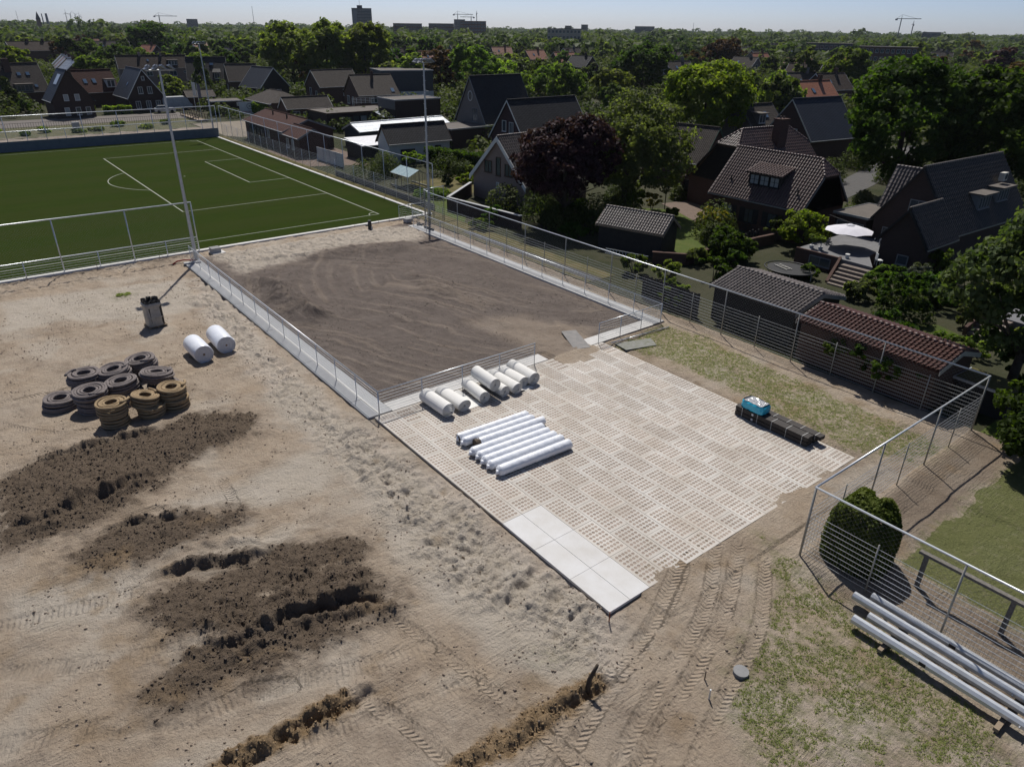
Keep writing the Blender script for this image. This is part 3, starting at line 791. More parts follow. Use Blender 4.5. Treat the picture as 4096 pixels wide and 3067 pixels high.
def fence(name, label, p, q, h, spacing, bars=(.1, 2.0, .2), mid=True, wstep=.1, net=None, rail=True, r=.036, group=None, low_rail=None, zb=0.0, barr=.008, offs=0.0):
    p = Vector((p[0], p[1], 0)); q = Vector((q[0], q[1], 0)); L = (q - p).length; a = math.atan2(q.y - p.y, q.x - p.x)
    t = thing(name, label, 'fence' if h > 1.6 else 'railing', (p.x, p.y, zb), a, group)
    n = max(1, round(L / spacing)); sp = L / n
    PM = POSTM if 1.6 < h < 3.5 else GALVB
    pm = MB().cyl((0, 0, -.3), (0, 0, h), r, 8).mesh('post', PM, True)
    sm = MB().cyl((0, 0, -.3), (0, 0, (low_rail or bars[1]) + .05), r * .8, 8).mesh('short post', PM, True)
    for i in range(n + 1): link('post', pm, t, (i * sp, 0, 0))
    if rail:
        MB().cyl((-.03, 0, h), (L + .03, 0, h), r * 1.15, 8).build('top_rail', GALVB, t, smooth=True)
    if low_rail: MB().cyl((-.03, -.03, low_rail), (L + .03, -.03, low_rail), r * 1.05, 8).build('hand_rail', GALVB, t, smooth=True)
    pl = sp / 2 if mid else sp
    z0, z1, st = bars
    bm, vm, nm = panel_meshes(pl, z0, z1, st, wstep, barr, net)
    for i in range(n * (2 if mid else 1)):
        x = i * pl
        if mid and i % 2: link('short_post', sm, t, (x, 0, 0))
        pa = link('mesh_panel', vm, t, (x, -.035, 0))
        k = int(round((z1 - z0) / st))
        for j in range(k + 1): link('bar', bm, pa, (0, 0, z0 + st * j))
        if nm: link('netting', nm, t, (x, -.03, 0))
    return t
TF = 'tall mesh fences with a tube on top round the site'
fence('garden_fence', 'long tall fence with steel posts between the sandy site and the shed gardens', (18.96, 23.16), (-31.75, 23.16), 2.98, 5.07, net=2.95, group=TF)
fence('cross_fence', 'tall fence closing the far right end of the slab paving, by the dark yew', (18.96, 23.12), (18.96, 7.97), 2.98, 5.05, net=2.95, group=TF)
fence('front_fence', 'tall fence in front of the clipped bush, beside the four steel masts on the ground', (18.99, 7.95), (39.3, 7.95), 2.98, 5.07, net=2.95, group=TF)
fence('corner_fence', 'short stepped fence piece round the floodlight mast by the pitch corner', (-33.35, 23.7), (-33.5, 26.05), 2.98, 2.35, mid=False, net=2.95, group=TF)
fence('return_fence', 'short fence length joining the mast corner to the long garden fence', (-31.8, 23.2), (-33.3, 23.6), 2.98, 1.5, mid=False, net=2.95, group=TF)
fence('pitch_side_fence', 'very tall fence along the house side of the green pitch', (-35.4, 26.0), (-103.6, 26.0), 4.95, 5.16, bars=(.1, 2.1, .2), net=4.9, group=TF, wstep=.14)
fence('ball_stop_fence', 'tall ball stop fence at the near edge of the green pitch, left of the mast', (-34.95, 1.8), (-34.95, -34), 4.15, 5.12, bars=(.2, 1.1, .2), low_rail=1.19, net=4.1, wstep=.2, r=.048, barr=.012)
fence('far_ball_fence', 'tall posts and rail on the grey wall at the far end of the pitch', (-103.7, 25.4), (-103.7, -46), 4.95, 5.1, bars=(1.65, 2.65, .2), low_rail=2.81, net=4.9, wstep=.3, r=.05, barr=.012)
RL = 'knee high galvanised rails round the dark court'
RB = (.18, 1.2, .17)
fence('court_railing', 'long galvanised railing on the left kerb of the dark court', (.12, .28), (-31.9, .28), 1.36, 2.56, RB, False, .09, r=.026, barr=.009, group=RL)
fence('court_railing', 'short railing behind the white felt rolls', (.12, .3), (.12, 10.45), 1.36, 2.54, RB, False, .06, r=.026, barr=.009, group=RL)
fence('court_railing', 'short railing at the right of the court opening, beside the grey mat', (.12, 15.65), (.12, 21.45), 1.36, 1.95, RB, False, .09, r=.026, barr=.009, group=RL)
fence('court_railing', 'long railing on the house side of the dark court', (.1, 21.45), (-32.0, 21.45), 1.36, 2.56, RB, False, .09, r=.026, barr=.009, group=RL)
fence('gate_railing', 'short five bar rail at the pitch corner beside the mast', (-35.0, 21.57), (-34.85, 24.55), 1.28, 1.5, (.2, 1.0, .2), False, .3, r=.026, barr=.012)
# ------------------------------------------------------------------ floodlight masts
LAMPM = mat('floodlight housing', (.30, .31, .33), (.22, .23, .25), 4, .4, metal=.5)
def mast(x, y, h, label, arm=0.0):
    t = thing('floodlight_mast', label, 'floodlight mast', (x, y, 0), 0, 'floodlight masts round the pitch')
    MB().cyl((0, 0, -.3), (0, 0, h), .15, 8, .075).build('pole', GALV, t)
    MB().cyl((0, 0, 0), (0, 0, .06), .3, 8).build('base_plate', GALV, t)
    st = MB()
    z = 3.2; k = 0
    while z < h - .6:
        sg = 1 if k % 2 else -1
        st.cyl((0, 0, z), (math.sin(arm) * .3 * sg, -math.cos(arm) * .3 * sg, z), .016, 6); z += .42; k += 1
    st.build('climbing_step', GALV, t)
    c, s_ = math.cos(arm), math.sin(arm)
    MB().cyl((-1.0 * c, -1.0 * s_, h), (1.0 * c, 1.0 * s_, h), .05, 8).build('cross_arm', GALV, t)
    lm = MB(); lm.box((0, 0, 0), (.5, .62, .1), 0, .35); lm.box((-.05, 0, .09), (.2, .4, .12), 0, .35)
    lmesh = lm.mesh('floodlight', LAMPM)
    for k in (-.85, -.3, .3, .85):
        f = link('floodlight', lmesh, t, (k * c, k * s_, h + .18), (0, 0, arm + (PI if k < 0 else 0)))
        f.rotation_euler.y = .25
    return t
mast(-32.2, .75, 14.45, 'galvanised floodlight mast at the left corner of the court', PI / 2)
mast(-35.0, 25.2, 14.45, 'galvanised floodlight mast beside the railing at the pitch corner near the greenhouse', PI / 2)
mast(-104.7, 24.9, 14.45, 'farthest floodlight mast at the corner of the grey wall', PI / 2)
# ------------------------------------------------------------------ things lying on the site
FILMW = mat('white wrapping film', (.78, .80, .84), (.70, .73, .79), 1.5, .35, .5, 5, spec=.5, bdist=.03)
FELT = mat('off white felt', (.78, .77, .74), (.72, .71, .675), 3, .95, .3, 40, spec=.1)
COREM = mat('dark core and membrane', (.055, .045, .038), (.12, .09, .06), 8, .9)
def wrapped_roll(x, y0, y1, label, seed, r=.215, core=0, skew=0.0):
    R = random.Random(seed); L = y1 - y0
    t = thing('wrapped_roll', label, 'roll', (x, y0, .0), skew, 'white film wrapped rolls lying side by side on the slabs')
    n, N = 20, 64; vs = []
    for i in range(N + 1):
        f = i / N; yy = L * f
        e = min(f, 1 - f) * L
        k = 1 if e > .16 else (.5 + .5 * math.sqrt(max(0, 1 - (1 - e / .16) ** 2)))
        if core and f < .05: k = max(k, .85)
        for a in range(n):
            th = 2 * PI * a / n
            w_ = .009 * math.sin(th * 2 + yy * 34 + seed) * max(0, math.sin(yy * 1.3 + seed * 2 + th) + .1) + .004 * math.sin(th * 3 + yy * 13 + seed)
            w_ += .035 * R.uniform(-1, 1) * (1 if e < .1 else .08)
            rr = (r + w_) * k
            vs.append((rr * math.cos(th), yy + (.04 * R.uniform(-1, 1) if e < .05 else 0), max(r + rr * math.sin(th), .004)))
    fs = [(i * n + a, i * n + (a + 1) % n, (i + 1) * n + (a + 1) % n, (i + 1) * n + a) for i in range(N) for a in range(n)]
    b = MB(); b.poly(vs, fs); b.poly(vs[:n], [tuple(range(n - 1, -1, -1))]); b.poly(vs[-n:], [tuple(range(n))])
    b.build('film_wrap', FILMW, t, smooth=True)
    if core == 1: MB().cyl((0, -.17, r), (0, .3, r), r * .93, 18).build('bare_roll_end', COREM, t)
    if core == 2: MB().cyl((0, -.03, r), (0, .2, r), r * .78, 18).build('bare_roll_end', COREM, t)
    if core != 1:
        tw = MB(); tw.tube([(.0, .02, r), (.03, -.05, r * .8), (-.02, -.11, r * .45)], [.13, .08, .03], 8); tw.build('film_tail', FILMW, t, smooth=True)
    return t
WR = [(4.62, 2.05, 6.15, 'film wrapped roll at the back edge of the row, its left end dark', 2, -.05), (5.06, 2.0, 6.15, 'second film wrapped roll from the back edge of the row', 0, -.05),
      (5.52, 2.55, 6.45, 'film wrapped roll with its brown core sticking out at the left', 1, -.06), (6.02, 1.8, 6.0, 'film wrapped roll just in front of the one with the bare brown core', 0, -.05),
      (6.48, 1.85, 5.95, 'fourth film wrapped roll counted from the front edge of the row', 0, -.05), (6.94, 1.8, 6.0, 'third film wrapped roll counted from the front edge of the row', 0, -.05),
      (7.4, 1.8, 6.05, 'film wrapped roll right behind the front one', 0, -.045), (8.02, 1.85, 6.0, 'front film wrapped roll, set a little apart from the others', 0, -.04)]
for i, (x, a, b_, lab, co, sk) in enumerate(WR): wrapped_roll(x, a, b_, lab, i + 1, core=co, skew=sk, r=.228 if i < 7 else .25)

def felt_roll(x0, y, L, r, label, seed, z=0.0, rz=0.0, tele=0.0, flap=0, squash=1.0, ry=0.0):
    R = random.Random(seed)
    t = thing('felt_roll', label, 'roll', (x0, y, z), rz, 'loose rolls of off white felt beside the railing')
    t.rotation_euler.y = ry
    turns = 6; n = 22; P = []; th0 = -PI / 2 + (0.0 if not flap else flap)
    tot = turns * n
    for k in range(tot + 1):
        f = k / tot; a = th0 + 2 * PI * f * turns
        rr = .05 + (r - .05) * f + .006 * math.sin(a * 2 + seed)
        P.append((rr * math.cos(a) * (2 - squash), r * squash + rr * math.sin(a) * squash, f))
    if flap:
        ex, ez, _ = P[-1]; sg = 1
        for k in range(1, 8):
            P.append((ex + .13 * k * math.cos(flap * .0), max(.012, ez - .02 * k * k), 1))
    vs = []
    for yy, zz, f in P:
        off = tele * (1 - f) ** 1.2
        vs += [(0 + off * .0 + .0, yy, zz), (L + off, yy, zz)]
    b = MB(); b.poly(vs, [(2 * k, 2 * k + 1, 2 * k + 3, 2 * k + 2) for k in range(len(P) - 1)])
    o = b.build('felt_sheet', FELT, t)
    so = o.modifiers.new('thickness', 'SOLIDIFY'); so.thickness = .022; so.offset = -1
    return t
felt_roll(.15, 3.0, 2.15, .37, 'felt roll nearest the court corner, its end pushed out like a cone', 1, tele=.32, rz=.02)
felt_roll(.2, 3.95, 2.1, .36, 'slack felt roll with a loose grey sheet, second from the court corner', 2, squash=.86, rz=.04, flap=.5)
felt_roll(.25, 5.55, 1.95, .32, 'felt roll under the edge of the roll lying on top', 3, rz=-.09)
felt_roll(.3, 6.15, 1.85, .35, 'felt roll lying on top of the others', 4, z=.52, rz=-.03, ry=.03)
felt_roll(.3, 6.62, 2.0, .31, 'felt roll at the foot of the upper roll, right under it', 5, rz=.01)
felt_roll(.2, 7.35, 2.2, .33, 'unrolling felt roll with a curled lip on the slabs', 6, rz=.02, flap=.9, squash=.92, tele=.1)
felt_roll(.1, 8.1, 1.9, .33, 'felt roll draped with a loose flap, second from the right end', 7, squash=.9, flap=.3, rz=.03)
felt_roll(.0, 8.85, 2.15, .37, 'felt roll at the right end of the row, near the court opening', 8, rz=-.03)

def big_roll(x, y, L, rz, label, seed):
    t = thing('membrane_roll', label, 'roll', (x, y, ground_z(x, y) - .03), rz, 'two thick white rolls on the sand')
    r = .55; b = MB(); n = 32; vs = []
    prof = [(0, r * .97), (.04, r), (L * .33, r + .012), (L * .66, r + .004), (L - .04, r), (L, r * .97)]
    for xx, rr in prof:
        vs += [(xx, (rr + .006 * math.sin(k * 3 + seed)) * math.cos(2 * PI * k / n), r + rr * math.sin(2 * PI * k / n)) for k in range(n)]
    fs = [(i * n + k, (i + 1) * n + k, (i + 1) * n + (k + 1) % n, i * n + (k + 1) % n) for i in range(len(prof) - 1) for k in range(n)]
    b.poly(vs, fs); b.build('sheet_roll', FILMW, t, smooth=True)
    for xx, nm in ((L - .0, 'roll_end'), (.0, 'roll_end')):
        e = MB()
        for i in range(9):
            ra, rb = r * .97 * (i / 9), r * .97 * ((i + 1) / 9); dx = (.014 * math.sin(i * 2.2 + seed)) * (1 if xx else -1)
            if i < 1: continue
            A = [(xx + dx, ra * math.cos(2 * PI * k / n), r + ra * math.sin(2 * PI * k / n)) for k in range(n)]
            B = [(xx + (.002 if xx else -.002), rb * math.cos(2 * PI * k / n), r + rb * math.sin(2 * PI * k / n)) for k in range(n)]
            e.poly(A + B, [(k, (k + 1) % n, (k + 1) % n + n, k + n) if xx else (k + n, (k + 1) % n + n, (k + 1) % n, k) for k in range(n)])
        e.build(nm, mat('white roll end', (.66, .67, .70), (.55, .56, .60), 6, .6, .4, 30), t)
    MB().cyl((L - .4, 0, r), (L + .015, 0, r), .062, 14).build('cardboard_core', mat('cardboard tube', (.22, .16, .10), (.16, .11, .07), 6, .9), t)
    R = random.Random(seed)
    f = MB()
    for k in range(7):
        a = R.uniform(-PI * .95, PI * .2); a2 = a + R.uniform(.3, .7); rr = r * 1.015
        pts = [(L - R.uniform(.05, .5), rr * math.cos(a), r + rr * math.sin(a)), (L + .05, rr * 1.04 * math.cos(a), r + rr * 1.04 * math.sin(a)), (L + .07, rr * .8 * math.cos(a2), max(.02, r + rr * .8 * math.sin(a2))), (L - R.uniform(.0, .3), rr * math.cos(a2), max(.02, r + rr * math.sin(a2)))]
        f.face(pts)
    f.build('torn_film', FILMW, t)
big_roll(-14.0, -4.72, 2.15, .02, 'thick white roll with torn film, the one nearer the pipe coils', 3)
big_roll(-14.75, -3.15, 2.3, -.02, 'thick white roll behind its twin, nearer the court railing', 5)

COILG = mat('grey brown coir wrapped pipe', (.24, .21, .20), (.165, .142, .135), 7, .95, 1.0, 70, bdist=.02)
COILY = mat('yellow ochre coir wrapped pipe', (.37, .275, .165), (.27, .195, .112), 7, .95, 1.0, 70, bdist=.02)
def coil_mesh(seed, R0, ri, hgt, m, pr=.06):
    R = random.Random(seed); b = MB(); layers = max(2, int(hgt / (pr * 1.95))); rad_n = max(2, int((R0 - ri) / (pr * 2.05)))
    for l in range(layers):
        for k in range(rad_n + 1):
            if 0 < l < layers - 1 and 0 < k < rad_n: continue
            rr = ri + pr + (R0 - ri - 2 * pr) * k / rad_n + R.uniform(-.015, .015) + (.035 * R.uniform(-1, 1) if k == rad_n else 0)
            z = pr + l * (hgt - 2 * pr) / max(1, layers - 1); tx, ty = R.uniform(-.035, .035), R.uniform(-.035, .035); ex = R.uniform(.96, 1.04); ph = R.uniform(0, 6)
            b.tube([(rr * ex * math.cos(2 * PI * i / 28) + .02 * tx, rr / ex * math.sin(2 * PI * i / 28), max(pr, z + rr * (tx * math.cos(2 * PI * i / 28) + ty * math.sin(2 * PI * i / 28)) + .012 * math.sin(3 * 2 * PI * i / 28 + ph))) for i in range(28)], pr, 7, True)
    a0 = R.uniform(0, 6)
    b.tube([((ri + .25 + .05 * k) * math.cos(a0 + .16 * k), (ri + .25 + .05 * k) * math.sin(a0 + .16 * k), hgt + .03 - .012 * abs(k - 1)) for k in range(7)], pr, 7)
    return b.mesh('pipe coil', m, True)
CG = [coil_mesh(40 + k, .84, .30, .56, COILG, .068) for k in range(3)]; CY = [coil_mesh(50 + k, .68, .26, .62, COILY, .066) for k in range(3)]
def coil(x, y, z, me, label, rx=0.0, ry=0.0, rz=0.0, yellow=False):
    o = link('pipe_coil', me, None, (x, y, ground_z(x, y) + z), (rx, ry, rz))
    tag(o, label, 'pipe coil', 'ochre drain pipe coils' if yellow else 'grey brown drain pipe coils')
coil(-10.75, -12.2, -.02, CG[0], 'single grey pipe coil lying apart on the far left', rz=.4)
coil(-9.45, -10.85, -.02, CG[1], 'lower grey coil of the stack nearest the single coil', rz=2); coil(-9.55, -10.95, .54, CG[2], 'upper grey coil of the stack nearest the single coil', .04, .05, 1)
coil(-12.0, -10.75, -.02, CG[1], 'lower grey coil of the stack at the back left of the heap', rz=1.2); coil(-12.05, -10.8, .54, CG[0], 'upper grey coil of the stack at the back left of the heap', .03, -.04, 3)
coil(-9.75, -9.3, -.02, CG[0], 'lower grey coil of the middle stack, behind the tilted ochre coil', rz=2.6); coil(-9.85, -9.4, .54, CG[1], 'upper grey coil of the middle stack with its pipe end hanging down', -.05, .05, 4)
coil(-11.6, -9.35, -.02, CG[2], 'lower grey coil of the sagging stack at the back', rz=.9); coil(-11.6, -9.4, .54, CG[1], 'upper grey coil of the sagging stack at the back', .1, -.03, .2)
coil(-12.2, -7.95, -.02, CG[2], 'lower grey coil of the stack at the back right, nearest the big white rolls', rz=5); coil(-12.25, -7.95, .54, CG[0], 'upper grey coil of the stack at the back right, nearest the big white rolls', .03, .03, 5.5)
coil(-9.35, -7.55, -.02, CG[1], 'grey coil on the sand under the leaning coil', rz=1.7); coil(-9.75, -7.75, .55, CG[2], 'tilted grey coil leaning over the right end of the heap', .05, .16, 2.3)
coil(-7.05, -10.4, -.02, CY[0], 'lower ochre coil of the front left stack', rz=.3, yellow=True); coil(-7.08, -10.42, .6, CY[1], 'upper ochre coil of the front left stack', .04, .03, 2.1, True)
coil(-7.0, -8.72, -.02, CY[2], 'lower ochre coil of the sliding middle stack', .0, .0, 1.1, True); coil(-7.1, -8.98, .56, CY[0], 'upper ochre coil slid askew on the middle stack', -.22, .1, .4, True)
coil(-7.25, -7.55, -.02, CY[1], 'lower ochre coil of the right stack', rz=4, yellow=True); coil(-7.28, -7.6, .58, CY[2], 'upper ochre coil of the right stack', .04, -.05, 3.2, True)

WOOD = mat('raw pallet wood', (.30, .235, .165), (.21, .165, .12), 9, .9, .4, 30)
px, py = -19.45, -5.55; pz = ground_z(px, py)
t = thing('pallet', 'wooden pallet under the wrapped black pipes', 'pallet', (px, py, pz), .1)
for k in range(5): MB().box((-.48 + .24 * k, 0, .125), (.12, 1.15, .03)).build('plank', WOOD, t)
for k in (-.5, 0, .5): MB().box((0, k, .06), (1.1, .1, .09)).build('bearer', WOOD, t)
t = thing('pipe_bundle', 'upright black pipes wrapped in grey film on the pallet', 'pipe bundle', (px, py, pz + .14), .1)
BLK = mat('black plastic', (.016, .016, .017), (.03, .03, .032), 5, .45)
pipe = MB(); n = 16
for r_a, r_b, za, zb in ((.155, .155, 0, 1.72), (.155, .135, 1.72, 1.72), (.135, .135, 1.72, 1.1)):
    A = [(r_a * math.cos(2 * PI * k / n), r_a * math.sin(2 * PI * k / n), za) for k in range(n)]; B = [(r_b * math.cos(2 * PI * k / n), r_b * math.sin(2 * PI * k / n), zb) for k in range(n)]
    pipe.poly(A + B, [(k, (k + 1) % n, (k + 1) % n + n, k + n) for k in range(n)])
pm = pipe.mesh('pipe', BLK, True)
for i, (x, y, hh) in enumerate([(-.3, -.33, 1), (-.3, 0, 1.02), (-.3, .33, .99), (.02, -.33, .98), (.02, .33, 1.03), (.32, -.3, .95), (.32, .03, .97), (.32, .34, .96)]): link('pipe', pm, t, (x, y, 0), sc=(1, 1, hh))
FILMG = mat('dusty grey film', (.36, .345, .32), (.24, .23, .215), 5, .4, .6, 12, spec=.5)
fb = MB(); prof = [(0, 1.02), (.25, 1.0), (.5, 1.0), (.55, 1.06), (.62, 1.0), (1.2, .99), (1.3, 1.03), (1.38, 1.08), (1.5, 1.04), (1.52, .98)]; n = 28; vs = []
for z, k in prof:
    for a in range(n):
        th = 2 * PI * a / n; c, s_ = math.cos(th), math.sin(th); q = (abs(c) ** 5 + abs(s_) ** 5) ** (-.2)
        vs.append((.49 * k * q * c * (1 + .025 * math.sin(5 * th)), .5 * k * q * s_ * (1 + .025 * math.sin(7 * th)), z))
fb.poly(vs, [(i * n + a, i * n + (a + 1) % n, (i + 1) * n + (a + 1) % n, (i + 1) * n + a) for i in range(len(prof) - 1) for a in range(n)]); fb.build('film_wrap', FILMG, t, smooth=True)
MB().box((.2, -.2, 1.8), (.05, .06, .4), .3, .5).build('offcut', BLK, t)

DECK = mat('dark brown composite board', (.035, .030, .027), (.055, .048, .043), 5, .7, .2, 30)
STRAP = mat('white strap', (.62, .62, .60), None, 5, .6); PAPER = mat('white paper label', (.75, .76, .78), None, 3, .7)
def boards(x, y, z, L, wd, hh, label, nl, nw, labels=()):
    t = thing('board_bundle', label, 'bundle', (x, y, z), -.005, 'strapped bundles of dark boards on the slabs')
    R = random.Random(int(x * 10 + y)); dh, dw = hh / nl, wd / nw
    bm = MB().box((L / 2, 0, 0), (L, dw - .006, dh - .005)).mesh('board', DECK)
    for i in range(nl):
        for j in range(nw): link('board', bm, t, (R.uniform(-.02, .02), -wd / 2 + dw * (j + .5), dh * (i + .5)))
    for q in (.1, .32, .52, .72, .93):
        s_ = MB(); xx = L * q
        for c, d in (((xx, -wd / 2 - .006, hh / 2), (.022, .006, hh + .01)), ((xx, wd / 2 + .006, hh / 2), (.022, .006, hh + .01)), ((xx, 0, hh + .006), (.022, wd + .018, .006))): s_.box(c, d)
        s_.build('strap', STRAP, t)
    for q in labels: MB().box((L * q, -wd / 2 - .004, hh * .5), (.11, .006, .11)).build('paper_label', PAPER, t)
    MB().box((-.014, -wd * .25, hh * .5), (.006, .12, .1)).build('paper_label', PAPER, t)
    return t
boards(10.85, 15.2, .02, 4.05, .5, .23, 'lower front bundle of dark boards, with a paper label', 6, 4, (.25,))
boards(10.85, 15.2, .29, 4.05, .5, .23, 'upper front bundle of dark boards, under the blue package', 6, 4, (.25,))
boards(11.0, 15.78, .02, 3.9, .42, .23, 'lower rear bundle of dark boards', 6, 3)
boards(11.45, 15.76, .29, 3.75, .42, .2, 'upper rear bundle of dark boards jutting past the right end', 5, 3)
bl = MB()
n, rings = 28, [(0, .9), (.04, 1.0), (.2, 1.03), (.36, 1.0), (.43, .93)]; vs = []
R = random.Random(8)
for z, k in rings:
    for a in range(n):
        th = 2 * PI * a / n; c, s_ = math.cos(th), math.sin(th); q = (abs(c) ** 6 + abs(s_) ** 6) ** (-1 / 6)
        vs.append((.66 * q * c * k + R.uniform(-.02, .02), .40 * q * s_ * k + R.uniform(-.02, .02), z + R.uniform(-.012, .012) * (z > 0)))
bl.poly(vs, [(i * n + a, i * n + (a + 1) % n, (i + 1) * n + (a + 1) % n, (i + 1) * n + a) for i in range(len(rings) - 1) for a in range(n)])
t = thing('package', 'bright blue film package with a clear crumpled top on the dark boards', 'package', (11.7, 15.38, .525), -.05)
bl.build('blue_film', mat('bright blue film', (.012, .38, .58), (.03, .50, .70), 6, .25, .8, 14, spec=.6, bdist=.03), t, smooth=False)
cl = MB(); m_, k_ = 12, 9
vv = [(.52 * (-1 + 2 * i / (m_ - 1)), .33 * (-1 + 2 * j / (k_ - 1)), .42 + R.uniform(-.015, .03)) for i in range(m_) for j in range(k_)]
cl.poly(vv, [(i * k_ + j, (i + 1) * k_ + j, (i + 1) * k_ + j + 1, i * k_ + j + 1) for i in range(m_ - 1) for j in range(k_ - 1)])
cl.build('clear_top', mat('crumpled clear film', (.56, .55, .54), (.22, .24, .27), 7, .15, .8, 16, spec=.7), t)

t = tag(MB().cyl((0, 0, -.2), (0, 0, .14), .24, 20).build('inspection_pipe', mat('grey lid', (.25, .25, .25), (.2, .2, .2), 5, .8), None, (20.98, 1.5, ground_z(20.98, 1.5)), smooth=False), 'round grey inspection pipe with its lid in the weedy grass', 'inspection pipe')
# four mast sections waiting on the ground
def steel_mast(x0, y, r, label, seed, rz=0.0):
    t = thing('steel_mast', label, 'steel mast', (x0, y, .1), rz, 'galvanised mast sections lying beside the front fence')
    MB().cyl((0, 0, r), (13, 0, r * .78), r, 8, r * .7, ph=PI / 8).build('shaft', GALVB if seed % 2 else GALV, t)
    MB().cyl((-.004, 0, r), (.02, 0, r), r * .86, 8, ph=PI / 8).build('open_end_shade', mat('pipe mouth shade', (.12, .12, .12), None, 5, .8), t)  # solid dark disc paints the shade inside the hollow shaft
    if seed in (1, 2): MB().box((1.9 + .4 * seed, -r * .93, r + .02), (.2, .02, .12)).build('door_opening_shade', BLK, t)  # black plate stands in for the shade inside the opening
    for k in (5.0, 6.6): MB().cyl((k, -r * .7, r), (k, -r * 1.35, r), .02, 6).build('bolt', GALV, t)
steel_mast(22.05, 6.05, .165, 'steel mast section lying closest to the grass, farthest from the fence', 1, .005)
steel_mast(22.3, 6.6, .15, 'steel mast section second from the open grass', 4, .0)
steel_mast(21.5, 7.12, .155, 'steel mast section second from the front fence', 3, -.005)
steel_mast(21.9, 7.6, .145, 'steel mast section lying right against the front fence', 2, -.015)
for k, x in enumerate((23.2, 26.65)):
    tag(MB().box((0, 0, 0), (.14, 2.2, .12)).build('timber_bearer', WOOD, None, (x, 6.75 if k == 0 else 6.6, .03)), ['timber bearer under the free ends of the steel masts', 'timber bearer sticking out at the bottom right under the masts'][k], 'timber')
def stake(x, y, h, r, m, label, lean=(0, 0)):
    tag(MB().cyl((0, 0, -.2), (lean[0], lean[1], h), r, 7, r * .8).build('stake', m, None, (x, y, ground_z(x, y))), label, 'stake')
stake(16.98, -.22, .42, .025, mat('red stake', (.28, .06, .03), (.2, .1, .05), 6, .8), 'small red tipped stake at the tip of the slab paving')
stake(20.45, .42, .36, .025, WOOD, 'short wooden peg beside the tyre tracks')
stake(20.98, -.05, .4, .03, GALVB, 'short white peg at the edge of the weedy grass')
BARK = mat('dark bark', (.055, .042, .032), (.09, .072, .055), 6, .95, .8, 18)
t = MB().tube([(0, 0, -.2), (.02, .03, .35), (.1, .1, .7), (.13, .2, .95)], [.09, .075, .065, .05], 8).build('tree_stump', BARK, None, (18.55, -2.7, ground_z(18.55, -2.7)), smooth=True)
tag(t, 'bent brown stump standing in the orange sand ditch', 'stump')
t = thing('steel_plate', 'grey plate lying in the court opening as a ramp', 'plate', (-1.1, 14.85, .055), -.03)
MB().poly; q = MB(); q.slab([(-1.55, .1, .0), (1.1, -1.05, -.02), (1.45, -.02, .0), (-1.15, 1.0, .02)], .03); q.build('plate', mat('dusty grey plate', (.17, .168, .165), (.25, .235, .22), 2.5, .8, .3, 30), t)
q = MB(); q.slab([(.75, 16.45, .02), (1.55, 18.9, .03), (2.5, 18.4, .03), (1.9, 16.3, .02)], .02); tag(q.build('grating_mat', mat('grey grating', (.26, .26, .25), (.17, .175, .13), 4, .9, .6, 20)), 'flat grey grating mat in the thin grass beside the railing', 'mat')
tag(MB().cyl((0, 0, 0), (.38, 4.95, 0), .035, 8).build('steel_tube', GALVB, None, (.62, 16.3, .05), smooth=True), 'loose steel tube lying at the foot of the right railing', 'tube')
# odds and ends at the two mast feet
t = thing('cable_pit', 'grey concrete cable pit beside the left mast', 'pit', (-33.6, 2.75, .0), .05)
MB().box((0, 0, .2), (.75, .75, .4)).build('pit_box', CONC2, t); MB().box((0, 0, .42), (.8, .8, .05)).build('lid', mat('grey lid', (.25, .25, .25)), t); MB().box((.1, .1, .03), (1.2, 1.1, .05)).build('rim', CONC, t)
t = thing('cable_pit', 'grey concrete cable pit near the rubble by the right mast', 'pit', (-33.3, 21.6, .0), .05)
MB().box((0, 0, .16), (.7, .7, .32)).build('pit_box', CONC2, t); MB().box((0, 0, .34), (.76, .76, .05)).build('lid', mat('grey lid', (.25, .25, .25)), t)
t = thing('plastic_shaft', 'black plastic shaft standing at the edge of the pitch', 'shaft', (-33.0, 17.2, ground_z(-33, 17.2)))
MB().cyl((0, 0, 0), (0, 0, .95), .2, 14, .16).build('shaft', BLK, t); MB().box((.05, -.3, .5), (.1, .3, .1)).build('inlet', BLK, t); MB().box((.24, .08, .2), (.03, .16, .4)).build('grey_tag', CONC2, t)
tag(MB().cyl((0, 0, 0), (1.5, .1, 0), .1, 12).build('black_pipe', BLK, None, (-30.35, 21.72, .12), smooth=True), 'short black pipe lying on the right kerb strip', 'pipe')
tag(MB().tube([(0, -1.3, -.05), (-.1, -.9, .1), (.1, -.4, .18), (.3, .2, .12), (.2, .7, -.03)], .06, 8).build('red_hose', mat('red hose', (.30, .02, .015), (.22, .02, .015), 5, .5), None, (-32.3, .2, .02), smooth=True), 'red corrugated hose looping at the foot of the left mast', 'hose')
tag(MB().box((0, 0, .05), (1.3, .35, .1)).build('concrete_block', CONC2, None, (-31.55, .25, .02), (0, 0, 1.4)), 'grey concrete block at the far end of the left kerb strip', 'block')
for k, (x, y, rz, ln) in enumerate([(-32.6, 22.1, .4, 1.0), (-32.3, 21.9, 1.1, .8), (-32.5, 22.3, 2.0, .7)]):
    tag(MB().box((0, 0, 0), (ln, .12, .06), 0, .1).build('plank', WOOD, None, (x, y, .12 + .05 * k), (0, 0, rz)), ['longest scrap plank by the right mast foot', 'scrap plank crossing the others by the right mast foot', 'shortest scrap plank by the right mast foot'][k], 'plank')
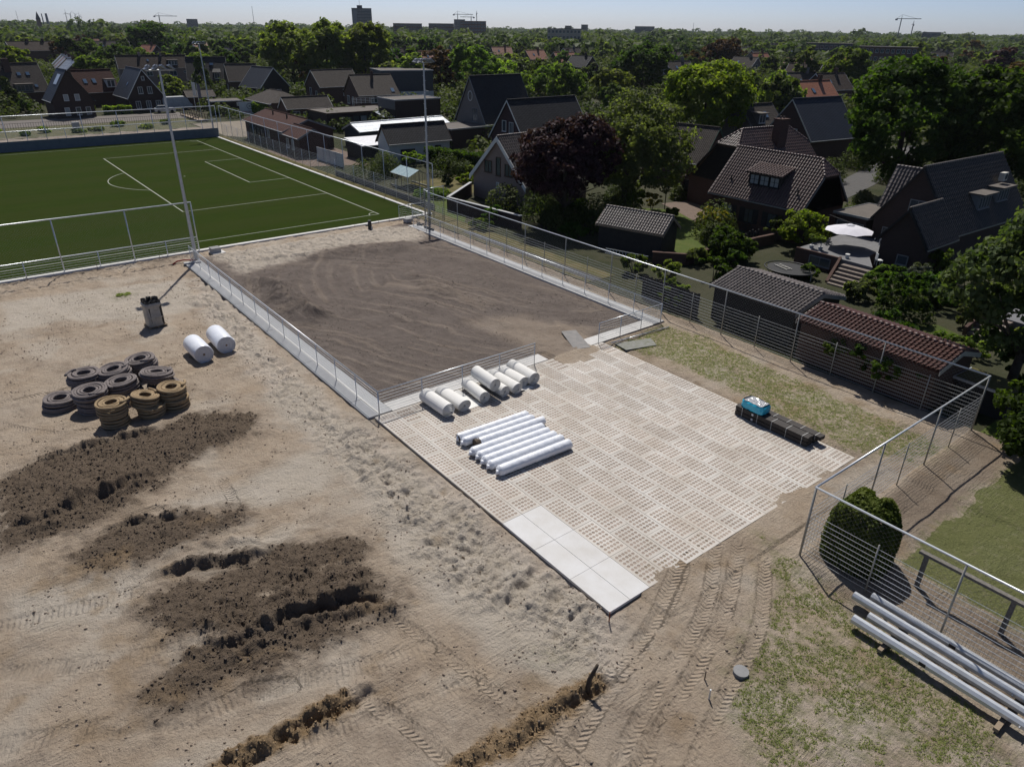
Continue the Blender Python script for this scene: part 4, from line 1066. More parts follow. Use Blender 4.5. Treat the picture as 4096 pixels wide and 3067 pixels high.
for k, (x, y) in enumerate([(-31.9, 22.0), (-31.5, 21.75), (-31.3, 22.05)]): tag(MB().box((0, 0, .08), (.35, .22, .16)).build('paver_block', mat('dark block', (.08, .075, .075), None, 5, .9), None, (x, y, .02), (0, 0, k * .9)), ['dark paver block nearest the cable pit', 'dark paver block on the kerb edge by the mast', 'dark paver block nearest the black pipe'][k], 'block')
for k, (y, h) in enumerate([(22.1, .75), (20.2, .3), (19.0, .3), (16.4, .3), (-1.5, .35), (-6.2, .7), (-11.0, .6)]):
    stake(-34.6, y, h, .022, WOOD, ['tall wooden survey peg by the five bar rail', 'low peg in front of the pitch kerb between rail and black shaft', 'low peg just left of the five bar rail along the kerb', 'low peg left of the black shaft', 'stub peg below the ball stop fence near the mast', 'rusty peg below the ball stop fence, mid way', 'rusty peg below the ball stop fence toward the picture edge'][k])
# ------------------------------------------------------------------ trees and shrubs
def leaves(P, N, size, rng, asp=.62):
    """one quad per leaf"""
    n = len(P)
    r = rng.normal(size=(n, 3)); a = np.cross(N, r); a /= np.linalg.norm(a, axis=1, keepdims=True) + 1e-9
    b = np.cross(N, a)
    s = size * rng.uniform(1.0, 2.1, (n, 1))
    fold = N * s * .18
    V = np.stack([P - a * s * .5, P + b * s * asp * .5 + fold, P + a * s * .5, P - b * s * asp * .5 + fold], 1).reshape(-1, 3)
    F = np.arange(4 * n).reshape(-1, 4)
    return V, F
def crown_mesh(seed, w, h, leaf, nleaf, m, shape='round', nl=9, gap=.35):
    rng = np.random.default_rng(seed)
    rw, rh = w / 2, h / 2
    if shape == 'cone':
        k = max(20, nleaf // 60)
        f = rng.uniform(0, 1, k) ** .8; an = rng.uniform(0, 2 * PI, k); r = rw * (1 - f) * rng.uniform(.75, 1.05, k) + .1
        C = np.stack([r * np.cos(an), r * np.sin(an), h * f], 1); D = np.stack([np.cos(an), np.sin(an), f * 0 + .5], 1)
        cr = np.full(k, max(.25, w * .13))
    else:
        lob = []
        for i in range(nl):
            an = 2 * PI * (i + rng.uniform(-.3, .3)) / nl * 2.4; el = rng.uniform(-.55, .95)
            q = rng.uniform(.38, .62)
            lob.append((rw * q * math.cos(an) * math.cos(el), rw * q * math.sin(an) * math.cos(el), rh * (1 + q * 1.15 * math.sin(el)), rng.uniform(.42, .6)))
        lob.append((0, 0, rh * 1.35, .5)); lob.append((0, 0, rh, .62))
        C = []; D = []; cr = []
        k = max(26, nleaf // 55)
        for i in range(k * 3):
            l = lob[rng.integers(len(lob))]
            d = rng.normal(size=3); d[2] += .25; d /= np.linalg.norm(d)
            p = np.array([l[0] + d[0] * l[3] * rw, l[1] + d[1] * l[3] * rw, l[2] + d[2] * l[3] * rh * .95])
            q = (p[0] / rw) ** 2 + (p[1] / rw) ** 2 + ((p[2] - rh) / rh) ** 2
            if q < .32 or q > 1.18 or p[2] < h * .02: continue
            C.append(p); D.append(d); cr.append(w * rng.uniform(.045, .095) + leaf * .4)
            if len(C) >= k: break
        C = np.array(C); D = np.array(D); cr = np.array(cr); k = len(C)
    i = rng.integers(k, size=nleaf)
    off = rng.normal(size=(nleaf, 3)); off /= np.linalg.norm(off, axis=1, keepdims=True)
    off *= rng.uniform(.25, 1, (nleaf, 1)) * cr[i][:, None]
    if shape == 'weep':
        off[:, :2] *= .45; off[:, 2] = -np.abs(off[:, 2]) * 3.4
    else: off[:, 2] *= .7
    P = C[i] + off
    P[:, 2] = np.maximum(P[:, 2], .05)
    N = D[i] * .5 + off / (cr[i][:, None]) * .5 + rng.normal(size=(nleaf, 3)) * .55 + np.array([0, 0, .35])
    if shape == 'weep': N[:, 2] *= .3
    N /= np.linalg.norm(N, axis=1, keepdims=True) + 1e-9
    V, F = leaves(P, N, leaf, rng, .34 if shape == 'weep' else .68)
    c = np.clip(rng.uniform(0, 1, k)[i] * .65 + rng.uniform(0, .5, nleaf) - .08, 0, 1)
    col = np.repeat(np.stack([c, c, c, np.ones(nleaf)], 1), 4, 0)
    return npmesh('crown', V, F, m, {'leaf': col})
LF = {
    'dark': mat_leaf('dark green leaf', (.021, .046, .009), (.062, .098, .019)),
    'mid': mat_leaf('green leaf', (.048, .082, .017), (.115, .150, .034)),
    'light': mat_leaf('light green leaf', (.085, .115, .028), (.170, .195, .055)),
    'bright': mat_leaf('bright green leaf', (.080, .135, .018), (.190, .235, .040)),
    'olive': mat_leaf('grey olive leaf', (.065, .082, .034), (.125, .142, .062)),
    'copper': mat_leaf('copper beech leaf', (.030, .014, .020), (.072, .034, .043), .25),
    'brown': mat_leaf('red brown leaf', (.05, .028, .014), (.105, .060, .026), .3),
    'yellow': mat_leaf('golden leaf', (.20, .17, .025), (.36, .29, .05), .3),
    'orange': mat_leaf('orange leaf', (.16, .085, .02), (.25, .14, .035), .3),
    'silver': mat_leaf('silver leaf', (.10, .12, .09), (.19, .21, .16), .2),
    'clip': mat_leaf('clipped yew needle', (.042, .068, .012), (.125, .155, .03), .2),
    'plane': mat_leaf('plane tree leaf', (.036, .056, .02), (.10, .122, .05), .35),
    'yew': mat_leaf('yew needle', (.030, .050, .011), (.085, .112, .026), .15),
    'far': mat_leaf('far foliage', (.040, .066, .020), (.095, .120, .036), .3),
}
def tree(label, x, y, h, w, kind, n=5000, leaf=.35, clear=.18, shape='round', seed=None, group=None, cat='tree', name='tree', limbs=6, tr=None, z=-.05):
    seed = seed if seed is not None else int(abs(x * 31 + y * 17)) % 9999
    t = thing(name, label, cat, (x, y, z), 0, group)
    ch = h * (1 - clear)
    link('crown', crown_mesh(seed, w, ch, leaf, int(n * 1.25), LF[kind], shape), t, (0, 0, h * clear))
    R = random.Random(seed); b = MB(); r0 = tr or max(.05, h * .022)
    b.tube([(0, 0, -.3), (.03 * h * R.uniform(-1, 1) * .3, 0, h * .25), (R.uniform(-.2, .2), R.uniform(-.2, .2), h * .55), (R.uniform(-.3, .3), R.uniform(-.3, .3), h * .85)], [r0 * 1.25, r0, r0 * .6, r0 * .15], 8)
    for k in range(limbs):
        a = 2 * PI * k / limbs + R.uniform(-.4, .4); z0 = h * (clear * .7 + .1 + .05 * k / limbs); L = w * .36
        b.tube([(0, 0, z0), (L * .5 * math.cos(a), L * .5 * math.sin(a), z0 + h * .14), (L * math.cos(a), L * math.sin(a), z0 + h * R.uniform(.2, .4))], [r0 * .5, r0 * .32, r0 * .08], 6)
    b.build('trunk', BARK, t, smooth=True)
    return t
def shrub(label, x, y, h, w, kind, n=1600, leaf=.16, shape='round', name='shrub', group=None, z=-.05, seed=None):
    seed = seed if seed is not None else int(abs(x * 37 + y * 11)) % 9999
    t = thing(name, label, name.replace('_', ' '), (x, y, z), 0, group)
    link('foliage', crown_mesh(seed, w, h, leaf, n, LF[kind], shape, 7), t)
    b = MB(); R = random.Random(seed)
    for k in range(4):
        a = R.uniform(0, 6.3); b.tube([(0, 0, -.2), (w * .12 * math.cos(a), w * .12 * math.sin(a), h * .35), (w * .25 * math.cos(a), w * .25 * math.sin(a), h * .65)], [.05, .035, .012], 5)
    b.build('stem', BARK, t)
    return t
def hedge(label, x0, y0, x1, y1, h, d, kind, n=3000, leaf=.14, z=-.05):
    L = math.hypot(x1 - x0, y1 - y0); rng = np.random.default_rng(int(abs(x0 * 7 + y0 * 3)))
    t = thing('hedge', label, 'hedge', ((x0 + x1) / 2, (y0 + y1) / 2, z), math.atan2(y1 - y0, x1 - x0))
    P = np.stack([rng.uniform(-L / 2, L / 2, n), rng.uniform(-d / 2, d / 2, n), rng.uniform(0, h, n)], 1)
    k = rng.integers(0, 3, n); P[k == 0, 2] = h; P[k == 1, 1] = np.sign(P[k == 1, 1]) * d / 2
    P += rng.normal(size=P.shape) * .06; P[:, 2] = np.maximum(P[:, 2], .03); P[:, 2] += .1 * np.sin(P[:, 0] * 2)
    N = rng.normal(size=(n, 3)); N[k == 0, 2] += 1.5; N[k == 1, 1] += np.sign(P[k == 1, 1]) * 1.5; N /= np.linalg.norm(N, axis=1, keepdims=True)
    V, F = leaves(P, N, leaf, rng); c = rng.uniform(0, 1, n); col = np.repeat(np.stack([c, c, c, c * 0 + 1], 1), 4, 0)
    link('foliage', npmesh('foliage', V, F, LF[kind], {'leaf': col}), t)
    MB().box((0, 0, h * .42), (L - .3, d * .55, h * .84)).build('inner_twigs', mat('hedge twigs', (.02, .022, .012), (.03, .026, .016), 6, .95, 1, 10), t)
    return t

def clipped_mesh(seed, w, h, leaf, n, m):
    """a close clipped barrel of needles"""
    rng = np.random.default_rng(seed)
    q = rng.normal(size=(n, 3)); q[:, 2] = np.abs(q[:, 2]); q /= np.linalg.norm(q, axis=1, keepdims=True)
    k = (np.abs(q) ** 3.4).sum(1, keepdims=True) ** (-1 / 3.4)
    lump = .88 + .2 * fbm(q[:, 0] * 3 + 9, q[:, 1] * 3 + q[:, 2] * 2.5 + 5, seed, 4, .65)[:, None] + .05 * rng.uniform(-1, .6, (n, 1))
    P = q * k * lump * np.array([w / 2, w / 2, h]); P[:, 2] = np.maximum(P[:, 2], .05)
    N = q + rng.normal(size=(n, 3)) * .5; N /= np.linalg.norm(N, axis=1, keepdims=True)
    V, F = leaves(P, N, leaf, rng, .5); c = np.clip(lump[:, 0] * 5 - 4.5 + rng.uniform(-.2, .2, n), 0, 1)
    return npmesh('foliage', V, F, m, {'leaf': np.repeat(np.stack([c, c, c, c * 0 + 1], 1), 4, 0)})

# ------------------------------------------------------------------ houses
WHITE = mat('white painted wood', (.68, .68, .66), (.58, .58, .56), 2, .5); CREAM = mat('cream painted wood', (.52, .50, .44), (.45, .43, .38), 2, .6)
BLACKW = mat('black stained boarding', (.018, .017, .017), (.03, .028, .027), 3, .8, .3, 30); GREYW = mat('grey painted wood', (.22, .23, .24), None, 2, .6); GREENW = mat('green painted wood', (.03, .09, .06), None, 2, .5)
BROWNW = mat('brown timber', (.09, .05, .028), (.06, .035, .02), 5, .7); ZINC = mat('zinc gutter', (.36, .37, .38), (.28, .29, .30), 4, .45, metal=.6)
GLASS = mat_glass('window glass', (.06, .075, .085)); BLIND = mat_glass('window with pale blind', (.30, .34, .35), .2); BLUEG = mat_glass('blue skylight glass', (.10, .16, .24), .08)  # window glass base lightened, painting in the sky that panes reflect
BRICK = mat_brick('red brown brick', (.11, .058, .044), (.08, .045, .036), (.10, .09, .08)); DBRICK = mat_brick('dark brick', (.065, .042, .036), (.05, .034, .03), (.05, .045, .042))
BEIGE = mat_brick('pale pink brick', (.30, .225, .195), (.25, .185, .16), (.24, .21, .19)); GREYB = mat_brick('grey brick', (.19, .175, .16), (.155, .14, .13), (.17, .16, .15)); WBRICK = mat_brick('white painted brick', (.60, .60, .585), (.55, .55, .54), (.46, .46, .45))
PURP = mat_brick('purple brick', (.085, .045, .045), (.065, .037, .038), (.07, .06, .06))
TBLACK = mat_roof('black glazed pantiles', (.024, .024, .026), (.034, .034, .037), rough=.65, spec=.15); TBROWN = mat_roof('brown pantiles', (.07, .054, .045), (.05, .039, .033), rough=.85, spec=.12); TGREY = mat_roof('grey brown pantiles', (.082, .071, .062), (.06, .052, .046), rough=.85, spec=.12)
TRED = mat_roof('red brown pantiles', (.078, .038, .03), (.058, .03, .025), rough=.85, spec=.12); TORANGE = mat_roof('orange pantiles', (.30, .11, .055), (.22, .085, .045)); TNAVY = mat_roof('blue black slates', (.016, .022, .034), (.022, .028, .042), .3, .25, .6, .25, .02); TPINK = mat_roof('faded pink tiles', (.30, .19, .16), (.24, .15, .13), rough=.45)
CORR = mat_roof('pale corrugated sheets', (.50, .53, .56), (.40, .43, .46), .18, 1.2, .35, .5, .04, .5)
BITU = mat('bitumen roof', (.10, .088, .078), (.14, .122, .105), .8, .9, .3, 40)
_win = {}; HOUSES = []
def window_meshes(w_, h, nx, ny, fm):
    k = (round(w_, 2), round(h, 2), nx, ny, fm.name)
    if k not in _win:
        f = MB(); b = .07
        for c, d in (((0, 0, h / 2 - b / 2), (w_, .09, b)), ((0, 0, -h / 2 + b / 2), (w_, .09, b)), ((-w_ / 2 + b / 2, 0, 0), (b, .09, h - 2 * b)), ((w_ / 2 - b / 2, 0, 0), (b, .09, h - 2 * b))): f.box(c, d)
        f.box((0, -.05, -h / 2 - .02), (w_ + .1, .16, .035))
        for i in range(1, nx): f.box((-w_ / 2 + w_ * i / nx, .002, 0), (.045, .07, h - 2 * b))
        for j in range(1, ny): f.box((0, .004, -h / 2 + h * j / ny), (w_ - 2 * b, .05, .03))
        p = MB(); p.box((0, .02, 0), (w_ - 2 * b + .002, .012, h - 2 * b + .002))
        _win[k] = (f.mesh('window', fm), p.mesh('pane', GLASS), p.mesh('pane', BLIND))
    return _win[k]
def add_window(parent, loc, rz, w_, h, nx=1, ny=1, fm=None, blind=False, name='window'):
    a, p, q = window_meshes(w_, h, nx, ny, fm or WHITE)
    o = link(name, a, parent, loc, (0, 0, rz)); link('pane', q if blind else p, o)
    return o
_tile = {}
def tile_mesh(tw, tl, m, key):
    if key not in _tile:
        b = MB(); prof = [(-.5, 0.0), (-.32, -.02), (-.1, 0.015), (.14, .072), (.36, .064), (.54, .004)]
        for s0 in (0,):
            A = [(x * tw * 1.04, -tl * .56, z + .065) for x, z in prof]; B = [(x * tw * 1.04, tl * .5, z + .02) for x, z in prof]; Cc = [(x * tw * 1.04, -tl * .56, z + .018) for x, z in prof]
            n = len(prof)
            b.poly(A + B, [(k, k + 1, k + 1 + n, k + n) for k in range(n - 1)]); b.poly(Cc + A, [(k, k + 1, k + 1 + n, k + n) for k in range(n - 1)])
        _tile[key] = b.mesh('roof tile', m)
    return _tile[key]
def lay_tiles(root, roof, poly, tw, tl, m, key, quota, seed=1):
    """tiles on one slope; the nearest become objects, the rest one joined part"""
    P = [Vector(p) for p in poly]
    n = (P[1] - P[0]).cross(P[2] - P[0]).normalized()
    if n.z < 0: n = -n
    tx = Vector((0, 0, 1)).cross(n).normalized(); ty = n.cross(tx)
    o = P[0]; Q = [((p - o).dot(tx), (p - o).dot(ty)) for p in P]
    x0, x1 = min(q[0] for q in Q), max(q[0] for q in Q); y0, y1 = min(q[1] for q in Q), max(q[1] for q in Q)
    nx, ny = int((x1 - x0) / tw), int((y1 - y0) / tl)
    tw2, tl2 = (x1 - x0) / nx, (y1 - y0) / ny
    gx_, gy_ = np.meshgrid(x0 + tw2 * (np.arange(nx) + .5), y0 + tl2 * (np.arange(ny) + .5))
    ins = in_poly(gx_, gy_, Q)
    R = random.Random(seed); M = root.matrix_world
    me = tile_mesh(tw2, tl2, m, key); pl = []
    for a, b in zip(gx_[ins], gy_[ins]):
        p = o + tx * float(a) + ty * float(b) + n * (.012 + .008 * R.random()); pl.append(p)
    rz_ = Matrix.Rotation(root.rotation_euler.z, 3, 'Z')
    pl.sort(key=lambda p: (rz_ @ p + root.location - CAM).length)
    rot = Matrix((tx, ty, n)).transposed()
    for p in pl[:quota]:
        e = (rot @ Matrix.Rotation(R.uniform(-.02, .02), 3, 'Z')).to_euler()
        link('roof_tile', me, roof, p, e)
    rest = pl[quota:]
    if rest:
        mv = np.array([v.co[:] for v in me.vertices]); mf = [tuple(q.vertices) for q in me.polygons]
        A = np.array(rot); V = (mv @ A.T)[None] + np.array([tuple(p) for p in rest])[:, None]
        V = V.reshape(-1, 3); F_ = (np.array(mf)[None] + (np.arange(len(rest)) * len(mv))[:, None, None]).reshape(-1, 4)
        q = link('roof_tiles', npmesh('roof tiles', V, F_, m), roof); q['kind'] = 'stuff'
    return max(0, quota - len(pl))
def house(name, label, c, ang, L, W, he, hr, roof, wall, hip=(0, 0), hl=1.5, hv=None, wins=(), chim=(), dorm=(), sky_=(), verge=WHITE, gut=ZINC, tiles=None, cat='house', group=None, z=-.05, ov=.35, doors=(), gwall=None, plain=False, ridge=True):
    HOUSES.append((c[0], c[1], max(L, W) / 2 + 1.5))
    t = thing(name, label, cat, (c[0], c[1], z), rad(ang), group)
    bpy_m = Matrix.Translation(t.location) @ Matrix.Rotation(t.rotation_euler.z, 4, 'Z')
    hv = hv or (he + 2 * hr) / 3; sl = (hr - he) / (W / 2); wy = W / 2 - ov; wx = L / 2 - .22
    top = lambda y: hr - abs(y) * sl - .13
    pts = [(-wy, -.3), (wy, -.3), (wy, top(wy))]
    if hip[0] or hip[1]:
        yv = (hr - hv) / sl; pts += [(yv - .05, hv - .13), (-yv + .05, hv - .13)]
    else: pts += [(0, top(0))]
    pts += [(-wy, top(wy))]
    MB().prism_x(pts, -wx, wx).build('wall', wall, t)
    yv = (hr - hv) / sl if (hip[0] or hip[1]) else 0
    def slope(sg):
        P = [(-L / 2, sg * W / 2, he), (L / 2, sg * W / 2, he)]
        P += [(L / 2, sg * yv, hv), (L / 2 - hl, 0, hr)] if hip[1] else [(L / 2, 0, hr)]
        P += [(-L / 2 + hl, 0, hr), (-L / 2, sg * yv, hv)] if hip[0] else [(-L / 2, 0, hr)]
        return P if sg < 0 else P[::-1]
    rb = MB(); th = .1
    polys = [slope(-1), slope(1)]
    if hip[1]: polys.append([(L / 2, -yv, hv), (L / 2, yv, hv), (L / 2 - hl, 0, hr)])
    if hip[0]: polys.append([(-L / 2, yv, hv), (-L / 2, -yv, hv), (-L / 2 + hl, 0, hr)])
    for p in polys: rb.slab(p, th)
    ro = rb.build('roof', roof, t)
    if tiles:
        quota = 300
        order = [0, 2, 1, 3] if tiles.get('first') is None else tiles['first']
        for i in order:
            if i < len(polys) and i in tiles.get('only', (0, 1, 2, 3)): quota = lay_tiles(t, ro, polys[i], tiles['w'], tiles['l'], tiles['m'], tiles['key'] + str(i), quota, i + 3)
    if plain: return t
    if ridge:
        rm = MB(); xa, xb = -L / 2 + (hl if hip[0] else 0), L / 2 - (hl if hip[1] else 0)
        if tiles:
            seg = MB().tube([(-.18, 0, 0), (.17, 0, .015)], [.13, .145], 8).mesh('ridge tile', tiles['m'], True)
            runs = [((xa, 0, hr), (xb, 0, hr))]
            for hp, sg, xe in ((hip[1], 1, xb), (hip[0], -1, xa)):
                if hp: runs += [((xe, 0, hr), (sg * L / 2, -yv, hv)), ((xe, 0, hr), (sg * L / 2, yv, hv))]
            for p, q in runs:
                p = Vector(p); q = Vector(q); d = q - p; n = max(1, int(d.length / .33))
                e = d.to_track_quat('X', 'Z').to_euler()
                for k in range(n): link('ridge_tile', seg, ro, p + d * ((k + .5) / n) + Vector((0, 0, .05)), e)
        else:
            rm.cyl((xa, 0, hr + .01), (xb, 0, hr + .01), .12, 8); rm.build('ridge', roof, t)
    if verge:
        for sx in (-1, 1):
            if hip[0 if sx < 0 else 1]:
                for sy in (-1, 1): MB().slab([(sx * (L / 2 + .04), sy * W / 2, he + .03), (sx * (L / 2 - .0), sy * W / 2, he + .03), (sx * (L / 2 - .0), sy * yv, hv + .03), (sx * (L / 2 + .04), sy * yv, hv + .03)][::(1 if sx * sy < 0 else -1)], .22).build('bargeboard', verge, t)
            else:
                for sy in (-1, 1): MB().slab([(sx * (L / 2 + .04), sy * (W / 2 + .02), he + .03), (sx * L / 2, sy * (W / 2 + .02), he + .03), (sx * L / 2, 0, hr + .03), (sx * (L / 2 + .04), 0, hr + .03)][::(1 if sx * sy < 0 else -1)], .26).build('bargeboard', verge, t)
    if gut:
        for sy in (-1, 1): MB().box((0, sy * (W / 2 + .05), he - .06), (L, .12, .1)).build('gutter', gut, t)
    F4 = {'S': (0, lambda a, z_: (a, -wy - .02, z_)), 'N': (PI, lambda a, z_: (a, wy + .02, z_)), 'E': (PI / 2, lambda a, z_: (wx + .02, a, z_)), 'W': (-PI / 2, lambda a, z_: (-wx - .02, a, z_))}
    for q in wins:
        f, a, z_, w_, h = q[:5]; o = q[5] if len(q) > 5 else {}
        rz, fn = F4[f]; add_window(t, fn(a, z_), rz, w_, h, o.get('nx', 1), o.get('ny', 1), o.get('m'), o.get('blind'))
    for f, a, w_, h, m in doors:
        rz, fn = F4[f]; d = MB(); d.box((0, 0, 0), (w_, .06, h)); d.build('door', m, t, fn(a, h / 2), (0, 0, rz))
    for x, y, w_, d_, zt in chim:
        zb = hr - abs(y) * sl - .8; k = MB(); k.box((x, y, (zb + zt) / 2), (w_, d_, zt - zb)); k.box((x, y, zt + .04), (w_ + .12, d_ + .12, .08)); ko = k.build('chimney', wall if wall is not WBRICK else BRICK, t)
        MB().cyl((x - w_ * .2, y, zt + .08), (x - w_ * .2, y, zt + .35), .1, 8).cyl((x + w_ * .2, y, zt + .08), (x + w_ * .2, y, zt + .3), .1, 8).build('chimney_pot', mat('clay pot', (.12, .09, .08)), ko)
    for q in dorm:
        sg, x, zb, w_, h, kind = q[:6]; o = q[6] if len(q) > 6 else {}
        yf = (hr - zb) / sl; yb = max(.2, (hr - zb - h - .1) / sl)
        b = MB(); b.prism_x([(-yf - .02, zb), (-yb - .3, zb), (-yb - .3, zb + h), (-yf - .02, zb + h)], x - w_ / 2, x + w_ / 2)
        do = b.build('dormer', o.get('wall', BLACKW), t, rot=(0, 0, 0 if sg < 0 else PI))
        if kind == 'flat': MB().box((x, (-yf - yb) / 2 - .2, zb + h + .06), (w_ + .35, yf - yb + .55, .12)).build('dormer_roof', o.get('roof', BITU), do)
        else:
            zr = zb + h + (yf - max(.3, yb - 1.3)) * .26; P = [(x - w_ / 2 - .25, -yf - .35, zb + h - .02), (x + w_ / 2 + .25, -yf - .35, zb + h - .02), (x + w_ / 2 + .1, -max(.3, (hr - zr) / sl), zr), (x - w_ / 2 - .1, -max(.3, (hr - zr) / sl), zr)]
            dr = MB().slab(P, .1).build('dormer_roof', roof, do)
            if tiles: lay_tiles(t, do, P, tiles['w'], tiles['l'], tiles['m'], tiles['key'] + 'd', 0, 9)
        nw = o.get('n', 1); ww = (w_ - .2) / nw
        for k in range(nw):
            a_, p_, q_ = window_meshes(ww - .06, h - .3, o.get('nx', 2), o.get('ny', 1), o.get('m', WHITE))
            lx = x - w_ / 2 + .1 + ww * (k + .5)
            link('window', a_, do, (lx, -yf - .05, zb + h / 2 - .02)); link('pane', q_ if o.get('blind') else p_, do, (lx, -yf - .05, zb + h / 2 - .02))
    for sg, x, f, w_, h, m in sky_:
        y = (W / 2) * (1 - f); zz = he + (hr - he) * f; a = math.atan(sl)
        k = MB(); k.box((0, 0, .03), (w_, h, .09)); so = k.build('skylight', mat('skylight frame', (.12, .12, .13)), t, (x, sg * y, zz + .03), (a if sg < 0 else -a, 0, 0))
        MB().box((0, 0, .08), (w_ - .12, h - .12, .02)).build('pane', m, so)
    return t
def tilemat(name, c1, c2, rough=.5): return mat(name, c1, c2, 3.0, rough, .2, 30, var=.22, spec=.45)
TM_MAIN = tilemat('glazed brown roof tile', (.10, .062, .053), (.072, .047, .042), .4); TM_GREY = tilemat('weathered grey roof tile', (.135, .115, .108), (.10, .085, .08), .6); TM_RED = tilemat('red clay roof tile', (.095, .040, .030), (.066, .030, .025), .5); TM_BLK = tilemat('dark mossy roof tile', (.058, .047, .038), (.042, .036, .03), .6); TM_SHED = tilemat('scalloped grey roof tile', (.155, .13, .118), (.115, .098, .09), .55); TM_BEI = tilemat('brown roof tile', (.115, .09, .075), (.085, .065, .056), .5)
# ------------------------------------------------------------------ the houses next to the site
G2 = dict(nx=2, ny=1)
mf = house('brick_house', 'brown tiled cottage wing with the wide shed dormer facing the lawn', (-10.76, 50.37), 0, 10.53, 7.8, 3.03, 7.1, TBROWN, BRICK, (0, 1), 1.25, 5.78,
      wins=[('S', -2.95, 1.55, 1.05, 1.35, dict(nx=2, ny=2, m=BLACKW, blind=True)), ('S', -.45, 1.55, 1.05, 1.35, dict(nx=2, ny=2, m=BLACKW)), ('S', 2.1, 1.55, 1.05, 1.35, dict(nx=2, ny=2, m=BLACKW)), ('E', -1.1, 3.7, .6, 1.3, dict(m=BLACKW)), ('E', .6, 3.7, .6, 1.3, dict(m=BLACKW))],
      dorm=[(-1, .15, 4.25, 3.5, 1.25, 'shed', dict(n=3, nx=2, ny=2, m=BLACKW, blind=True))], verge=GREYW, tiles=dict(w=.29, l=.36, m=TM_MAIN, key='main'))
for a in (-3.75, -2.15, -1.25, .35, 1.3): MB().box((0, 0, 0), (.5, .05, 1.4)).build('shutter', BLACKW, mf, (a, -3.59, 1.55))
MB().slab([(5.14, -3.3, 2.75), (5.14, 3.3, 2.75), (5.14, 1.6, 5.5), (5.14, -1.6, 5.5)], .0).build('gable_boarding', BLACKW, mf)
for x, f in ((-3.6, .3), (3.9, .25)):
    MB().cyl((0, 0, -.2), (0, 0, .5), .07, 8).cyl((0, 0, .5), (0, 0, .62), .12, 8, .05).build('vent_pipe', BLACKW, mf, (x, -3.9 * (1 - f), 3.03 + 4.07 * f))
mr = house('brick_house', 'rear wing of the cottage with hipped brown roof, big chimney and black boarded gable', (-17.59, 57.0), 81.9, 10.62, 11.17, 2.82, 8.29, TBROWN, BRICK, (1, 1), 1.88, 6.83,
      wins=[('W', -2.7, 4.6, .9, 1.3, dict(nx=2, ny=3, m=BLACKW)), ('W', -2.2, 1.2, 1.9, 2.2, dict(nx=4, ny=3, m=GREYW))], chim=[(.6, -1.5, 1.2, 1.0, 9.3)], verge=BLACKW, tiles=dict(w=.29, l=.36, m=TM_MAIN, key='rear', only=(0, 3), first=[0, 3]))
MB().slab([(-5.115, 4.9, 3.0), (-5.115, -4.9, 3.0), (-5.115, -1.5, 6.6), (-5.115, 1.5, 6.6)], .0).build('gable_boarding', BLACKW, mr)
rm_ = house('brick_house', 'dark brick house on the right with two flat dormers', (2.95, 56.44), 87.8, 14.22, 7.08, 2.86, 7.82, TBLACK, DBRICK, wins=[('W', -.2, 4.6, 1.4, 1.2, dict(nx=2, m=GREYW)), ('W', 1.9, 2.1, .7, .8, dict(m=GREYW))],
      dorm=[(-1, -.6, 4.1, 2.3, 1.35, 'flat', dict(n=4, nx=1, m=GREYW, wall=GREYW)), (-1, 3.2, 4.3, 2.3, 1.3, 'flat', dict(n=4, nx=1, m=GREYW, wall=GREYW))], verge=BLACKW, tiles=dict(w=.3, l=.36, m=TM_BLK, key='rm', only=(0,), first=[0]))
house('house_wing', 'low front wing of the dark brick house, gable toward the terrace', (4.6, 46.87), 89.9, 5.4, 4.06, 2.74, 5.51, TBLACK, DBRICK, wins=[('W', -.3, 1.5, .9, .8, dict(m=GREYW))], verge=BLACKW, tiles=dict(w=.3, l=.36, m=TM_BLK, key='rf', only=(0,), first=[0]))
house('house_wing', 'side wing of the dark brick house with pale checked tiles', (-.9, 56.79), .4, 3.8, 4.2, 2.9, 6.44, TGREY, DBRICK, verge=GREYW, tiles=dict(w=.3, l=.38, m=TM_GREY, key='rl', only=(0,), first=[0]))
t = thing('house_extension', 'flat roofed extension between the cottage and the dark brick house', 'extension', (-2.3, 52.2, -.05), -.04)
MB().box((0, 0, 1.4), (3.0, 5.6, 2.8)).build('wall', DBRICK, t); MB().box((0, 0, 2.95), (3.3, 5.9, .1)).build('roof', BITU, t); rb = MB()
for c, d in (((0, -2.98, 2.95), (3.42, .06, .2)), ((0, 2.98, 2.95), (3.42, .06, .2)), ((-1.68, 0, 2.95), (.06, 5.9, .2)), ((1.68, 0, 2.95), (.06, 5.9, .2))): rb.box(c, d)
rb.build('roof_edge', ZINC, t)
for x in (-.6, .75): add_window(t, (x, -2.84, 1.7), 0, 1.2, 1.3, 1, 1, GREYW)
bg_ = house('brick_house', 'pale brick house with broad white bargeboards beside the purple beech', (-35.58, 39.25), 93.1, 10.0, 9.6, 2.39, 7.05, TBROWN, BEIGE, wins=[('W', 0, 3.9, .8, 2.0, dict(m=BROWNW)), ('W', 1.75, 3.7, 1.3, 1.3, dict(nx=2, m=BROWNW)), ('W', -1.75, 3.7, 1.3, 1.3, dict(nx=2, m=BROWNW)), ('W', .1, 1.9, .45, .6, dict(blind=True))], doors=[('W', -2.2, 1.6, 2.2, BROWNW)], tiles=dict(w=.3, l=.36, m=TM_BEI, key='bei', only=(0,), first=[0]))
for sy in (-1, 1): MB().slab([(-5.12, sy * 4.85, 2.42), (-5.05, sy * 4.85, 2.42), (-5.05, 0, 7.1), (-5.12, 0, 7.1)][::(1 if sy < 0 else -1)], .55).build('bargeboard', WHITE, bg_)
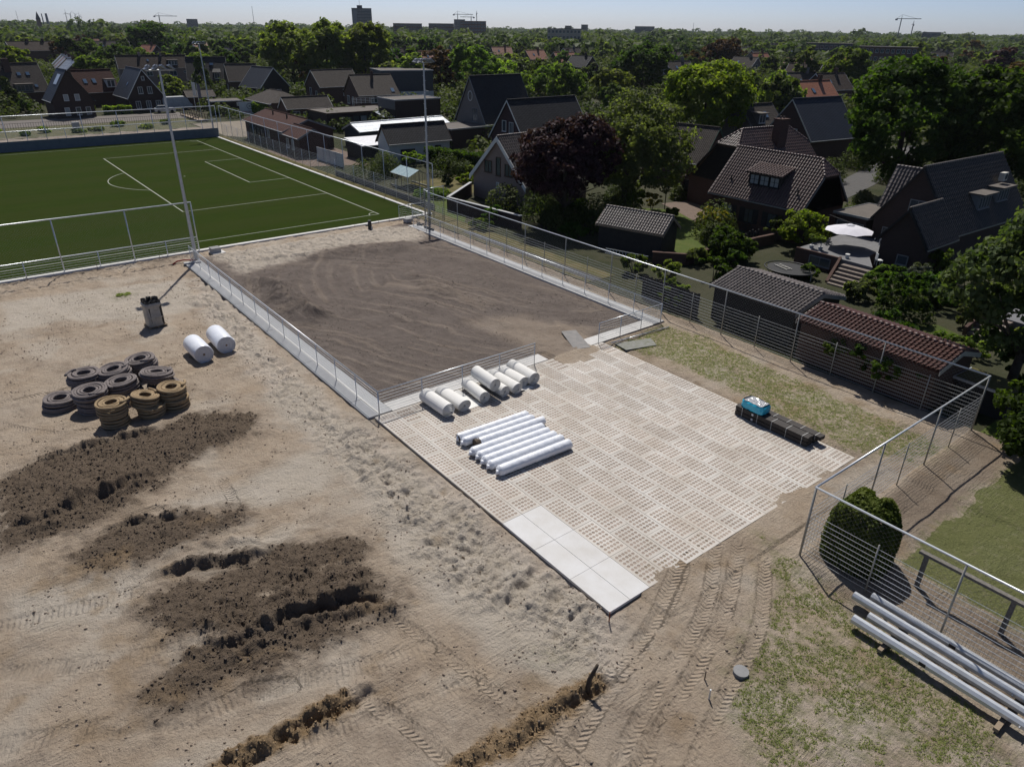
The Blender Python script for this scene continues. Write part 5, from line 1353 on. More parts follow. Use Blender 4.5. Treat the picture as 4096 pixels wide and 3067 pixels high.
house('brick_house', 'purple brick house with white gable trim behind the pale one', (-53.24, 55.66), 91.2, 12.85, 8.08, 3.55, 8.73, TBLACK, PURP, wins=[('W', .75, 5.3, .9, 1.45, dict(m=WHITE)), ('W', -.8, 5.2, .9, 1.45, dict(nx=2, m=WHITE))])
ga = house('brick_house', 'steep grey gabled house with a round window', (-75.3, 63.9), 92.3, 11.16, 8.71, 3.15, 10.31, TBLACK, GREYB, wins=[('W', -1.2, 4.4, 1.5, 2.2, dict(nx=3, m=GREYW))], verge=GREYW)
MB().tube([(-5.4, .0 + .55 * math.cos(k * PI / 8), 7.3 + .75 * math.sin(k * PI / 8)) for k in range(16)], .07, 6, True).build('round_window', WHITE, ga)
MB().cyl((-5.37, 0, 7.3), (-5.4, 0, 7.3), .6, 16).build('pane', GLASS, ga)
wb = house('outbuilding', 'white painted outbuilding with shiny black pantiles', (-64.78, 41.29), 86.9, 10.21, 4.33, 2.72, 5.11, TBLACK, WBRICK, wins=[], doors=[('S', 2.9, 1.0, 2.1, BLACKW), ('S', -2.0, 2.3, 1.9, BLACKW)], verge=BROWNW, cat='outbuilding')  # wider black door panel paints the shade inside an open garage
MB().slab([(-4.92, 1.8, .9), (-4.92, -1.8, .9), (-4.92, -1.8, .0), (-4.92, 1.8, 0)], .0).build('brick_base', PURP, wb)
bs = house('workshop', 'long slate blue workshop under pale corrugated sheets', (-81.14, 48.06), 93.5, 18.06, 5.52, 2.59, 3.63, CORR, mat('slate blue boards', (.045, .06, .08), (.035, .047, .06), 2, .8, .3, 20), verge=CREAM, cat='workshop')
cl_ = house('clubhouse', 'low brown club building along the fence of the pitch', (-90.8, 32.73), -1.1, 18.45, 8.6, 2.95, 4.53, TRED, BRICK, wins=[('S', -6.4, 1.6, 1.5, 1.9, dict(nx=2, m=BLACKW)), ('S', -4.6, 1.6, 1.5, 1.9, dict(nx=1, m=BLACKW)), ('S', -2.8, 1.6, 1.5, 1.9, dict(nx=2, m=BLACKW)), ('S', -1.0, 1.6, 1.5, 1.9, dict(nx=2, m=BLACKW)), ('S', 2.0, 1.9, .9, 1.2, dict(m=WHITE))], verge=GREYW, cat='club building')
for x in (-3.2, 3.0): MB().cyl((x, -1.0, 3.9), (x, -1.0, 4.75), .12, 8).build('flue', BLACKW, cl_)
house('clubhouse_wing', 'front wing of the low brown club building', (-78.76, 30.5), -2.2, 7.57, 4.9, 2.71, 3.95, TRED, BRICK, wins=[('S', -1.6, 1.5, 1.0, 1.4, dict(nx=2)), ('S', .6, 1.5, 1.0, 1.4, dict(nx=2))], verge=GREYW, cat='club building')
house('garden_house', 'pantiled brick garden house with white edge trim', (-116.93, 47.16), 88.7, 9.69, 4.91, 2.63, 4.64, TGREY, BRICK, wins=[('S', -2.9, 1.2, 1.6, 1.9, dict(nx=2)), ('S', -.7, 1.5, 1.4, 1.0, {}), ('S', 2.6, 1.5, 1.3, 1.0, {})], cat='garden house')
house('brick_house', 'brick house with two white windows in front of the tall willows', (-145.92, 66.9), 93, 11.17, 8.35, 4.2, 7.81, TGREY, BRICK, wins=[('W', 1.2, 2.9, .9, 2.0, {}), ('W', -1.6, 2.6, .9, 1.4, {}), ('S', 1.5, 2.9, 1.8, 1.5, dict(nx=2))], verge=CREAM)
b2 = house('brick_house', 'brick house with a flue and white balcony rail', (-121.24, 64.32), 83.4, 9.41, 10.04, 4.22, 8.02, TGREY, BRICK, wins=[('W', 2.0, 3.0, 1.5, 1.6, dict(nx=2)), ('W', -.8, 2.6, .9, 2.3, {}), ('S', -1.2, 3.2, 1.5, 1.0, {})], verge=BROWNW, chim=[(0, -1.0, .5, .5, 8.6)], sky_=[(-1, 3.4, .22, .8, 1.2, BLUEG)])
br = thing('balcony', 'white balcony railing on the flat roof by the brick house', 'balcony', (-113.4, 58.3, 3.05), rad(90))
for z_ in (.15, .45, .75, 1.05): MB().box((0, 0, z_), (5, .05, .05)).build('rail', WHITE, br)
for k in range(6): MB().box((-2.5 + k, 0, .55), (.06, .06, 1.1)).build('post', WHITE, br)
house('brick_house', 'black gabled house with blue black slates and white trim beside the pantiled house', (-164.71, 56.82), 14.1, 9.15, 9.02, 3.15, 7.73, TNAVY, BLACKW, wins=[('E', -.9, 2.0, 1.0, 1.6, {}), ('E', 1.1, 2.0, 1.4, 1.3, dict(nx=2))])
house('brick_house', 'brown pantiled house left of the black slate house', (-174.7, 54.7), 80, 8.0, 7.7, 4.1, 8.1, TGREY, BRICK, wins=[('W', 0, 2.6, .9, 1.3, {}), ('S', 1.5, 2.6, .9, 1.6, {})], verge=CREAM)
house('brick_house', 'dark brick house with white gable trim and six windows', (-157.27, 25.2), 1.7, 12.5, 7.89, 2.74, 8.5, TNAVY, DBRICK, wins=[('E', 0, 6.7, .6, .8, {}), ('E', -.95, 4.3, .95, 1.4, G2), ('E', .95, 4.3, .95, 1.4, G2), ('E', -1.9, 1.4, 1.0, 1.5, G2), ('E', .2, 1.4, 1.0, 1.5, G2), ('E', 2.2, 1.4, 1.0, 1.5, G2)], sky_=[(-1, 1.5, .45, .5, 1.0, BLUEG)])
ba = house('brick_house', 'steep dark house with a pale solar panel on its slate roof', (-149.24, 10.13), 3.4, 8.07, 7.96, 3.18, 8.91, TNAVY, DBRICK, wins=[('E', -1.1, 3.9, .9, 1.2, dict(blind=True)), ('E', .9, 3.9, .9, 1.2, dict(blind=True)), ('E', -1.4, 1.3, .9, 1.5, dict(blind=True)), ('E', .6, 1.3, .9, 1.5, {}), ('E', 2.4, 1.3, .9, 1.4, {})], verge=BLACKW)
a_ = math.atan((8.91 - 3.18) / 3.98); MB().box((0, 0, 0), (2.6, 2.2, .06)).build('solar_panel', mat('bright solar panel', (.42, .46, .50), (.36, .40, .45), 3, .25), ba, (.8, -1.3, 7.14), (a_, 0, 0))
house('brick_house', 'red brown tiled house with a white dormer between the two dark gables', (-169.61, 18.64), 100, 8.6, 7.88, 3.11, 7.66, TRED, BRICK, sky_=[(-1, -2.3, .5, .8, 1.2, BLUEG), (-1, -.4, .5, .8, 1.2, BLUEG)], dorm=[(-1, 2.7, 4.0, 1.9, 1.7, 'flat', dict(n=2, nx=1, wall=WHITE))], verge=BROWNW)
house('brick_house', 'long grey brown roofed house with a massive chimney at the left', (-182.0, 3.2), 99.5, 14, 9.1, 2.8, 8.75, TGREY, BRICK, chim=[(.3, -.9, 1.4, 1.1, 9.7)], sky_=[(-1, 2.2, .62, .8, .9, BLUEG), (-1, 4.0, .62, .8, .9, BLUEG), (-1, 4.6, .2, .7, .8, BLUEG)], dorm=[(-1, 2.0, 3.0, 3.4, 1.5, 'flat', dict(n=2, wall=GREYB, m=GREYW))], verge=CREAM)
house('terraced_house', 'long terraced block with a black framed dormer above the street houses', (-212.92, 42.16), 84.7, 18.76, 6.18, 5.63, 8.96, TBROWN, BEIGE, dorm=[(-1, 5.2, 6.3, 2.6, 1.4, 'flat', dict(n=3, nx=1))], sky_=[(-1, -1.2, .6, .6, .8, BLUEG)], chim=[(-3, 0, .6, .6, 9.6), (2.6, 0, .6, .6, 9.6)], wins=[('S', 4.8, 4.2, 2.0, 1.3, dict(nx=2)), ('S', -1.5, 4.2, 1.6, 1.2, dict(nx=2)), ('S', 8.2, 4.6, .9, .5, {})], cat='terraced houses')
house('brick_house', 'black tiled house half hidden by a dark fir, with a pale porch dormer', (-194.28, 51.89), 69.7, 10.51, 9.01, 3.38, 9.04, TBLACK, DBRICK, sky_=[(-1, -2.2, .6, 1.3, 1.0, BLUEG), (-1, 1.4, .68, 1.0, .8, BLUEG)], dorm=[(-1, 2.6, 3.6, 1.7, 1.8, 'shed', dict(n=1, nx=2, wall=BRICK))], verge=CREAM)
TI = 'far terraced rows with chimneys'
house('terraced_house', 'pale tiled far terrace row with four skylights', (-387, 61.85), 84.4, 23.5, 7.3, 5.8, 9.06, TGREY, BRICK, chim=[(-9, 0, 1, .8, 10), (-4, 0, 1, .8, 10), (1.5, 0, 1, .8, 10), (7, 0, 1, .8, 10)], sky_=[(-1, -5, .4, 1, 1.2, BLUEG), (-1, .0, .4, 1, 1.2, BLUEG), (-1, 4.5, .4, 1.2, 1.2, BLUEG), (-1, 8.5, .45, 1.2, 1.2, BLUEG)], cat='terraced houses', group=TI)
house('terraced_house', 'grey brown far terrace row at the left, left of the skylight row', (-369, 31.4), 100, 20.4, 8.67, 5.69, 9.26, TBROWN, BRICK, chim=[(-2, 0, 1, .8, 10.2), (4, 0, 1, .8, 10.2)], cat='terraced houses', group=TI)
for k in range(7):
    q = .965 + .017 * k
    house('terraced_house', 'one of the glinting stepped terrace roofs seen end on at the left', (28.66 + (-258 + 0 - 28.66) * q - 2 * k, -13.73 + (28.5 + 13.73) * q), 12, 7, 8, 3.6, 6.7, [CORR, TGREY, CORR, TPINK][k % 4], BRICK, cat='terraced houses', group='stepped terrace roofs seen end on', chim=[(1, 0, .7, .6, 7.6)] if k % 3 == 0 else (), plain=False)
house('garage', 'brick garage with a grey corrugated roof beside the covered camper', (-153.5, 37.07), 82.7, 6.2, 7.04, 2.59, 3.79, TGREY, BRICK, cat='garage', verge=BROWNW)
house('bungalow', 'low hipped grey bungalow behind the bright hedge', (-132.0, 47.2), 1, 14, 9, 2.73, 4.8, TGREY, BRICK, (1, 1), 3.6, 2.9, cat='bungalow', wins=[('E', 0, 1.6, 1.6, 1.2, dict(nx=2))])
house('brick_house', 'brown roofed barn like house with green edge trim behind the olive tree', (-32.0, 62.0), 9, 9.0, 7.0, 2.9, 6.9, TGREY, BRICK, verge=GREENW, wins=[('E', 0, 3.6, .9, 1.0, {})])
house('brick_house', 'small grey sided house with one white dormer and a skylight', (-39.83, 87.5), 86.6, 7.61, 6.6, 4.2, 7.5, TGREY, GREYB, dorm=[(-1, -1.4, 4.9, 1.7, 1.5, 'flat', dict(n=1, nx=2, wall=GREYB))], sky_=[(-1, .7, .55, .8, 1.2, BLUEG)], verge=GREYW)
house('brick_house', 'house with a plain dark blue roof left of the big dark trees', (-31.5, 90.2), 82, 10.5, 9.0, 3.6, 8.9, TNAVY, BRICK, wins=[('W', -1.0, 4.2, 1.2, 1.5, dict(nx=2)), ('W', .8, 4.3, .9, 1.2, {})], verge=CREAM)
ts = house('garden_shed', 'black boarded shed with scalloped grey tiles, a ladder along its side', (-13.32, 33.4), 16.4, 6.53, 3.62, 2.11, 3.33, TGREY, BLACKW, verge=WOOD, gut=WOOD, tiles=dict(w=.25, l=.3, m=TM_SHED, key='ts', only=(0,), first=[0]), cat='shed', ov=.25)
gs = house('garden_shed', 'low shed with a flat pitched grey tile roof behind the fence', (4.56, 27.48), -1.8, 6.59, 5.42, 2.33, 3.05, TGREY, BLACKW, verge=GREYW, gut=None, tiles=dict(w=.25, l=.3, m=TM_GREY, key='gs', only=(0, 1), first=[0, 1]), cat='shed', ov=.25)
rsd = house('garden_shed', 'low shed with a red clay tile roof and ivy behind the fence', (12.75, 25.5), -3.8, 8.4, 4.2, 2.42, 3.02, TRED, BRICK, verge=CREAM, gut=None, tiles=dict(w=.24, l=.3, m=TM_RED, key='rs', only=(0, 1), first=[0, 1]), cat='shed', ov=.22)
for lab, x, y, L, W_, h, m, a, win in [('brown brick flat roofed workshop', -104.5, 51.3, 14.5, 9.0, 3.0, DBRICK, 90, 1), ('taller flat roofed block with a pale clad side', -96.0, 59.0, 9.5, 7.0, 5.4, DBRICK, 88, 0), ('long low flat roofed annex carrying the roof terrace', -73.3, 55.2, 8.6, 7.0, 3.0, DBRICK, 92, 0), ('dark grey modern block behind the brown beech', -152.5, 90.0, 14, 12, 7.0, mat('dark grey cladding', (.07, .075, .085), (.055, .06, .065), 2, .7), 75, 0)]:
    t = thing('flat_roof_building', lab, 'building', (x, y, -.05), rad(a))
    MB().box((0, 0, h / 2), (L, W_, h)).build('wall', m, t); MB().box((0, 0, h + .02), (L + .1, W_ + .1, .06)).build('roof', BITU, t)
    e = MB()
    for c, d in (((0, -W_ / 2 - .03, h + .03), (L + .3, .1, .22)), ((0, W_ / 2 + .03, h + .03), (L + .3, .1, .22)), ((-L / 2 - .03, 0, h + .03), (.1, W_, .22)), ((L / 2 + .03, 0, h + .03), (.1, W_, .22))): e.box(c, d)
    e.build('roof_edge', ZINC if win == 0 else BROWNW, t)
    if win:
        for k in range(4): add_window(t, (-3.0 + 1.5 * k, -W_ / 2 - .03, 1.9), 0, 1.4, 1.0, 1, 1, BLACKW, blind=(k == 2))
    if 'clad' in lab: MB().box((-L / 2 - .05, 0, h - .8), (.06, W_ - .1, 1.6)).build('pale_cladding', GREYB, t)
    if 'modern' in lab: MB().box((0, -W_ / 2 - .04, 1.0), (L, .06, 2.0)).build('white_base', WHITE, t)
t = thing('canopy', 'pale corrugated canopy between the flat roofed blocks', 'canopy', (-96.2, 58.0, 0), rad(88))
MB().slab([(-6, -3.2, 2.6), (6, -3.2, 2.6), (5.2, 4.4, 3.0), (-4.5, 4.4, 3.0)], .06).build('roof_sheet', CORR, t)
for x in (-5.5, 0, 5.5): MB().box((x, -3.0, 1.25), (.1, .1, 2.6)).build('post', BLACKW, t)
t = thing('lean_to', 'white roofed lean to in front of the slate blue workshop', 'lean-to', (-70.2, 37.2, 0), rad(88))
MB().slab([(-3, -3.2, 2.15), (3, -3.2, 2.15), (3, 3.0, 2.6), (-3, 3.0, 2.6)], .08).build('roof_sheet', mat('white roof sheet', (.74, .74, .76), None, 2, .5), t); MB().box((0, -.2, 1.05), (5.6, 5.6, 2.1)).build('wall', BLACKW, t)
t = thing('shelter', 'black open fronted shelter with a thin white roof edge at the pitch corner', 'shelter', (-139.3, 38.2, -.05), rad(89))
MB().slab([(-3.3, -1.9, 2.55), (3.3, -1.9, 2.55), (3.3, 1.9, 2.8), (-3.3, 1.9, 2.8)], .12).build('roof', BITU, t); MB().box((0, -1.95, 2.6), (6.7, .06, .16)).build('roof_edge', WHITE, t)
for c, d in (((0, 1.7, 1.25), (6.2, .1, 2.5)), ((-3.1, 0, 1.25), (.1, 3.4, 2.5)), ((3.1, 0, 1.25), (.1, 3.4, 2.5)), ((0, -1.6, 1.25), (5.0, .1, 2.4))): MB().box(c, d).build('wall', BLACKW, t)
add_window(t, (2.4, -1.7, 1.9), 0, .7, .7, 1, 1, WHITE, True)
t = thing('sponsor_sign', 'white board with a round emblem and red lettering next to the bright hedge', 'sign', (-133.7, 41.6, 0), rad(76))
MB().box((0, 0, 1.3), (4.2, .05, 2.5)).build('board', WHITE, t)
for x in (-1.9, 1.9): MB().box((x, .06, 1.1), (.08, .08, 2.4)).build('post', GREYW, t)
MB().box((1.92, -.03, 1.6), (.34, .01, 1.3)).build('orange_stripe', mat('orange stripe', (.62, .17, .04)), t)
INK = mat('navy ink', (.015, .02, .05)); REDI = mat('red ink', (.33, .05, .07))
MB().tube([(.0 + .55 * math.cos(k * PI / 12), -.03, 1.65 + .55 * math.sin(k * PI / 12)) for k in range(24)], .045, 6, True).build('emblem_ring', INK, t)
def text(name, body, size, m, parent, loc, rot):
    cu = bpy.data.curves.new(name, 'FONT'); cu.body = body; cu.size = size; cu.align_x = 'CENTER'; cu.extrude = .004
    o = bpy.data.objects.new('tmp', cu); COL.objects.link(o)
    dg = bpy.context.evaluated_depsgraph_get(); me = bpy.data.meshes.new_from_object(o.evaluated_get(dg))
    bpy.data.objects.remove(o); me.materials.clear(); me.materials.append(m)
    return link(name, me, parent, loc, rot)
text('emblem_letter', 'X', .75, INK, t, (.0, -.035, 1.4), (PI / 2, 0, 0)); text('lettering', 'FYSIOFORUM', .52, REDI, t, (-.05, -.035, .35), (PI / 2, 0, 0))

# ------------------------------------------------------------------ gardens
def wall_run(name, label, pts, h, d, m, cap=None, z=-.05):
    t = thing(name, label, 'wall', (pts[0][0], pts[0][1], z))
    for (x0, y0), (x1, y1) in zip(pts[:-1], pts[1:]):
        L = math.hypot(x1 - x0, y1 - y0); a = math.atan2(y1 - y0, x1 - x0); ox, oy = pts[0]
        MB().box(((x0 + x1) / 2 - ox, (y0 + y1) / 2 - oy, h / 2), (L, d, h), a).build('wall', m, t)
        if cap: MB().box(((x0 + x1) / 2 - ox, (y0 + y1) / 2 - oy, h + .03), (L + .1, d + .08, .07), a).build('coping', cap, t)
    return t
wall_run('retaining_wall', 'dark brick yard wall in front of the pale brick house', [(-40.6, 34.4), (-35.4, 27.8), (-33.6, 28.0), (-24.4, 29.0)], 1.35, .25, DBRICK, CONC2)
wall_run('garden_wall', 'low brick wall with piers along the cottage garden', [(-9.6, 31.4), (-7.5, 33.2), (-7.2, 42.5), (-7.0, 45)], .9, .25, BRICK, BRICK)
wall_run('board_wall', 'low dark concrete board wall along the side of the pitch', [(-36, 26.45), (-60, 26.45)], .7, .08, mat('dark concrete boards', (.10, .10, .105), (.13, .13, .13), 2, .9, .3, 20))
bf = thing('board_fence', 'dark board fence with ivy between the grey shed and the steel fence', 'fence', (-4.2, 24.35, -.05))
bm = MB().box((0, 0, .85), (.17, .03, 1.7)).mesh('board', BLACKW)
for k in range(28): link('board', bm, bf, (.185 * k, 0, 0), (0, 0, rs.uniform(-.06, .06)), (1, 1, rs.uniform(.96, 1.03)))
for z_ in (.3, 1.3): MB().box((2.55, .035, z_), (5.2, .04, .08)).build('rail', BLACKW, bf)
cb = thing('concrete_fence', 'white concrete panel fence in front of the lean to', 'fence', (-72.5, 29.6, -.05), .02)
for k in range(5):
    MB().box((2 * k, 0, .9), (.12, .12, 1.9)).build('post', CONC2, cb)
    for j in range(4):
        if k < 4: MB().box((2 * k + 1, 0, .24 + .46 * j), (1.86, .05, .44)).build('panel', CONC, cb)
gh = thing('greenhouse', 'small glass greenhouse with a dusty roof', 'greenhouse', (-48.5, 30.9, -.05), 0)
GP = mat('dusty greenhouse glass', (.30, .42, .44), (.42, .52, .52), 2.5, .25, spec=.6); GFR = mat('aluminium frame', (.42, .42, .42), None, 3, .4, metal=.6)
for sg in (-1, 1):
    for k in range(5): MB().slab([(-2.2 + .88 * k, sg * 1.5, 1.55), (-1.35 + .88 * k, sg * 1.5, 1.55), (-1.35 + .88 * k, 0, 2.25), (-2.2 + .88 * k, 0, 2.25)][::(1 if sg < 0 else -1)], .015).build('roof_pane', GP, gh)
    f = MB()
    for k in range(6): f.box((-2.22 + .88 * k, sg * 1.5, .78), (.04, .04, 1.56))
    f.box((0, sg * 1.5, 1.54), (4.45, .05, .05)); f.box((0, sg * 1.5, .1), (4.45, .05, .2)); f.build('side_frame', GFR, gh)
for sx in (-1, 1):
    f = MB()
    for y in (-.75, 0, .75): f.box((sx * 2.2, y, .9), (.04, .04, 1.85 if y == 0 else 1.6))
    f.cyl((sx * 2.2, -1.5, 1.55), (sx * 2.2, 0, 2.25), .025, 6); f.cyl((sx * 2.2, 1.5, 1.55), (sx * 2.2, 0, 2.25), .025, 6); f.build('end_frame', GFR, gh)
lad = thing('ladder', 'aluminium ladder leaning low along the black boarded shed', 'ladder', (-13.3, 29.6, .0), rad(17))
for z_ in (0, .38): MB().box((1.9, .12 * (z_ > 0), z_ + .2), (4.0, .03, .06)).build('stile', GALVB, lad)
for k in range(13): MB().cyl((.05 + .3 * k, 0, .2), (.05 + .3 * k, .12, .58), .018, 6).build('rung', GALVB, lad)
# raised terrace, steps, parasol
TER = 1.25
t = thing('terrace', 'raised grey tiled terrace in front of the dark brick house', 'terrace', (0, 0, 0))
t['kind'] = 'structure'
q = MB(); q.slab([(-2.4, 41.5, TER), (4.2, 41.2, TER), (2.4, 44.1, TER), (2.4, 49.6, TER), (-2.6, 49.6, TER)], 1.3); q.build('terrace_slab', GREYPAVE, t)
q = MB(); q.slab([(-2.5, 41.3, TER + .06), (1.45, 41.3, TER + .06), (1.45, 41.48, TER + .06), (-2.5, 41.48, TER + .06)], 1.35); q.build('terrace_wall', BRICK, t)
add_window(t, (-.2, 41.27, .62), 0, 1.9, .75, 2, 1, GREYW)
MB().slab([(1.3, 41.45, TER + .15), (1.5, 41.45, TER + .15), (2.2, 38.7, .1), (1.95, 38.7, .1)], .25).build('side_wall', BRICK, t)
STEP = mat('brown stone step', (.20, .165, .14), (.15, .125, .105), 3, .9)
for k in range(6): MB().box((3.15 + .05 * k, 40.75 - .42 * k, TER - .2 * (k + 1) - .3), (2.3, .5, .6)).build('step', STEP, t)
t = thing('parasol', 'large white cantilever parasol over the terrace', 'parasol', (-.05, 44.8, TER))
cv = MB(); n = 8; R0 = 1.95
for k in range(n):
    a, b = 2 * PI * k / n, 2 * PI * (k + 1) / n
    am = (a + b) / 2
    cv.poly([(0, 0, 1.95), (R0 * .5 * math.cos(a), R0 * .5 * math.sin(a), 1.78), (R0 * .5 * math.cos(b), R0 * .5 * math.sin(b), 1.78), (R0 * math.cos(a), R0 * math.sin(a), 1.45), (R0 * .94 * math.cos(am), R0 * .94 * math.sin(am), 1.5), (R0 * math.cos(b), R0 * math.sin(b), 1.45)], [(0, 1, 2), (1, 3, 4), (1, 4, 2), (2, 4, 5)])
cv.build('canopy', mat('parasol cloth', (.70, .69, .73), (.64, .63, .67), 2, .9), t); MB().cyl((0, 0, 1.93), (0, 0, 2.05), .35, 8, .05).build('vent_cap', mat('parasol cloth', (.7, .69, .73)), t)
MB().cyl((-2.1, .3, 0), (-2.1, .3, 2.3), .045, 8).cyl((-2.1, .3, 2.3), (0, 0, 2.1), .035, 8).build('pole', BLACKW, t); rb = MB()
for k in range(8): rb.cyl((0, 0, 1.85), (R0 * .97 * math.cos(2 * PI * k / 8), R0 * .97 * math.sin(2 * PI * k / 8), 1.44), .014, 5)
rb.build('ribs', GREYW, t)
t = thing('air_conditioner', 'white air conditioner unit on the terrace wall under the parasol', 'air conditioner', (2.0, 47.3, TER + .15), rad(-20))
MB().box((0, 0, .35), (.95, .35, .7)).build('case', WHITE, t); MB().cyl((-.12, -.19, .35), (-.12, -.175, .35), .26, 18).build('fan_grille', mat('dark grille', (.06, .06, .06)), t)
t = thing('air_conditioner', 'cream air conditioner unit on top of the farther flat dormer', 'air conditioner', (5.0, 60.2, 5.95), rad(90))
MB().box((0, 0, .35), (.9, .4, .7)).build('case', CREAM, t); MB().cyl((.1, -.215, .35), (.1, -.2, .35), .26, 18).build('fan_grille', mat('dark grille', (.06, .06, .06)), t)
t = thing('trampoline', 'sunken looking black trampoline with a short ladder lying on it', 'trampoline', (-.7, 37.75, 0))
MB().tube([(2.0 * math.cos(2 * PI * k / 28), 1.75 * math.sin(2 * PI * k / 28), .58) for k in range(28)], .05, 7, True).build('ring', mat('dark pad', (.03, .03, .033), None, 5, .5), t, smooth=True)
MB().poly; q = MB(); q.poly([(1.8 * math.cos(2 * PI * k / 28), 1.55 * math.sin(2 * PI * k / 28), .56) for k in range(28)], [tuple(range(28))]); q.build('mat', mat('black trampoline mat', (.014, .014, .016), None, 5, .55), t)
for k in range(6): MB().cyl((1.95 * math.cos(k * PI / 3), 1.7 * math.sin(k * PI / 3), 0), (1.95 * math.cos(k * PI / 3), 1.7 * math.sin(k * PI / 3), .56), .03, 6).build('leg', GALV, t)
lad = thing('ladder', 'short cream ladder lying on the trampoline', 'ladder', (-1.5, 37.6, .63), rad(-18))
for y in (-.25, .25): MB().box((.4, y, 0), (1.5, .06, .05)).build('stile', CREAM, lad)
for k in range(4): MB().box((-.15 + .37 * k, 0, 0), (.05, .46, .04)).build('rung', CREAM, lad)
t = thing('lamp_post', 'black garden lamp post with two lanterns on the patio edge', 'lamp post', (-22.1, 47.3, 0))
MB().cyl((0, 0, 0), (0, 0, 2.3), .05, 8).cyl((-.25, 0, 2.15), (.25, 0, 2.15), .025, 6).build('pole', BLACKW, t)
for x in (-.25, .25): MB().cyl((x, 0, 2.15), (x, 0, 2.5), .09, 6, .14).cyl((x, 0, 2.5), (x, 0, 2.62), .16, 6, .02).build('lantern', BLACKW, t)
t = thing('garden_gate_arch', 'brick arch with a dark gate beside the cottage', 'arch', (-23.8, 53.0, 0), rad(90 * .1))
for x in (-.75, .75): MB().box((x, 0, 1.15), (.35, .35, 2.3)).build('pier', BRICK, t)
MB().tube([(-.75 * math.cos(k * PI / 10), 0, 2.3 + .45 * math.sin(k * PI / 10)) for k in range(11)], .2, 4).build('arch_top', BRICK, t); MB().box((0, 0, 1.15), (1.1, .06, 2.2)).build('gate', BLACKW, t)
def bicycle(x, y, rz, label):
    t = thing('bicycle', label, 'bicycle', (x, y, 0), rz); BK = mat('black bicycle steel', (.02, .02, .022), None, 3, .4)
    for xx in (-.52, .52): MB().tube([(xx + .33 * math.cos(2 * PI * k / 22), 0, .34 + .33 * math.sin(2 * PI * k / 22)) for k in range(22)], .02, 5, True).build('wheel', BLK, t)
    f = MB()
    for p, q in (((-.52, 0, .34), (-.12, 0, .3)), ((-.12, 0, .3), (-.22, 0, .85)), ((-.2, 0, .7), (.34, 0, .8)), ((-.12, 0, .3), (.36, 0, .7)), ((.52, 0, .34), (.33, 0, .98)), ((-.52, 0, .34), (-.2, 0, .7))): f.cyl(p, q, .018, 6)
    f.build('frame', BK, t); MB().cyl((.32, -.28, 1.02), (.32, .28, 1.02), .014, 6).build('handlebar', BK, t); MB().box((-.23, 0, .9), (.24, .14, .05)).build('saddle', BLK, t)
bicycle(-10.7, 46.25, .05, 'black bicycle leaning at the cottage wall behind the round bush')
tag(MB().cyl((0, 0, 0), (0, 0, .35), .14, 12, .19).build('bucket', WHITE, None, (1.7, 41.9, TER)), 'white bucket at the top of the terrace steps', 'bucket')
t = thing('garden_chair', 'white garden chair at the right edge of the terrace', 'chair', (4.1, 42.2, TER - .02), 2.4)
MB().box((0, 0, .42), (.45, .45, .04)).build('seat', WHITE, t); MB().box((0, .22, .7), (.45, .04, .5)).build('backrest', WHITE, t)
for x in (-.2, .2):
    for y in (-.2, .2): MB().cyl((x, y, 0), (x, y, .42), .02, 6).build('leg', WHITE, t)
wood = thing('wooden_frame', 'weathered grey wooden rail with posts behind the front fence', 'rail', (22.5, 9.75, 0))
GW = mat('weathered grey wood', (.20, .185, .165), (.13, .12, .105), 8, .95, .6, 25)
for k in range(4): MB().box((2.75 * k, 0, .6), (.14, .14, 1.45)).build('post', GW, wood)
MB().box((4.1, 0, 1.36), (8.7, .18, .1)).build('rail', GW, wood)
t = thing('sedum_shed', 'low bin shed with a mossy green roof behind the fence corner', 'shed', (18.3, 26.3, -.05), -.05)
MB().box((0, 0, .7), (2.6, 1.6, 1.4)).build('wall', BLACKW, t); MB().box((0, 0, 1.46), (3.0, 2.0, .12)).build('roof_edge', GALV, t); MB().box((0, 0, 1.5), (2.8, 1.8, .12)).build('moss_roof', mat('moss', (.13, .10, .035), (.08, .085, .025), 3, .95, 1, 30), t)
t = thing('garden_steps', 'brown brick steps going up behind the red roofed shed', 'steps', (14.3, 36.2, 0), -.1)
for k in range(5): MB().box((0, .4 * k, .12 + .2 * k), (1.6, .42, .24 + .0)).build('step', STEP, t)
MB().slab([(-1.0, -.4, .6), (-.8, -.4, .6), (-.8, 2.2, 1.6), (-1.0, 2.2, 1.6)], .6).build('side_wall', BRICK, t)
MB().box((.3, 3.2, .55), (3.4, 2.6, 1.1)).build('landing', GREYPAVE, t)
# posts beside the bush
pf = thing('post_row', 'row of dark round posts between lawn and garden wall', 'fence', (-7.9, 42.4, 0))
for k, (dx, h) in enumerate([(0, 1.0), (.35, 1.1), (.7, .9), (-.4, .8), (1.05, 1.05)]): MB().cyl((dx * .2, dx, 0), (dx * .2, dx, h + .35), .07, 8).build('post', BLACKW, pf)

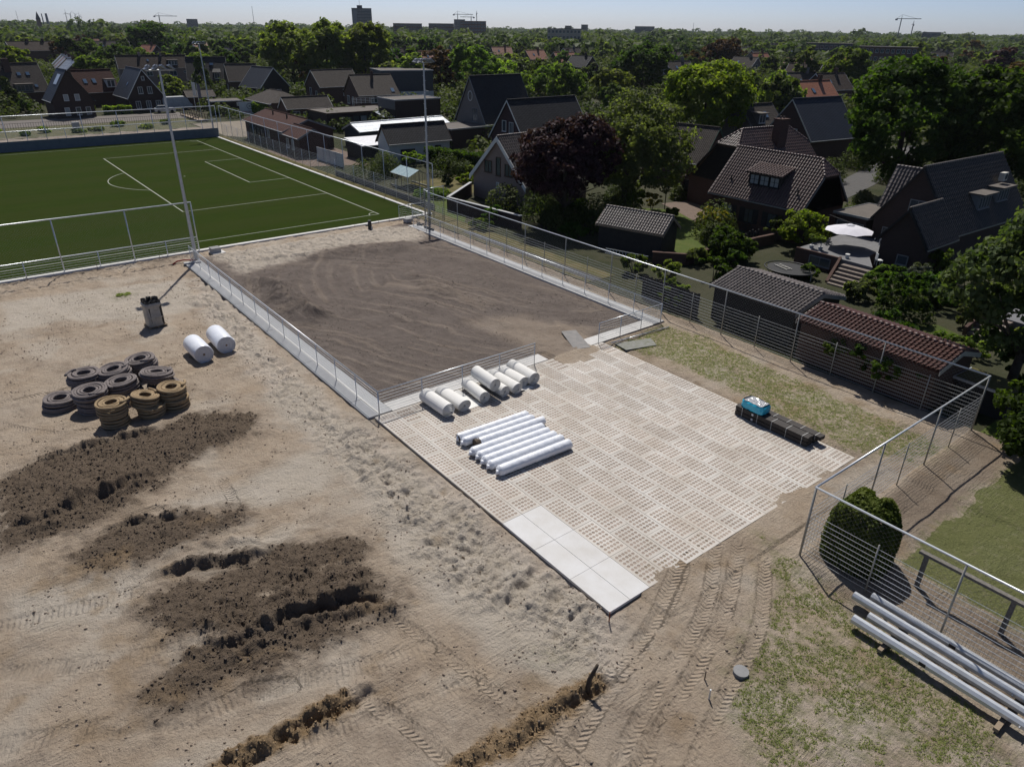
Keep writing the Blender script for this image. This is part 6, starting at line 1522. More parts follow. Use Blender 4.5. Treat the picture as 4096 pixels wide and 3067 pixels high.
# ------------------------------------------------------------------ street beyond the pitch
BW = mat('blue grey concrete wall', (.15, .175, .20), (.12, .145, .17), 1.2, .9, .3, 20)
t = thing('concrete_wall', 'long blue grey concrete wall at the far end of the pitch', 'wall', (-103.55, 25.3, 0))
for k in range(18): MB().box((0, -2 - 4 * k, .7), (.16, 3.985, 1.46)).build('panel', BW, t)
g = MB(); R = random.Random(5)
n1, n2 = 16, 50
P = [[(-103.65 - 1.4 * i, 25 - 1.5 * j, (1.3 if i < 3 else max(-.02, 1.3 - .17 * (i - 2))) + R.uniform(-.16, .16) * (i < 12)) for j in range(n2)] for i in range(n1)]
for i in range(n1 - 1):
    for j in range(n2 - 1): g.face([P[i][j], P[i][j + 1], P[i + 1][j + 1], P[i + 1][j]])
struct('sand_bank', g, mat('bank sand', (.30, .25, .21), (.19, .155, .12), .5, .95, 1.0, 6, bdist=.1))
sheet('verge', [(-124.5, 26), (-118, 26), (-118, -60), (-124.5, -60)], .03, mat('weedy verge', (.06, .07, .025), (.13, .115, .06), .6, .95, 1, 8, bdist=.1))
sheet('verge', [(-134, 28), (-124.5, 28), (-124.5, -60), (-134, -60)], -.03, mat('weedy verge', (.06, .07, .025)))
sheet('street', [(-146.5, 30), (-134.5, 30), (-134.5, -60), (-146.5, -60)], -.028, mat('street clinker', (.12, .105, .095), (.16, .14, .125), 1, .9))
R = random.Random(12)
for k in range(18):
    shrub(['low weedy bush on the bank along the street', 'pale grass tussock on the bank along the street'][k % 2], -121 - R.uniform(0, 9), 22 - 4.0 * k + R.uniform(-1, 1), R.uniform(.5, 1.1), R.uniform(1.6, 3), ['mid', 'light'][k % 2], 260, .35, group=['weedy bushes along the street bank', 'grass tussocks along the street bank'][k % 2])
st = thing('street_railing', 'dark bar railing along the far street', 'railing', (-131.5, 26, 0), -PI / 2)
bm = MB().box((0, 0, .5), (.04, .04, 1.0)).mesh('bar', BLACKW)
for k in range(130): link('bar', bm, st, (.4 * k, 0, 0))
MB().box((26, 0, 1.0), (52, .06, .05)).build('top_rail', BLACKW, st)
t = thing('footbridge', 'small brown footbridge with wooden railings near the flag poles', 'bridge', (-133.2, 29.7, .1), rad(0))
MB().box((0, 0, 0), (13, 1.8, .15)).build('deck', WOOD, t)
for sy in (-.9, .9):
    for k in range(8): MB().box((-6.3 + 1.8 * k, sy, .55), (.1, .1, 1.1)).build('post', BROWNW, t)
    for z_ in (.55, 1.08): MB().box((0, sy, z_), (13, .07, .1)).build('rail', BROWNW, t)
def flag(x, y, h, m, label):
    t = thing('flag_pole', label, 'flag', (x, y, 0), 1.6); MB().cyl((0, 0, 0), (0, 0, h), .05, 8).build('pole', WHITE, t)
    q = MB(); n = 8; vs = []
    for i in range(n): vs += [(.06 + .7 * i / n, .1 * math.sin(i), h - .1 - .02 * i), (.06 + .7 * i / n, .1 * math.sin(i + .4), h - 2.7 - .03 * i)]
    q.poly(vs, [(2 * i, 2 * i + 1, 2 * i + 3, 2 * i + 2) for i in range(n - 1)]); q.build('flag_cloth', m, t, smooth=True)
flag(-134.5, 31.6, 6.5, mat('grey violet cloth', (.14, .13, .17), (.2, .19, .2), 1, .9), 'flag pole with a drooping grey violet flag by the footbridge')
flag(-135.2, 30.9, 6.8, WHITE, 'flag pole with a pale furled flag by the footbridge')
CARW = mat('silver car paint', (.50, .52, .54), None, 2, .25, metal=.5); CARD = mat('dark car paint', (.03, .032, .036), None, 2, .25); TYRE = mat('tyre rubber', (.02, .02, .02), None, 4, .9)
def car(x, y, rz, m, label, van=False, z=-.02):
    t = thing('camper' if van else 'parked_car', label, 'camper' if van else 'car', (x, y, z), rz, None if van else 'cars parked along the far street')
    b = MB()
    body = [(-2.1, .35), (2.1, .35), (2.12, .75), (1.85, .95), (1.0, 1.02), (-1.95, 1.05), (-2.12, .8)] if not van else [(-3.0, .4), (3.0, .4), (3.0, 1.1), (2.6, 1.4), (2.2, 2.3), (1.6, 2.75), (-2.7, 2.7), (-3.0, 2.3)]
    b.prism_y(body, -.86 if not van else -1.1, .86 if not van else 1.1); b.build('body', m, t)
    if not van:
        b = MB(); P = [(-1.75, 1.04), (.95, 1.03), (.35, 1.46), (-1.35, 1.48)]
        b.poly([(px_, -.8 if z_ < 1.2 else -.66, z_) for px_, z_ in P] + [(px_, .8 if z_ < 1.2 else .66, z_) for px_, z_ in P], [(0, 1, 2, 3), (7, 6, 5, 4), (0, 4, 5, 1), (1, 5, 6, 2), (2, 6, 7, 3), (3, 7, 4, 0)]); b.build('cabin_glass', GLASS, t)
        b = MB(); b.box((-.5, 0, 1.5), (1.65, 1.3, .04)); b.build('roof_panel', m, t)
    for xx in ((-1.3, 1.3) if not van else (-1.8, 1.9)):
        for yy in (-.82, .82): MB().cyl((xx, yy - .1, .32), (xx, yy + .1, .32), .32, 14).build('wheel', TYRE, t)
    for yy in (-.6, .6): MB().box((2.06 if not van else 2.98, yy, .72), (.08, .3, .14)).build('headlight', mat('headlight', (.7, .7, .72), None, 3, .1), t)
car(-149.5, 20.0, 1.5, CARD, 'dark car parked in front of the house with white trim')
car(-146.0, 27.4, 1.45, CARW, 'silver car glinting beside the covered camper')
car(-151.5, 31.5, 1.5, mat('grey cover cloth', (.42, .43, .44), (.33, .34, .35), 1.5, .8, 1, 3, bdist=.1), 'camper under a pale grey cloth cover', True)
car(-119.0, 50.0, 1.6, mat('white camper paint', (.74, .75, .76), None, 2, .3), 'white rounded camper in front of the pantiled garden house', True)
car(-86.5, 66.0, 1.5, mat('white car paint', (.7, .7, .7), None, 2, .3), 'white car between the flat roofed block and the grey gabled house')
car(-5.2, 60.3, 1.2, CARD, 'dark car roof between the cottage and the flat extension')
def street_lamp(x, y, h, label, rz=0):
    t = thing('street_lamp', label, 'street lamp', (x, y, 0), rz); MB().cyl((0, 0, 0), (0, 0, h), .07, 8, .045).cyl((0, 0, h), (.7, 0, h + .15), .035, 6).build('pole', GALV, t); MB().box((.8, 0, h + .17), (.5, .2, .1)).build('lamp_head', WHITE, t)
street_lamp(-146, 8.8, 4.6, 'slim street lamp in front of the steep dark house', PI)
street_lamp(-112.5, 72.5, 4.8, 'street lamp beside the taller flat roofed block', .5)
t = thing('cable_box', 'grey street cabinet on the weedy bank', 'cabinet', (-122.0, 6.6, .2)); MB().box((0, 0, .75), (.6, 1.1, 1.5)).build('case', CONC2, t); MB().box((0, 0, .03), (1.0, 1.6, .12)).build('base', CONC, t)
# ------------------------------------------------------------------ trees one can tell apart
tree('broad leaved tree with a forked trunk overhanging the red roofed shed', 18.5, 28.7, 11.2, 8.8, 'plane', 19000, .21, .12, limbs=8, tr=.22)
tree('dark purple copper beech in front of the pale brick house', -23.8, 34.0, 10.6, 9.8, 'copper', 15000, .26, .06)
tree('feathery grey green tree just behind the purple beech', -24.3, 43.0, 11.6, 12.4, 'olive', 15000, .24, .1)
tree('bright green maple behind the barn like house', -45.2, 82.2, 13.8, 14.0, 'bright', 12000, .38, .12)
tree('huge dark green tree, the left one of the pair by the blue roofed house', -11.0, 74.5, 16.2, 14, 'dark', 17000, .36, .05)
tree('huge dark green tree, the right one of the pair, over the dark brick house', -3.0, 79.5, 14.8, 13.5, 'dark', 17000, .36, .05)
tree('weeping willow among the pink roofs left of the big dark pair', -64.1, 130.8, 10.6, 10, 'light', 7000, .6, .05, 'weep')
tree('thin birch behind the weeping willow', -83.8, 171.1, 14, 7.5, 'olive', 2600, .5, .15)
tree('large dark green tree right of the distant brick house', -125.3, 155.1, 14.2, 18, 'dark', 7000, .6, .08)
tree('round copper coloured tree on the skyline side of the maple', -182.6, 266.8, 14.3, 16.7, 'brown', 4000, .8, .08)
tree('rounded mid green tree between the maple and the dark tree', -103.7, 121.2, 9, 11, 'light', 4500, .45, .08)
tree('leafy green tree right behind the steep grey gable', -117.4, 113.8, 9.8, 15, 'mid', 6000, .48, .06)
tree('green tree touching the ridge of the steep grey house', -134, 110.5, 10.4, 11.3, 'bright', 4000, .48, .08)
tree('tall pale green tree beside the red brown one', -138.1, 103.3, 13.3, 13.1, 'mid', 5000, .5, .08)
tree('red brown leaved tree behind the right floodlight mast', -154.3, 103.5, 12.1, 10.6, 'brown', 5000, .48, .06)
tree('slim yellow green tree left of the red brown one', -158.1, 96.8, 11.2, 8.0, 'light', 3500, .48, .08)
tree('tall willow, the left one of the big clump behind the brick houses', -204, 80.8, 17.8, 19, 'light', 8000, .65, .05)
tree('tall willow, the middle one of the big clump behind the brick houses', -189, 85.6, 18.6, 16, 'light', 8000, .65, .05)
tree('tall willow, the right one of the big clump behind the brick houses', -187.2, 97.3, 18.8, 17, 'light', 8000, .65, .05)
tree('broad dark green tree on the left skyline in front of the far terrace', -400, 86.3, 16.4, 23, 'dark', 4000, 1.1, .03)
tree('light green garden tree right of the white trimmed house', -173, 36.4, 6.4, 6.0, 'light', 2200, .42, .05)
tree('dark fir in front of the black tiled house', -186.1, 47.6, 9.2, 6.0, 'yew', 2600, .5, .03, 'cone')
tree('dark clipped conifer at the left picture edge before the long roofed house', -166.0, 1.2, 6.6, 5.0, 'yew', 2200, .42, .03, 'cone')
tree('silvery green tree behind the far brown terrace', -251.9, 72.8, 7.2, 8, 'olive', 1500, .7, .05)
tree('green crown right of the slate roofed far house', -283.6, 91.2, 9, 10, 'dark', 1500, .8, .05)
tree('round green tree right of the pink roofed rows', -85.2, 195.3, 14.4, 14.2, 'mid', 5000, .6, .05)
tree('copper tree at the right edge behind the big dark pair', -34.7, 173.3, 12.6, 12, 'brown', 4500, .5, .05)
tree('second copper tree farther back at the right edge', -91.4, 320.9, 13, 11, 'copper', 2000, .8, .05)
tree('leafy tree filling the right edge above the dark brick house', -11.6, 126, 12.0, 11, 'mid', 5000, .42, .03)
tree('grey green tree at the right edge behind the dark ridge', -4.5, 100, 9.5, 9.0, 'olive', 5000, .34, .04)
tree('low green tree at the right edge close to the dark ridge', 3.2, 88, 7.6, 8.0, 'mid', 4500, .3, .03)
tree('small orange leaved tree left of the huge dark pair', -33.0, 95.5, 4.4, 3.6, 'orange', 1300, .3, .05)
for lab, x, y, h, w_, kd in [('dark leafy tree left of the far skylight terrace', -330, 40, 11.5, 12, 'dark'), ('fresh green tree just right of the dark one at the far terrace', -346, 50, 10.5, 11, 'mid'), ('wide dark tree mass below the far skylight terrace', -290, 47, 9.5, 15, 'dark'),
    ('round tree before the right end of the far terrace', -300, 59, 8.5, 10, 'mid'), ('green tree between the stepped roofs and the street houses', -240, 30, 8, 9, 'mid'), ('light green tree at the far left edge above the long roof', -232, 3, 9, 10, 'light'), ('green tree left of the stepped roofs', -270, 14, 10, 11, 'bright'),
    ('dark tree left of the tall willows', -232, 70, 9.5, 9, 'dark'), ('green tree behind the long terraced block', -245, 52, 9.5, 10, 'mid'), ('broad tree right of the long terraced block', -238, 62, 9, 10, 'bright'), ('dark tree right of the tall willows', -200, 112, 11, 12, 'dark'), ('pale tree beside the dark grey modern block', -172, 98, 8.5, 8, 'olive')]:
    tree(lab, x, y, h, w_, kd, 2600, .62, .04)
# shrubs
shrub('golden yellow shrub by the cottage wall', -13.9, 45.0, 2.0, 3.1, 'yellow', 3000)
shrub('large glossy dark rhododendron beside the scalloped shed', -6.6, 37.4, 3.0, 3.9, 'dark', 4200, .2)
shrub('smaller lobe of dark rhododendron facing the right', -5.4, 38.0, 2.0, 2.4, 'mid', 1800, .18)
shrub('large round bush below the wide shed dormer', -4.2, 45.3, 3.6, 4.4, 'bright', 5200, .17)
shrub('pale grey green bush left of the large round bush', -7.3, 45.9, 2.2, 2.2, 'olive', 1600)
shrub('light green bush right of the scalloped shed, by the lamp post', -24.0, 44.4, 2.4, 2.3, 'bright', 2200, .18)
shrub('yellow green ball bush by the lamp post', -22.6, 45.8, 2.0, 1.9, 'yellow', 1600, .13)
shrub('bright bush between the barn like house and the arch', -30.3, 60.8, 3.0, 3.3, 'bright', 2400, .22)
shrub('low grey green bush beside the brick pier', -7.0, 34.1, 1.4, 2.1, 'olive', 1600, .14)
shrub('rounded dark bush left of the terrace steps', .6, 38.4, 1.3, 1.5, 'mid', 1300, .12)
for k, (x, y, h, w_, kd, lab) in enumerate([(5.4, 40.2, 1.9, 2.0, 'mid', 'fresh green conifer at the head of the terrace steps'), (7.0, 39.2, 2.1, 2.7, 'dark', 'spreading dark juniper right of the steps'), (5.6, 37.3, 1.5, 2.5, 'olive', 'feathery grey green juniper at the foot of the steps'), (6.2, 46.3, 2.6, 3.8, 'yellow', 'golden green conifer against the low wing'), (7.6, 41.5, 2.7, 1.8, 'silver', 'silver grey willow bush right of the golden conifer'), (9.0, 35.6, 3.4, 3.6, 'dark', 'tall dark shrub mass behind the grey tiled shed')]):
    shrub(lab, x, y, h, w_, kd if kd != 'yellow' else 'mid', 2400, .15)
for lab, x, y, h, w_, kd in [('golden bush behind the board fence, left of the grey shed', -5.5, 28.6, 1.7, 2.4, 'light'), ('dark bush behind the board fence near the cottage wall', -3.4, 31.6, 2.0, 2.6, 'dark'), ('green bush at the left end of the board fence', -8.6, 28.0, 1.5, 2.2, 'mid'),
    ('low bright bush between trampoline and grey shed', 1.6, 33.2, 1.1, 2.2, 'bright'), ('dark bush left of the trampoline', -4.6, 35.5, 1.6, 2.4, 'dark'), ('broad dark bush behind the ridge of the red shed', 11.2, 29.8, 2.6, 3.2, 'dark'), ('mid green bush behind the right half of the red shed', 14.4, 30.2, 2.0, 2.8, 'mid'),
    ('tall dark bush at the foot of the dark brick house', 9.6, 40.2, 2.6, 3.4, 'dark'), ('bright bush along the side of the dark brick house', 10.2, 44.0, 2.6, 3.2, 'mid'), ('grey leaved bush farther along the dark brick house', 12.8, 42.0, 2.4, 3.4, 'olive'), ('light bush right of the brown garden steps', 16.8, 35.8, 1.8, 2.4, 'light'),
    ('weedy bush in front of the yard wall of the pale house', -27.0, 26.2, 1.0, 2.4, 'mid'), ('dark bush behind the steel fence, left of the scalloped shed', -18.6, 30.6, 1.7, 3.0, 'dark'), ('bushy hedge plant between scalloped shed and beech', -20.5, 33.4, 1.8, 3.2, 'dark'), ('small bright bush at the left of the scalloped shed', -17.2, 36.0, 1.3, 1.8, 'bright'), ('fresh bush at the corner of the cottage patio', -19.4, 45.4, .9, 1.5, 'bright')]:
    shrub(lab, x, y, h, w_, kd, 1500, .17)
tp = thing('topiary_pots', 'two small topiary balls in pots on the terrace wall', 'potted plant', (-1.7, 42.3, TER))
for k in range(2):
    link('foliage', crown_mesh(60 + k, .75, .65, .12, 420, LF['light'], 'round', 5), tp, (.75 * k, .1 * k, .5)); MB().cyl((.75 * k, .1 * k, .0), (.75 * k, .1 * k, .25), .16, 10, .2).cyl((.75 * k, .1 * k, .25), (.75 * k, .1 * k, .6), .03, 6).build('pot', CONC2, tp)
hedge('tall clipped dark hedge behind the greenhouse', -60, 40.5, -50.0, 43.0, 2.4, 1.4, 'dark', 4500, .2)
shrub('dark conical yew in the greenhouse garden', -46.7, 35.2, 2.6, 1.3, 'yew', 1600, .14, 'cone')
shrub('yellow green ball bush beside the conical yew', -49.0, 40.3, 1.8, 1.6, 'light', 1300, .14)
shrub('leafy green plant by the pale brick house', -46.2, 37.6, 1.2, 2.2, 'bright', 1000, .2)
shrub('bed of low light green plants at the pitch mast', -42.1, 30.0, .9, 4.4, 'mid', 2600, .14)
shrub('green bush at the white outbuilding', -61.2, 38.9, 1.8, 3.2, 'bright', 1500, .2)
shrub('dark bush under the purple beech', -24.4, 36.0, 1.9, 3.6, 'dark', 2200, .17)
shrub('small green bush right of the beech trunk', -27.5, 39.5, 1.3, 1.5, 'bright', 700, .18)
shrub('creeping dark bush on the yard wall', -28.2, 28.4, 1.7, 2.2, 'dark', 1200, .16)
hedge('bright green clipped hedge in front of the bungalow', -134.5, 43.2, -127.0, 44.4, 2.3, 2.6, 'bright', 2600, .3)
shrub('silver green bush left of the brick house', -178, 64.5, 3.4, 4.4, 'silver', 1200, .34)
shrub('olive round bush left of the brick house', -177, 71.2, 3.2, 4.2, 'mid', 1200, .34)
shrub('pale round bush before the brown pantiled house', -169, 49.0, 1.9, 3.4, 'olive', 900, .3)
shrub('dark square cut conifer at the left edge by the street', -160.3, -.3, 2.7, 2.6, 'dark', 900, .26)
shrub('dark clipped bush left of the steep dark house', -158.8, 3.0, 2.8, 2.6, 'dark', 900, .26)
hedge('ivy covered low wall beside the steep dark house', -149.5, 16.0, -149.0, 21.5, 1.5, 1.6, 'bright', 1200, .28)
shrub('ivy clump on the dark board fence near the grey shed', -2.1, 24.7, 2.0, 1.6, 'light', 1500, .13)
shrub('second ivy clump on the board fence, against the grey shed', -.8, 24.6, 1.9, 1.2, 'light', 1100, .13)
for k, (x, y, zz, w_) in enumerate([(11.2, 23.75, 1.35, 1.6), (12.6, 23.6, 1.5, 1.8), (14.2, 23.55, 1.3, 1.9), (15.6, 23.9, 1.6, 1.3)]):
    shrub(['leftmost ivy tuft on the eave of the red roofed shed', 'ivy tuft on the eave of the red shed, near its middle', 'dense ivy tuft on the eave of the red shed toward the yew', 'ivy tuft climbing onto the right end of the red roof'][k], x, y, 1.4, w_, 'dark' if k % 2 else 'mid', 1000, .13, name='ivy', z=zz - .6)
t = thing('clipped_bush', 'barrel shaped clipped yew behind the front fence corner', 'clipped bush', (20.35, 9.5, -.08))
link('foliage', clipped_mesh(5, 2.25, 2.65, .085, 16000, LF['clip']), t); MB().tube([(0, 0, -.2), (.05, 0, 1.0), (0, .05, 1.9)], [.14, .1, .04], 7).build('stem', BARK, t)
shrub('wide dark yew bush outside the far fence corner', 22.3, 22.6, 3.9, 5.6, 'dark', 9000, .17, seed=6)
shrub('dark leafy shrub beside the forked tree trunk', 18.4, 31.0, 3.4, 3.2, 'dark', 2800, .18)
shrub('olive shrub by the brown garden steps', 12.7, 37.6, 1.9, 1.6, 'olive', 1200, .14)
shrub('thin flowering shrub at the end of the red roof', 15.3, 33.0, 1.0, 2.0, 'light', 900, .12)

# ------------------------------------------------------------------ the green suburb behind: trees as things, then the far woods as one mass
rng = np.random.default_rng(77)
taken = [(-157, 25, 12), (-149, 10, 10), (-169, 19, 10), (-182, 4, 14), (-213, 42, 14), (-194, 52, 11), (-387, 62, 18), (-369, 31, 16), (-258, 28, 22), (-165, 57, 10), (-175, 55, 9), (-146, 67, 12), (-121, 64, 12), (-152, 90, 14), (-132, 47, 12), (-117, 47, 10)]
KN = {'mid': 'green', 'dark': 'dark green', 'light': 'pale green', 'olive': 'grey green', 'brown': 'brownish'}
proto = {k: [crown_mesh(300 + 10 * i + j, 10, 10, 1.0, 900, LF['far'] if k == 'mid' else LF[k], 'round', 8) for j in range(2)] for i, k in enumerate(KN)}
tmesh = MB().cyl((0, 0, -1), (0, 0, 4), .35, 6, .2).mesh('trunk', BARK)
def proj_x(x, y):
    d = Vector((x, y, 0)) - CAM
    return d.dot(r2) / d.dot(fw), d.dot(fw)
NT = 0
tries = 0
houses_far = []
def far_house(x, y, rz, kind, first={}):
    k = kind
    lab = {0: 'distant house with a brown tiled roof among the trees', 1: 'distant house with an orange tiled roof among the trees', 2: 'distant house with a grey tiled roof among the trees', 3: 'distant house with a black tiled roof among the trees'}[k]
    grp = {0: 'distant brown roofed houses', 1: 'distant orange roofed houses', 2: 'distant grey roofed houses', 3: 'distant black roofed houses'}[k]
    if k not in first:
        first[k] = house('distant_house', lab, (x, y), math.degrees(rz), 11, 8, 4.2, 8, [TBROWN, TORANGE, TGREY, TBLACK][k], [BRICK, BRICK, GREYB, DBRICK][k], wins=[('W', 0, 4.8, 1.2, 1.2, {}), ('E', 0, 4.8, 1.2, 1.2, {}), ('S', -2.5, 2.6, 1.6, 1.3, dict(nx=2)), ('S', 2.0, 2.6, 1.6, 1.3, dict(nx=2))], chim=[(2, 0, .9, .7, 9.0)], sky_=[(-1, -2, .5, .9, 1.2, BLUEG)] if k != 3 else (), verge=CREAM if k % 2 else WHITE, group=grp)
        o = first[k]
    else: o = copy_tree(first[k])
    o.location = (x, y, -.05); o.rotation_euler = (0, 0, rz)
    houses_far.append((x, y, 8))
spec = [(-187.8, 189, 3, 3), (-157, 249, 1, 2), (-137.9, 256, 2, 1), (-81.7, 167, 82, 2), (-76.6, 172, 82, 0), (-142, 190, 84, 2), (-224, 126, 85, 0), (-308, 96, 0, 3), (-223, 211, 85, 1), (-298, 234, 72, 1), (-100, 158, 84, 1), (-62, 140, 84, 1), (-110, 215, 10, 0), (-250, 160, 84, 1), (-236, 140, 80, 0)]
for x, y, a, k in spec: far_house(x, y, rad(a), k)
R = random.Random(31)
for row in range(7):
    for i in range(9):
        far_house(-280 + 24 * i + R.uniform(-2, 2) - row * 14, 385 + row * 26 + i * 9 + R.uniform(-4, 4), rad(R.choice([20, 22, 110])), R.choice([2, 3, 2, 0, 3]))
for i in range(34):
    f = R.uniform(-.62, .45); d = R.uniform(270, 560); x = CAM.x + fw.x / math.hypot(fw.x, fw.y) * d + r2.x * f * d; y = CAM.y + fw.y / math.hypot(fw.x, fw.y) * d + r2.y * f * d
    if all((x - a) ** 2 + (y - b) ** 2 > 500 for a, b, _ in houses_far) and all((x - a) ** 2 + (y - b) ** 2 > (r + 14) ** 2 for a, b, r in taken): far_house(x, y, rad(R.choice([0, 84, 90, 20])), R.choice([0, 1, 2, 0, 1]))
hx = np.array([(a, b) for a, b, _ in houses_far])
while NT < 300 and tries < 6000:
    tries += 1
    f = rng.uniform(-.70, .70); d = 150 + 480 * rng.uniform(0, 1) ** .75
    if f < -.02 and d < 235: continue
    if f < .12 and d < 200: continue
    h0 = math.hypot(fw.x, fw.y)
    x = CAM.x + fw.x / h0 * d + r2.x * f * d; y = CAM.y + fw.y / h0 * d + r2.y * f * d
    if any((x - a) ** 2 + (y - b) ** 2 < (r + 5) ** 2 for a, b, r in taken): continue
    if ((hx[:, 0] - x) ** 2 + (hx[:, 1] - y) ** 2).min() < 95: continue
    k = rng.choice(list(KN), p=[.4, .26, .18, .12, .04]); s = rng.uniform(.55, 1.05) * (1.12 if d > 330 else .86)
    t = thing('suburb_tree', f'one of the many {KN[k]} trees between the distant roofs', 'tree', (x, y, -.05), rng.uniform(0, 6.28), f'{KN[k]} trees between the distant roofs')
    link('crown', proto[k][rng.integers(2)], t, (0, 0, 1.3 * s), sc=(s * rng.uniform(.85, 1.15), s * rng.uniform(.85, 1.15), s * rng.uniform(.8, 1.1))); link('trunk', tmesh, t, sc=(s, s, s))
    NT += 1
VV = []; FF = []; CC = []; base = 0
for i in range(2100):
    u = rng.uniform(0, 1); d = 430 + 2500 * u ** 1.35; f = rng.uniform(-.78, .78); h0 = math.hypot(fw.x, fw.y)
    x = CAM.x + fw.x / h0 * d + r2.x * f * d; y = CAM.y + fw.y / h0 * d + r2.y * f * d
    if d < 640 and ((hx[:, 0] - x) ** 2 + (hx[:, 1] - y) ** 2).min() < 160: continue
    w_ = rng.uniform(9, 20) * (1 + d / 3000); hh = rng.uniform(6.5, 13.5) + (rng.uniform(3, 8) if d > 650 and rng.uniform() < .13 else 0); n = 95 if d < 1200 else 60
    q = rng.normal(size=(n, 3)); q /= np.linalg.norm(q, axis=1, keepdims=True); rr = rng.uniform(.72, 1.0, (n, 1))
    n = int(n * 1.5); q = rng.normal(size=(n, 3)); q /= np.linalg.norm(q, axis=1, keepdims=True); rr = rng.uniform(.72, 1.0, (n, 1))
    P = np.array([x, y, hh * .5]) + q * rr * np.array([w_ / 2, w_ / 2, hh / 2]); N = q + rng.normal(size=(n, 3)) * .5 + np.array([0, 0, .3]); N /= np.linalg.norm(N, axis=1, keepdims=True)
    v, fc = leaves(P, N, w_ * .125, rng, .8); c = np.clip(rng.uniform(0, 1) * .7 + rng.uniform(0, .3, n), 0, 1)
    VV.append(v); FF.append(fc + base); CC.append(np.repeat(np.stack([c, c, c, c * 0 + 1], 1), 4, 0)); base += len(v)
fwd = link('far_woods', npmesh('far woods', np.concatenate(VV), np.concatenate(FF), LF['far'], {'leaf': np.concatenate(CC)}))
tag(fwd, 'far off green woods and gardens reaching to the horizon', 'woods', kind='stuff')

# low greenery filling the gardens between the houses
VV = []; FF = []; CC = []; base = 0
clearz = [[(-25.5, 44.2), (-21.5, 48.0), (-17.4, 47.6), (-13.2, 45), (-9.5, 38), (-9.4, 33.5), (-14, 35), (-19, 38.5)], [(-24.2, 49.2), (-21.5, 48.1), (-16.4, 45.6), (-15.2, 49.0), (-16, 54), (-23.4, 54)], [(-50, 31), (-30, 26), (-41, 41.5), (-52, 41)], [(-86, 26), (-66, 26), (-62, 38), (-86, 38)], [(-126, 26), (-100, 26), (-100, 38), (-126, 40)], [(-30, 120), (-24, 120), (-13, 68), (-17, 67)], [(-3, 36), (6, 36), (6, 50), (-3, 50)], [(8.5, 33.5), (11.5, 36.5), (15, 36.5), (15.5, 30.4)], [(18, 5), (60, 5), (60, 45), (18, 45)]]
HA = np.array(HOUSES)
for i in range(5200):
    d = 38 + 400 * rng.uniform(0, 1) ** .9; f = rng.uniform(-.74, .74); h0 = math.hypot(fw.x, fw.y)
    x = CAM.x + fw.x / h0 * d + r2.x * f * d; y = CAM.y + fw.y / h0 * d + r2.y * f * d
    if x > -104.5 and y < 27.5: continue
    if x > -31 and y < 31.5 or x > -12 and y < 35: continue
    if x <= -104.5 and x > -152 and y < 34: continue
    if ((HA[:, 0] - x) ** 2 + (HA[:, 1] - y) ** 2 < (HA[:, 2] + .6) ** 2).any(): continue
    if d < 240 and rng.uniform() < (.5 if d < 110 else .25): continue
    xa, ya = np.array([x]), np.array([y])
    if any(in_poly(xa, ya, p)[0] for p in clearz): continue
    near = d < 110
    w_ = rng.uniform(1.6, 3.6) * (1 + d / 260); hh = w_ * rng.uniform(.45, .85); n = 800 if near else 130
    q = rng.normal(size=(n, 3)); q[:, 2] = np.abs(q[:, 2]); q /= np.linalg.norm(q, axis=1, keepdims=True); rr = rng.uniform(.7, 1.05, (n, 1))
    P = np.array([x, y, 0]) + q * rr * np.array([w_ / 2, w_ / 2, hh]); N = q + rng.normal(size=(n, 3)) * .5 + np.array([0, 0, .3]); N /= np.linalg.norm(N, axis=1, keepdims=True)
    v, fc = leaves(P, N, .16 if near else w_ * .09, rng, .7); c = np.clip(rng.uniform(0, 1) * .8 + rng.uniform(0, .3, n), 0, 1)
    VV.append(v); FF.append(fc + base); CC.append(np.repeat(np.stack([c, c, c, c * 0 + 1], 1), 4, 0)); base += len(v)
tag(link('garden_greenery', npmesh('garden greenery', np.concatenate(VV), np.concatenate(FF), LF['far'], {'leaf': np.concatenate(CC)})), 'low bushes and beds filling the gardens between the houses', 'shrubbery', kind='stuff')
# ------------------------------------------------------------------ buildings, cranes and masts on the skyline
def block(name, label, x, y, h, wd, dp, wall, floors, bays, glass=GLASS, rz=None, cat='building', cap=None):
    a = math.atan2(y - CAM.y, x - CAM.x) - PI / 2 if rz is None else rz
    t = thing(name, label, cat, (x, y, -.1), a)
    MB().box((0, 0, h / 2), (wd, dp, h)).build('wall', wall, t); MB().box((0, 0, h + .2), (wd + .4, dp + .4, .4)).build('roof', BITU, t)
    fh = h / floors; ww = wd / bays
    wm, pm_, bm_ = window_meshes(ww * .62, fh * .5, 2, 1, WHITE)
    for i in range(floors):
        for j in range(bays):
            o = link('window', wm, t, (-wd / 2 + ww * (j + .5), -dp / 2 - .03, fh * (i + .55))); link('pane', pm_, o)
    if cap: MB().box(cap[0], cap[1]).build('roof_house', wall, t)
    return t
GB = mat('dark grey panel', (.085, .09, .10), (.07, .075, .085), .1, .9); RB_ = mat('dark red brick far off', (.13, .075, .06), (.10, .06, .05), .1, .9); CB = mat('cream render', (.36, .32, .26), (.30, .27, .22), .1, .9)
tw = block('tower_block', 'dark residential tower standing alone on the skyline', -798, 412, 33.5, 22.2, 16, GB, 11, 8, cat='tower block', cap=((-2, 0, 35.2), (6, 8, 3.2)))
MB().box((-8, -8.3, 16), (5, .8, 31)).build('pale_balcony_strip', mat('light grey panel', (.22, .23, .25)), tw); MB().cyl((-2, 0, 36), (-2, 0, 42), .2, 6).build('aerial', GREYW, tw)
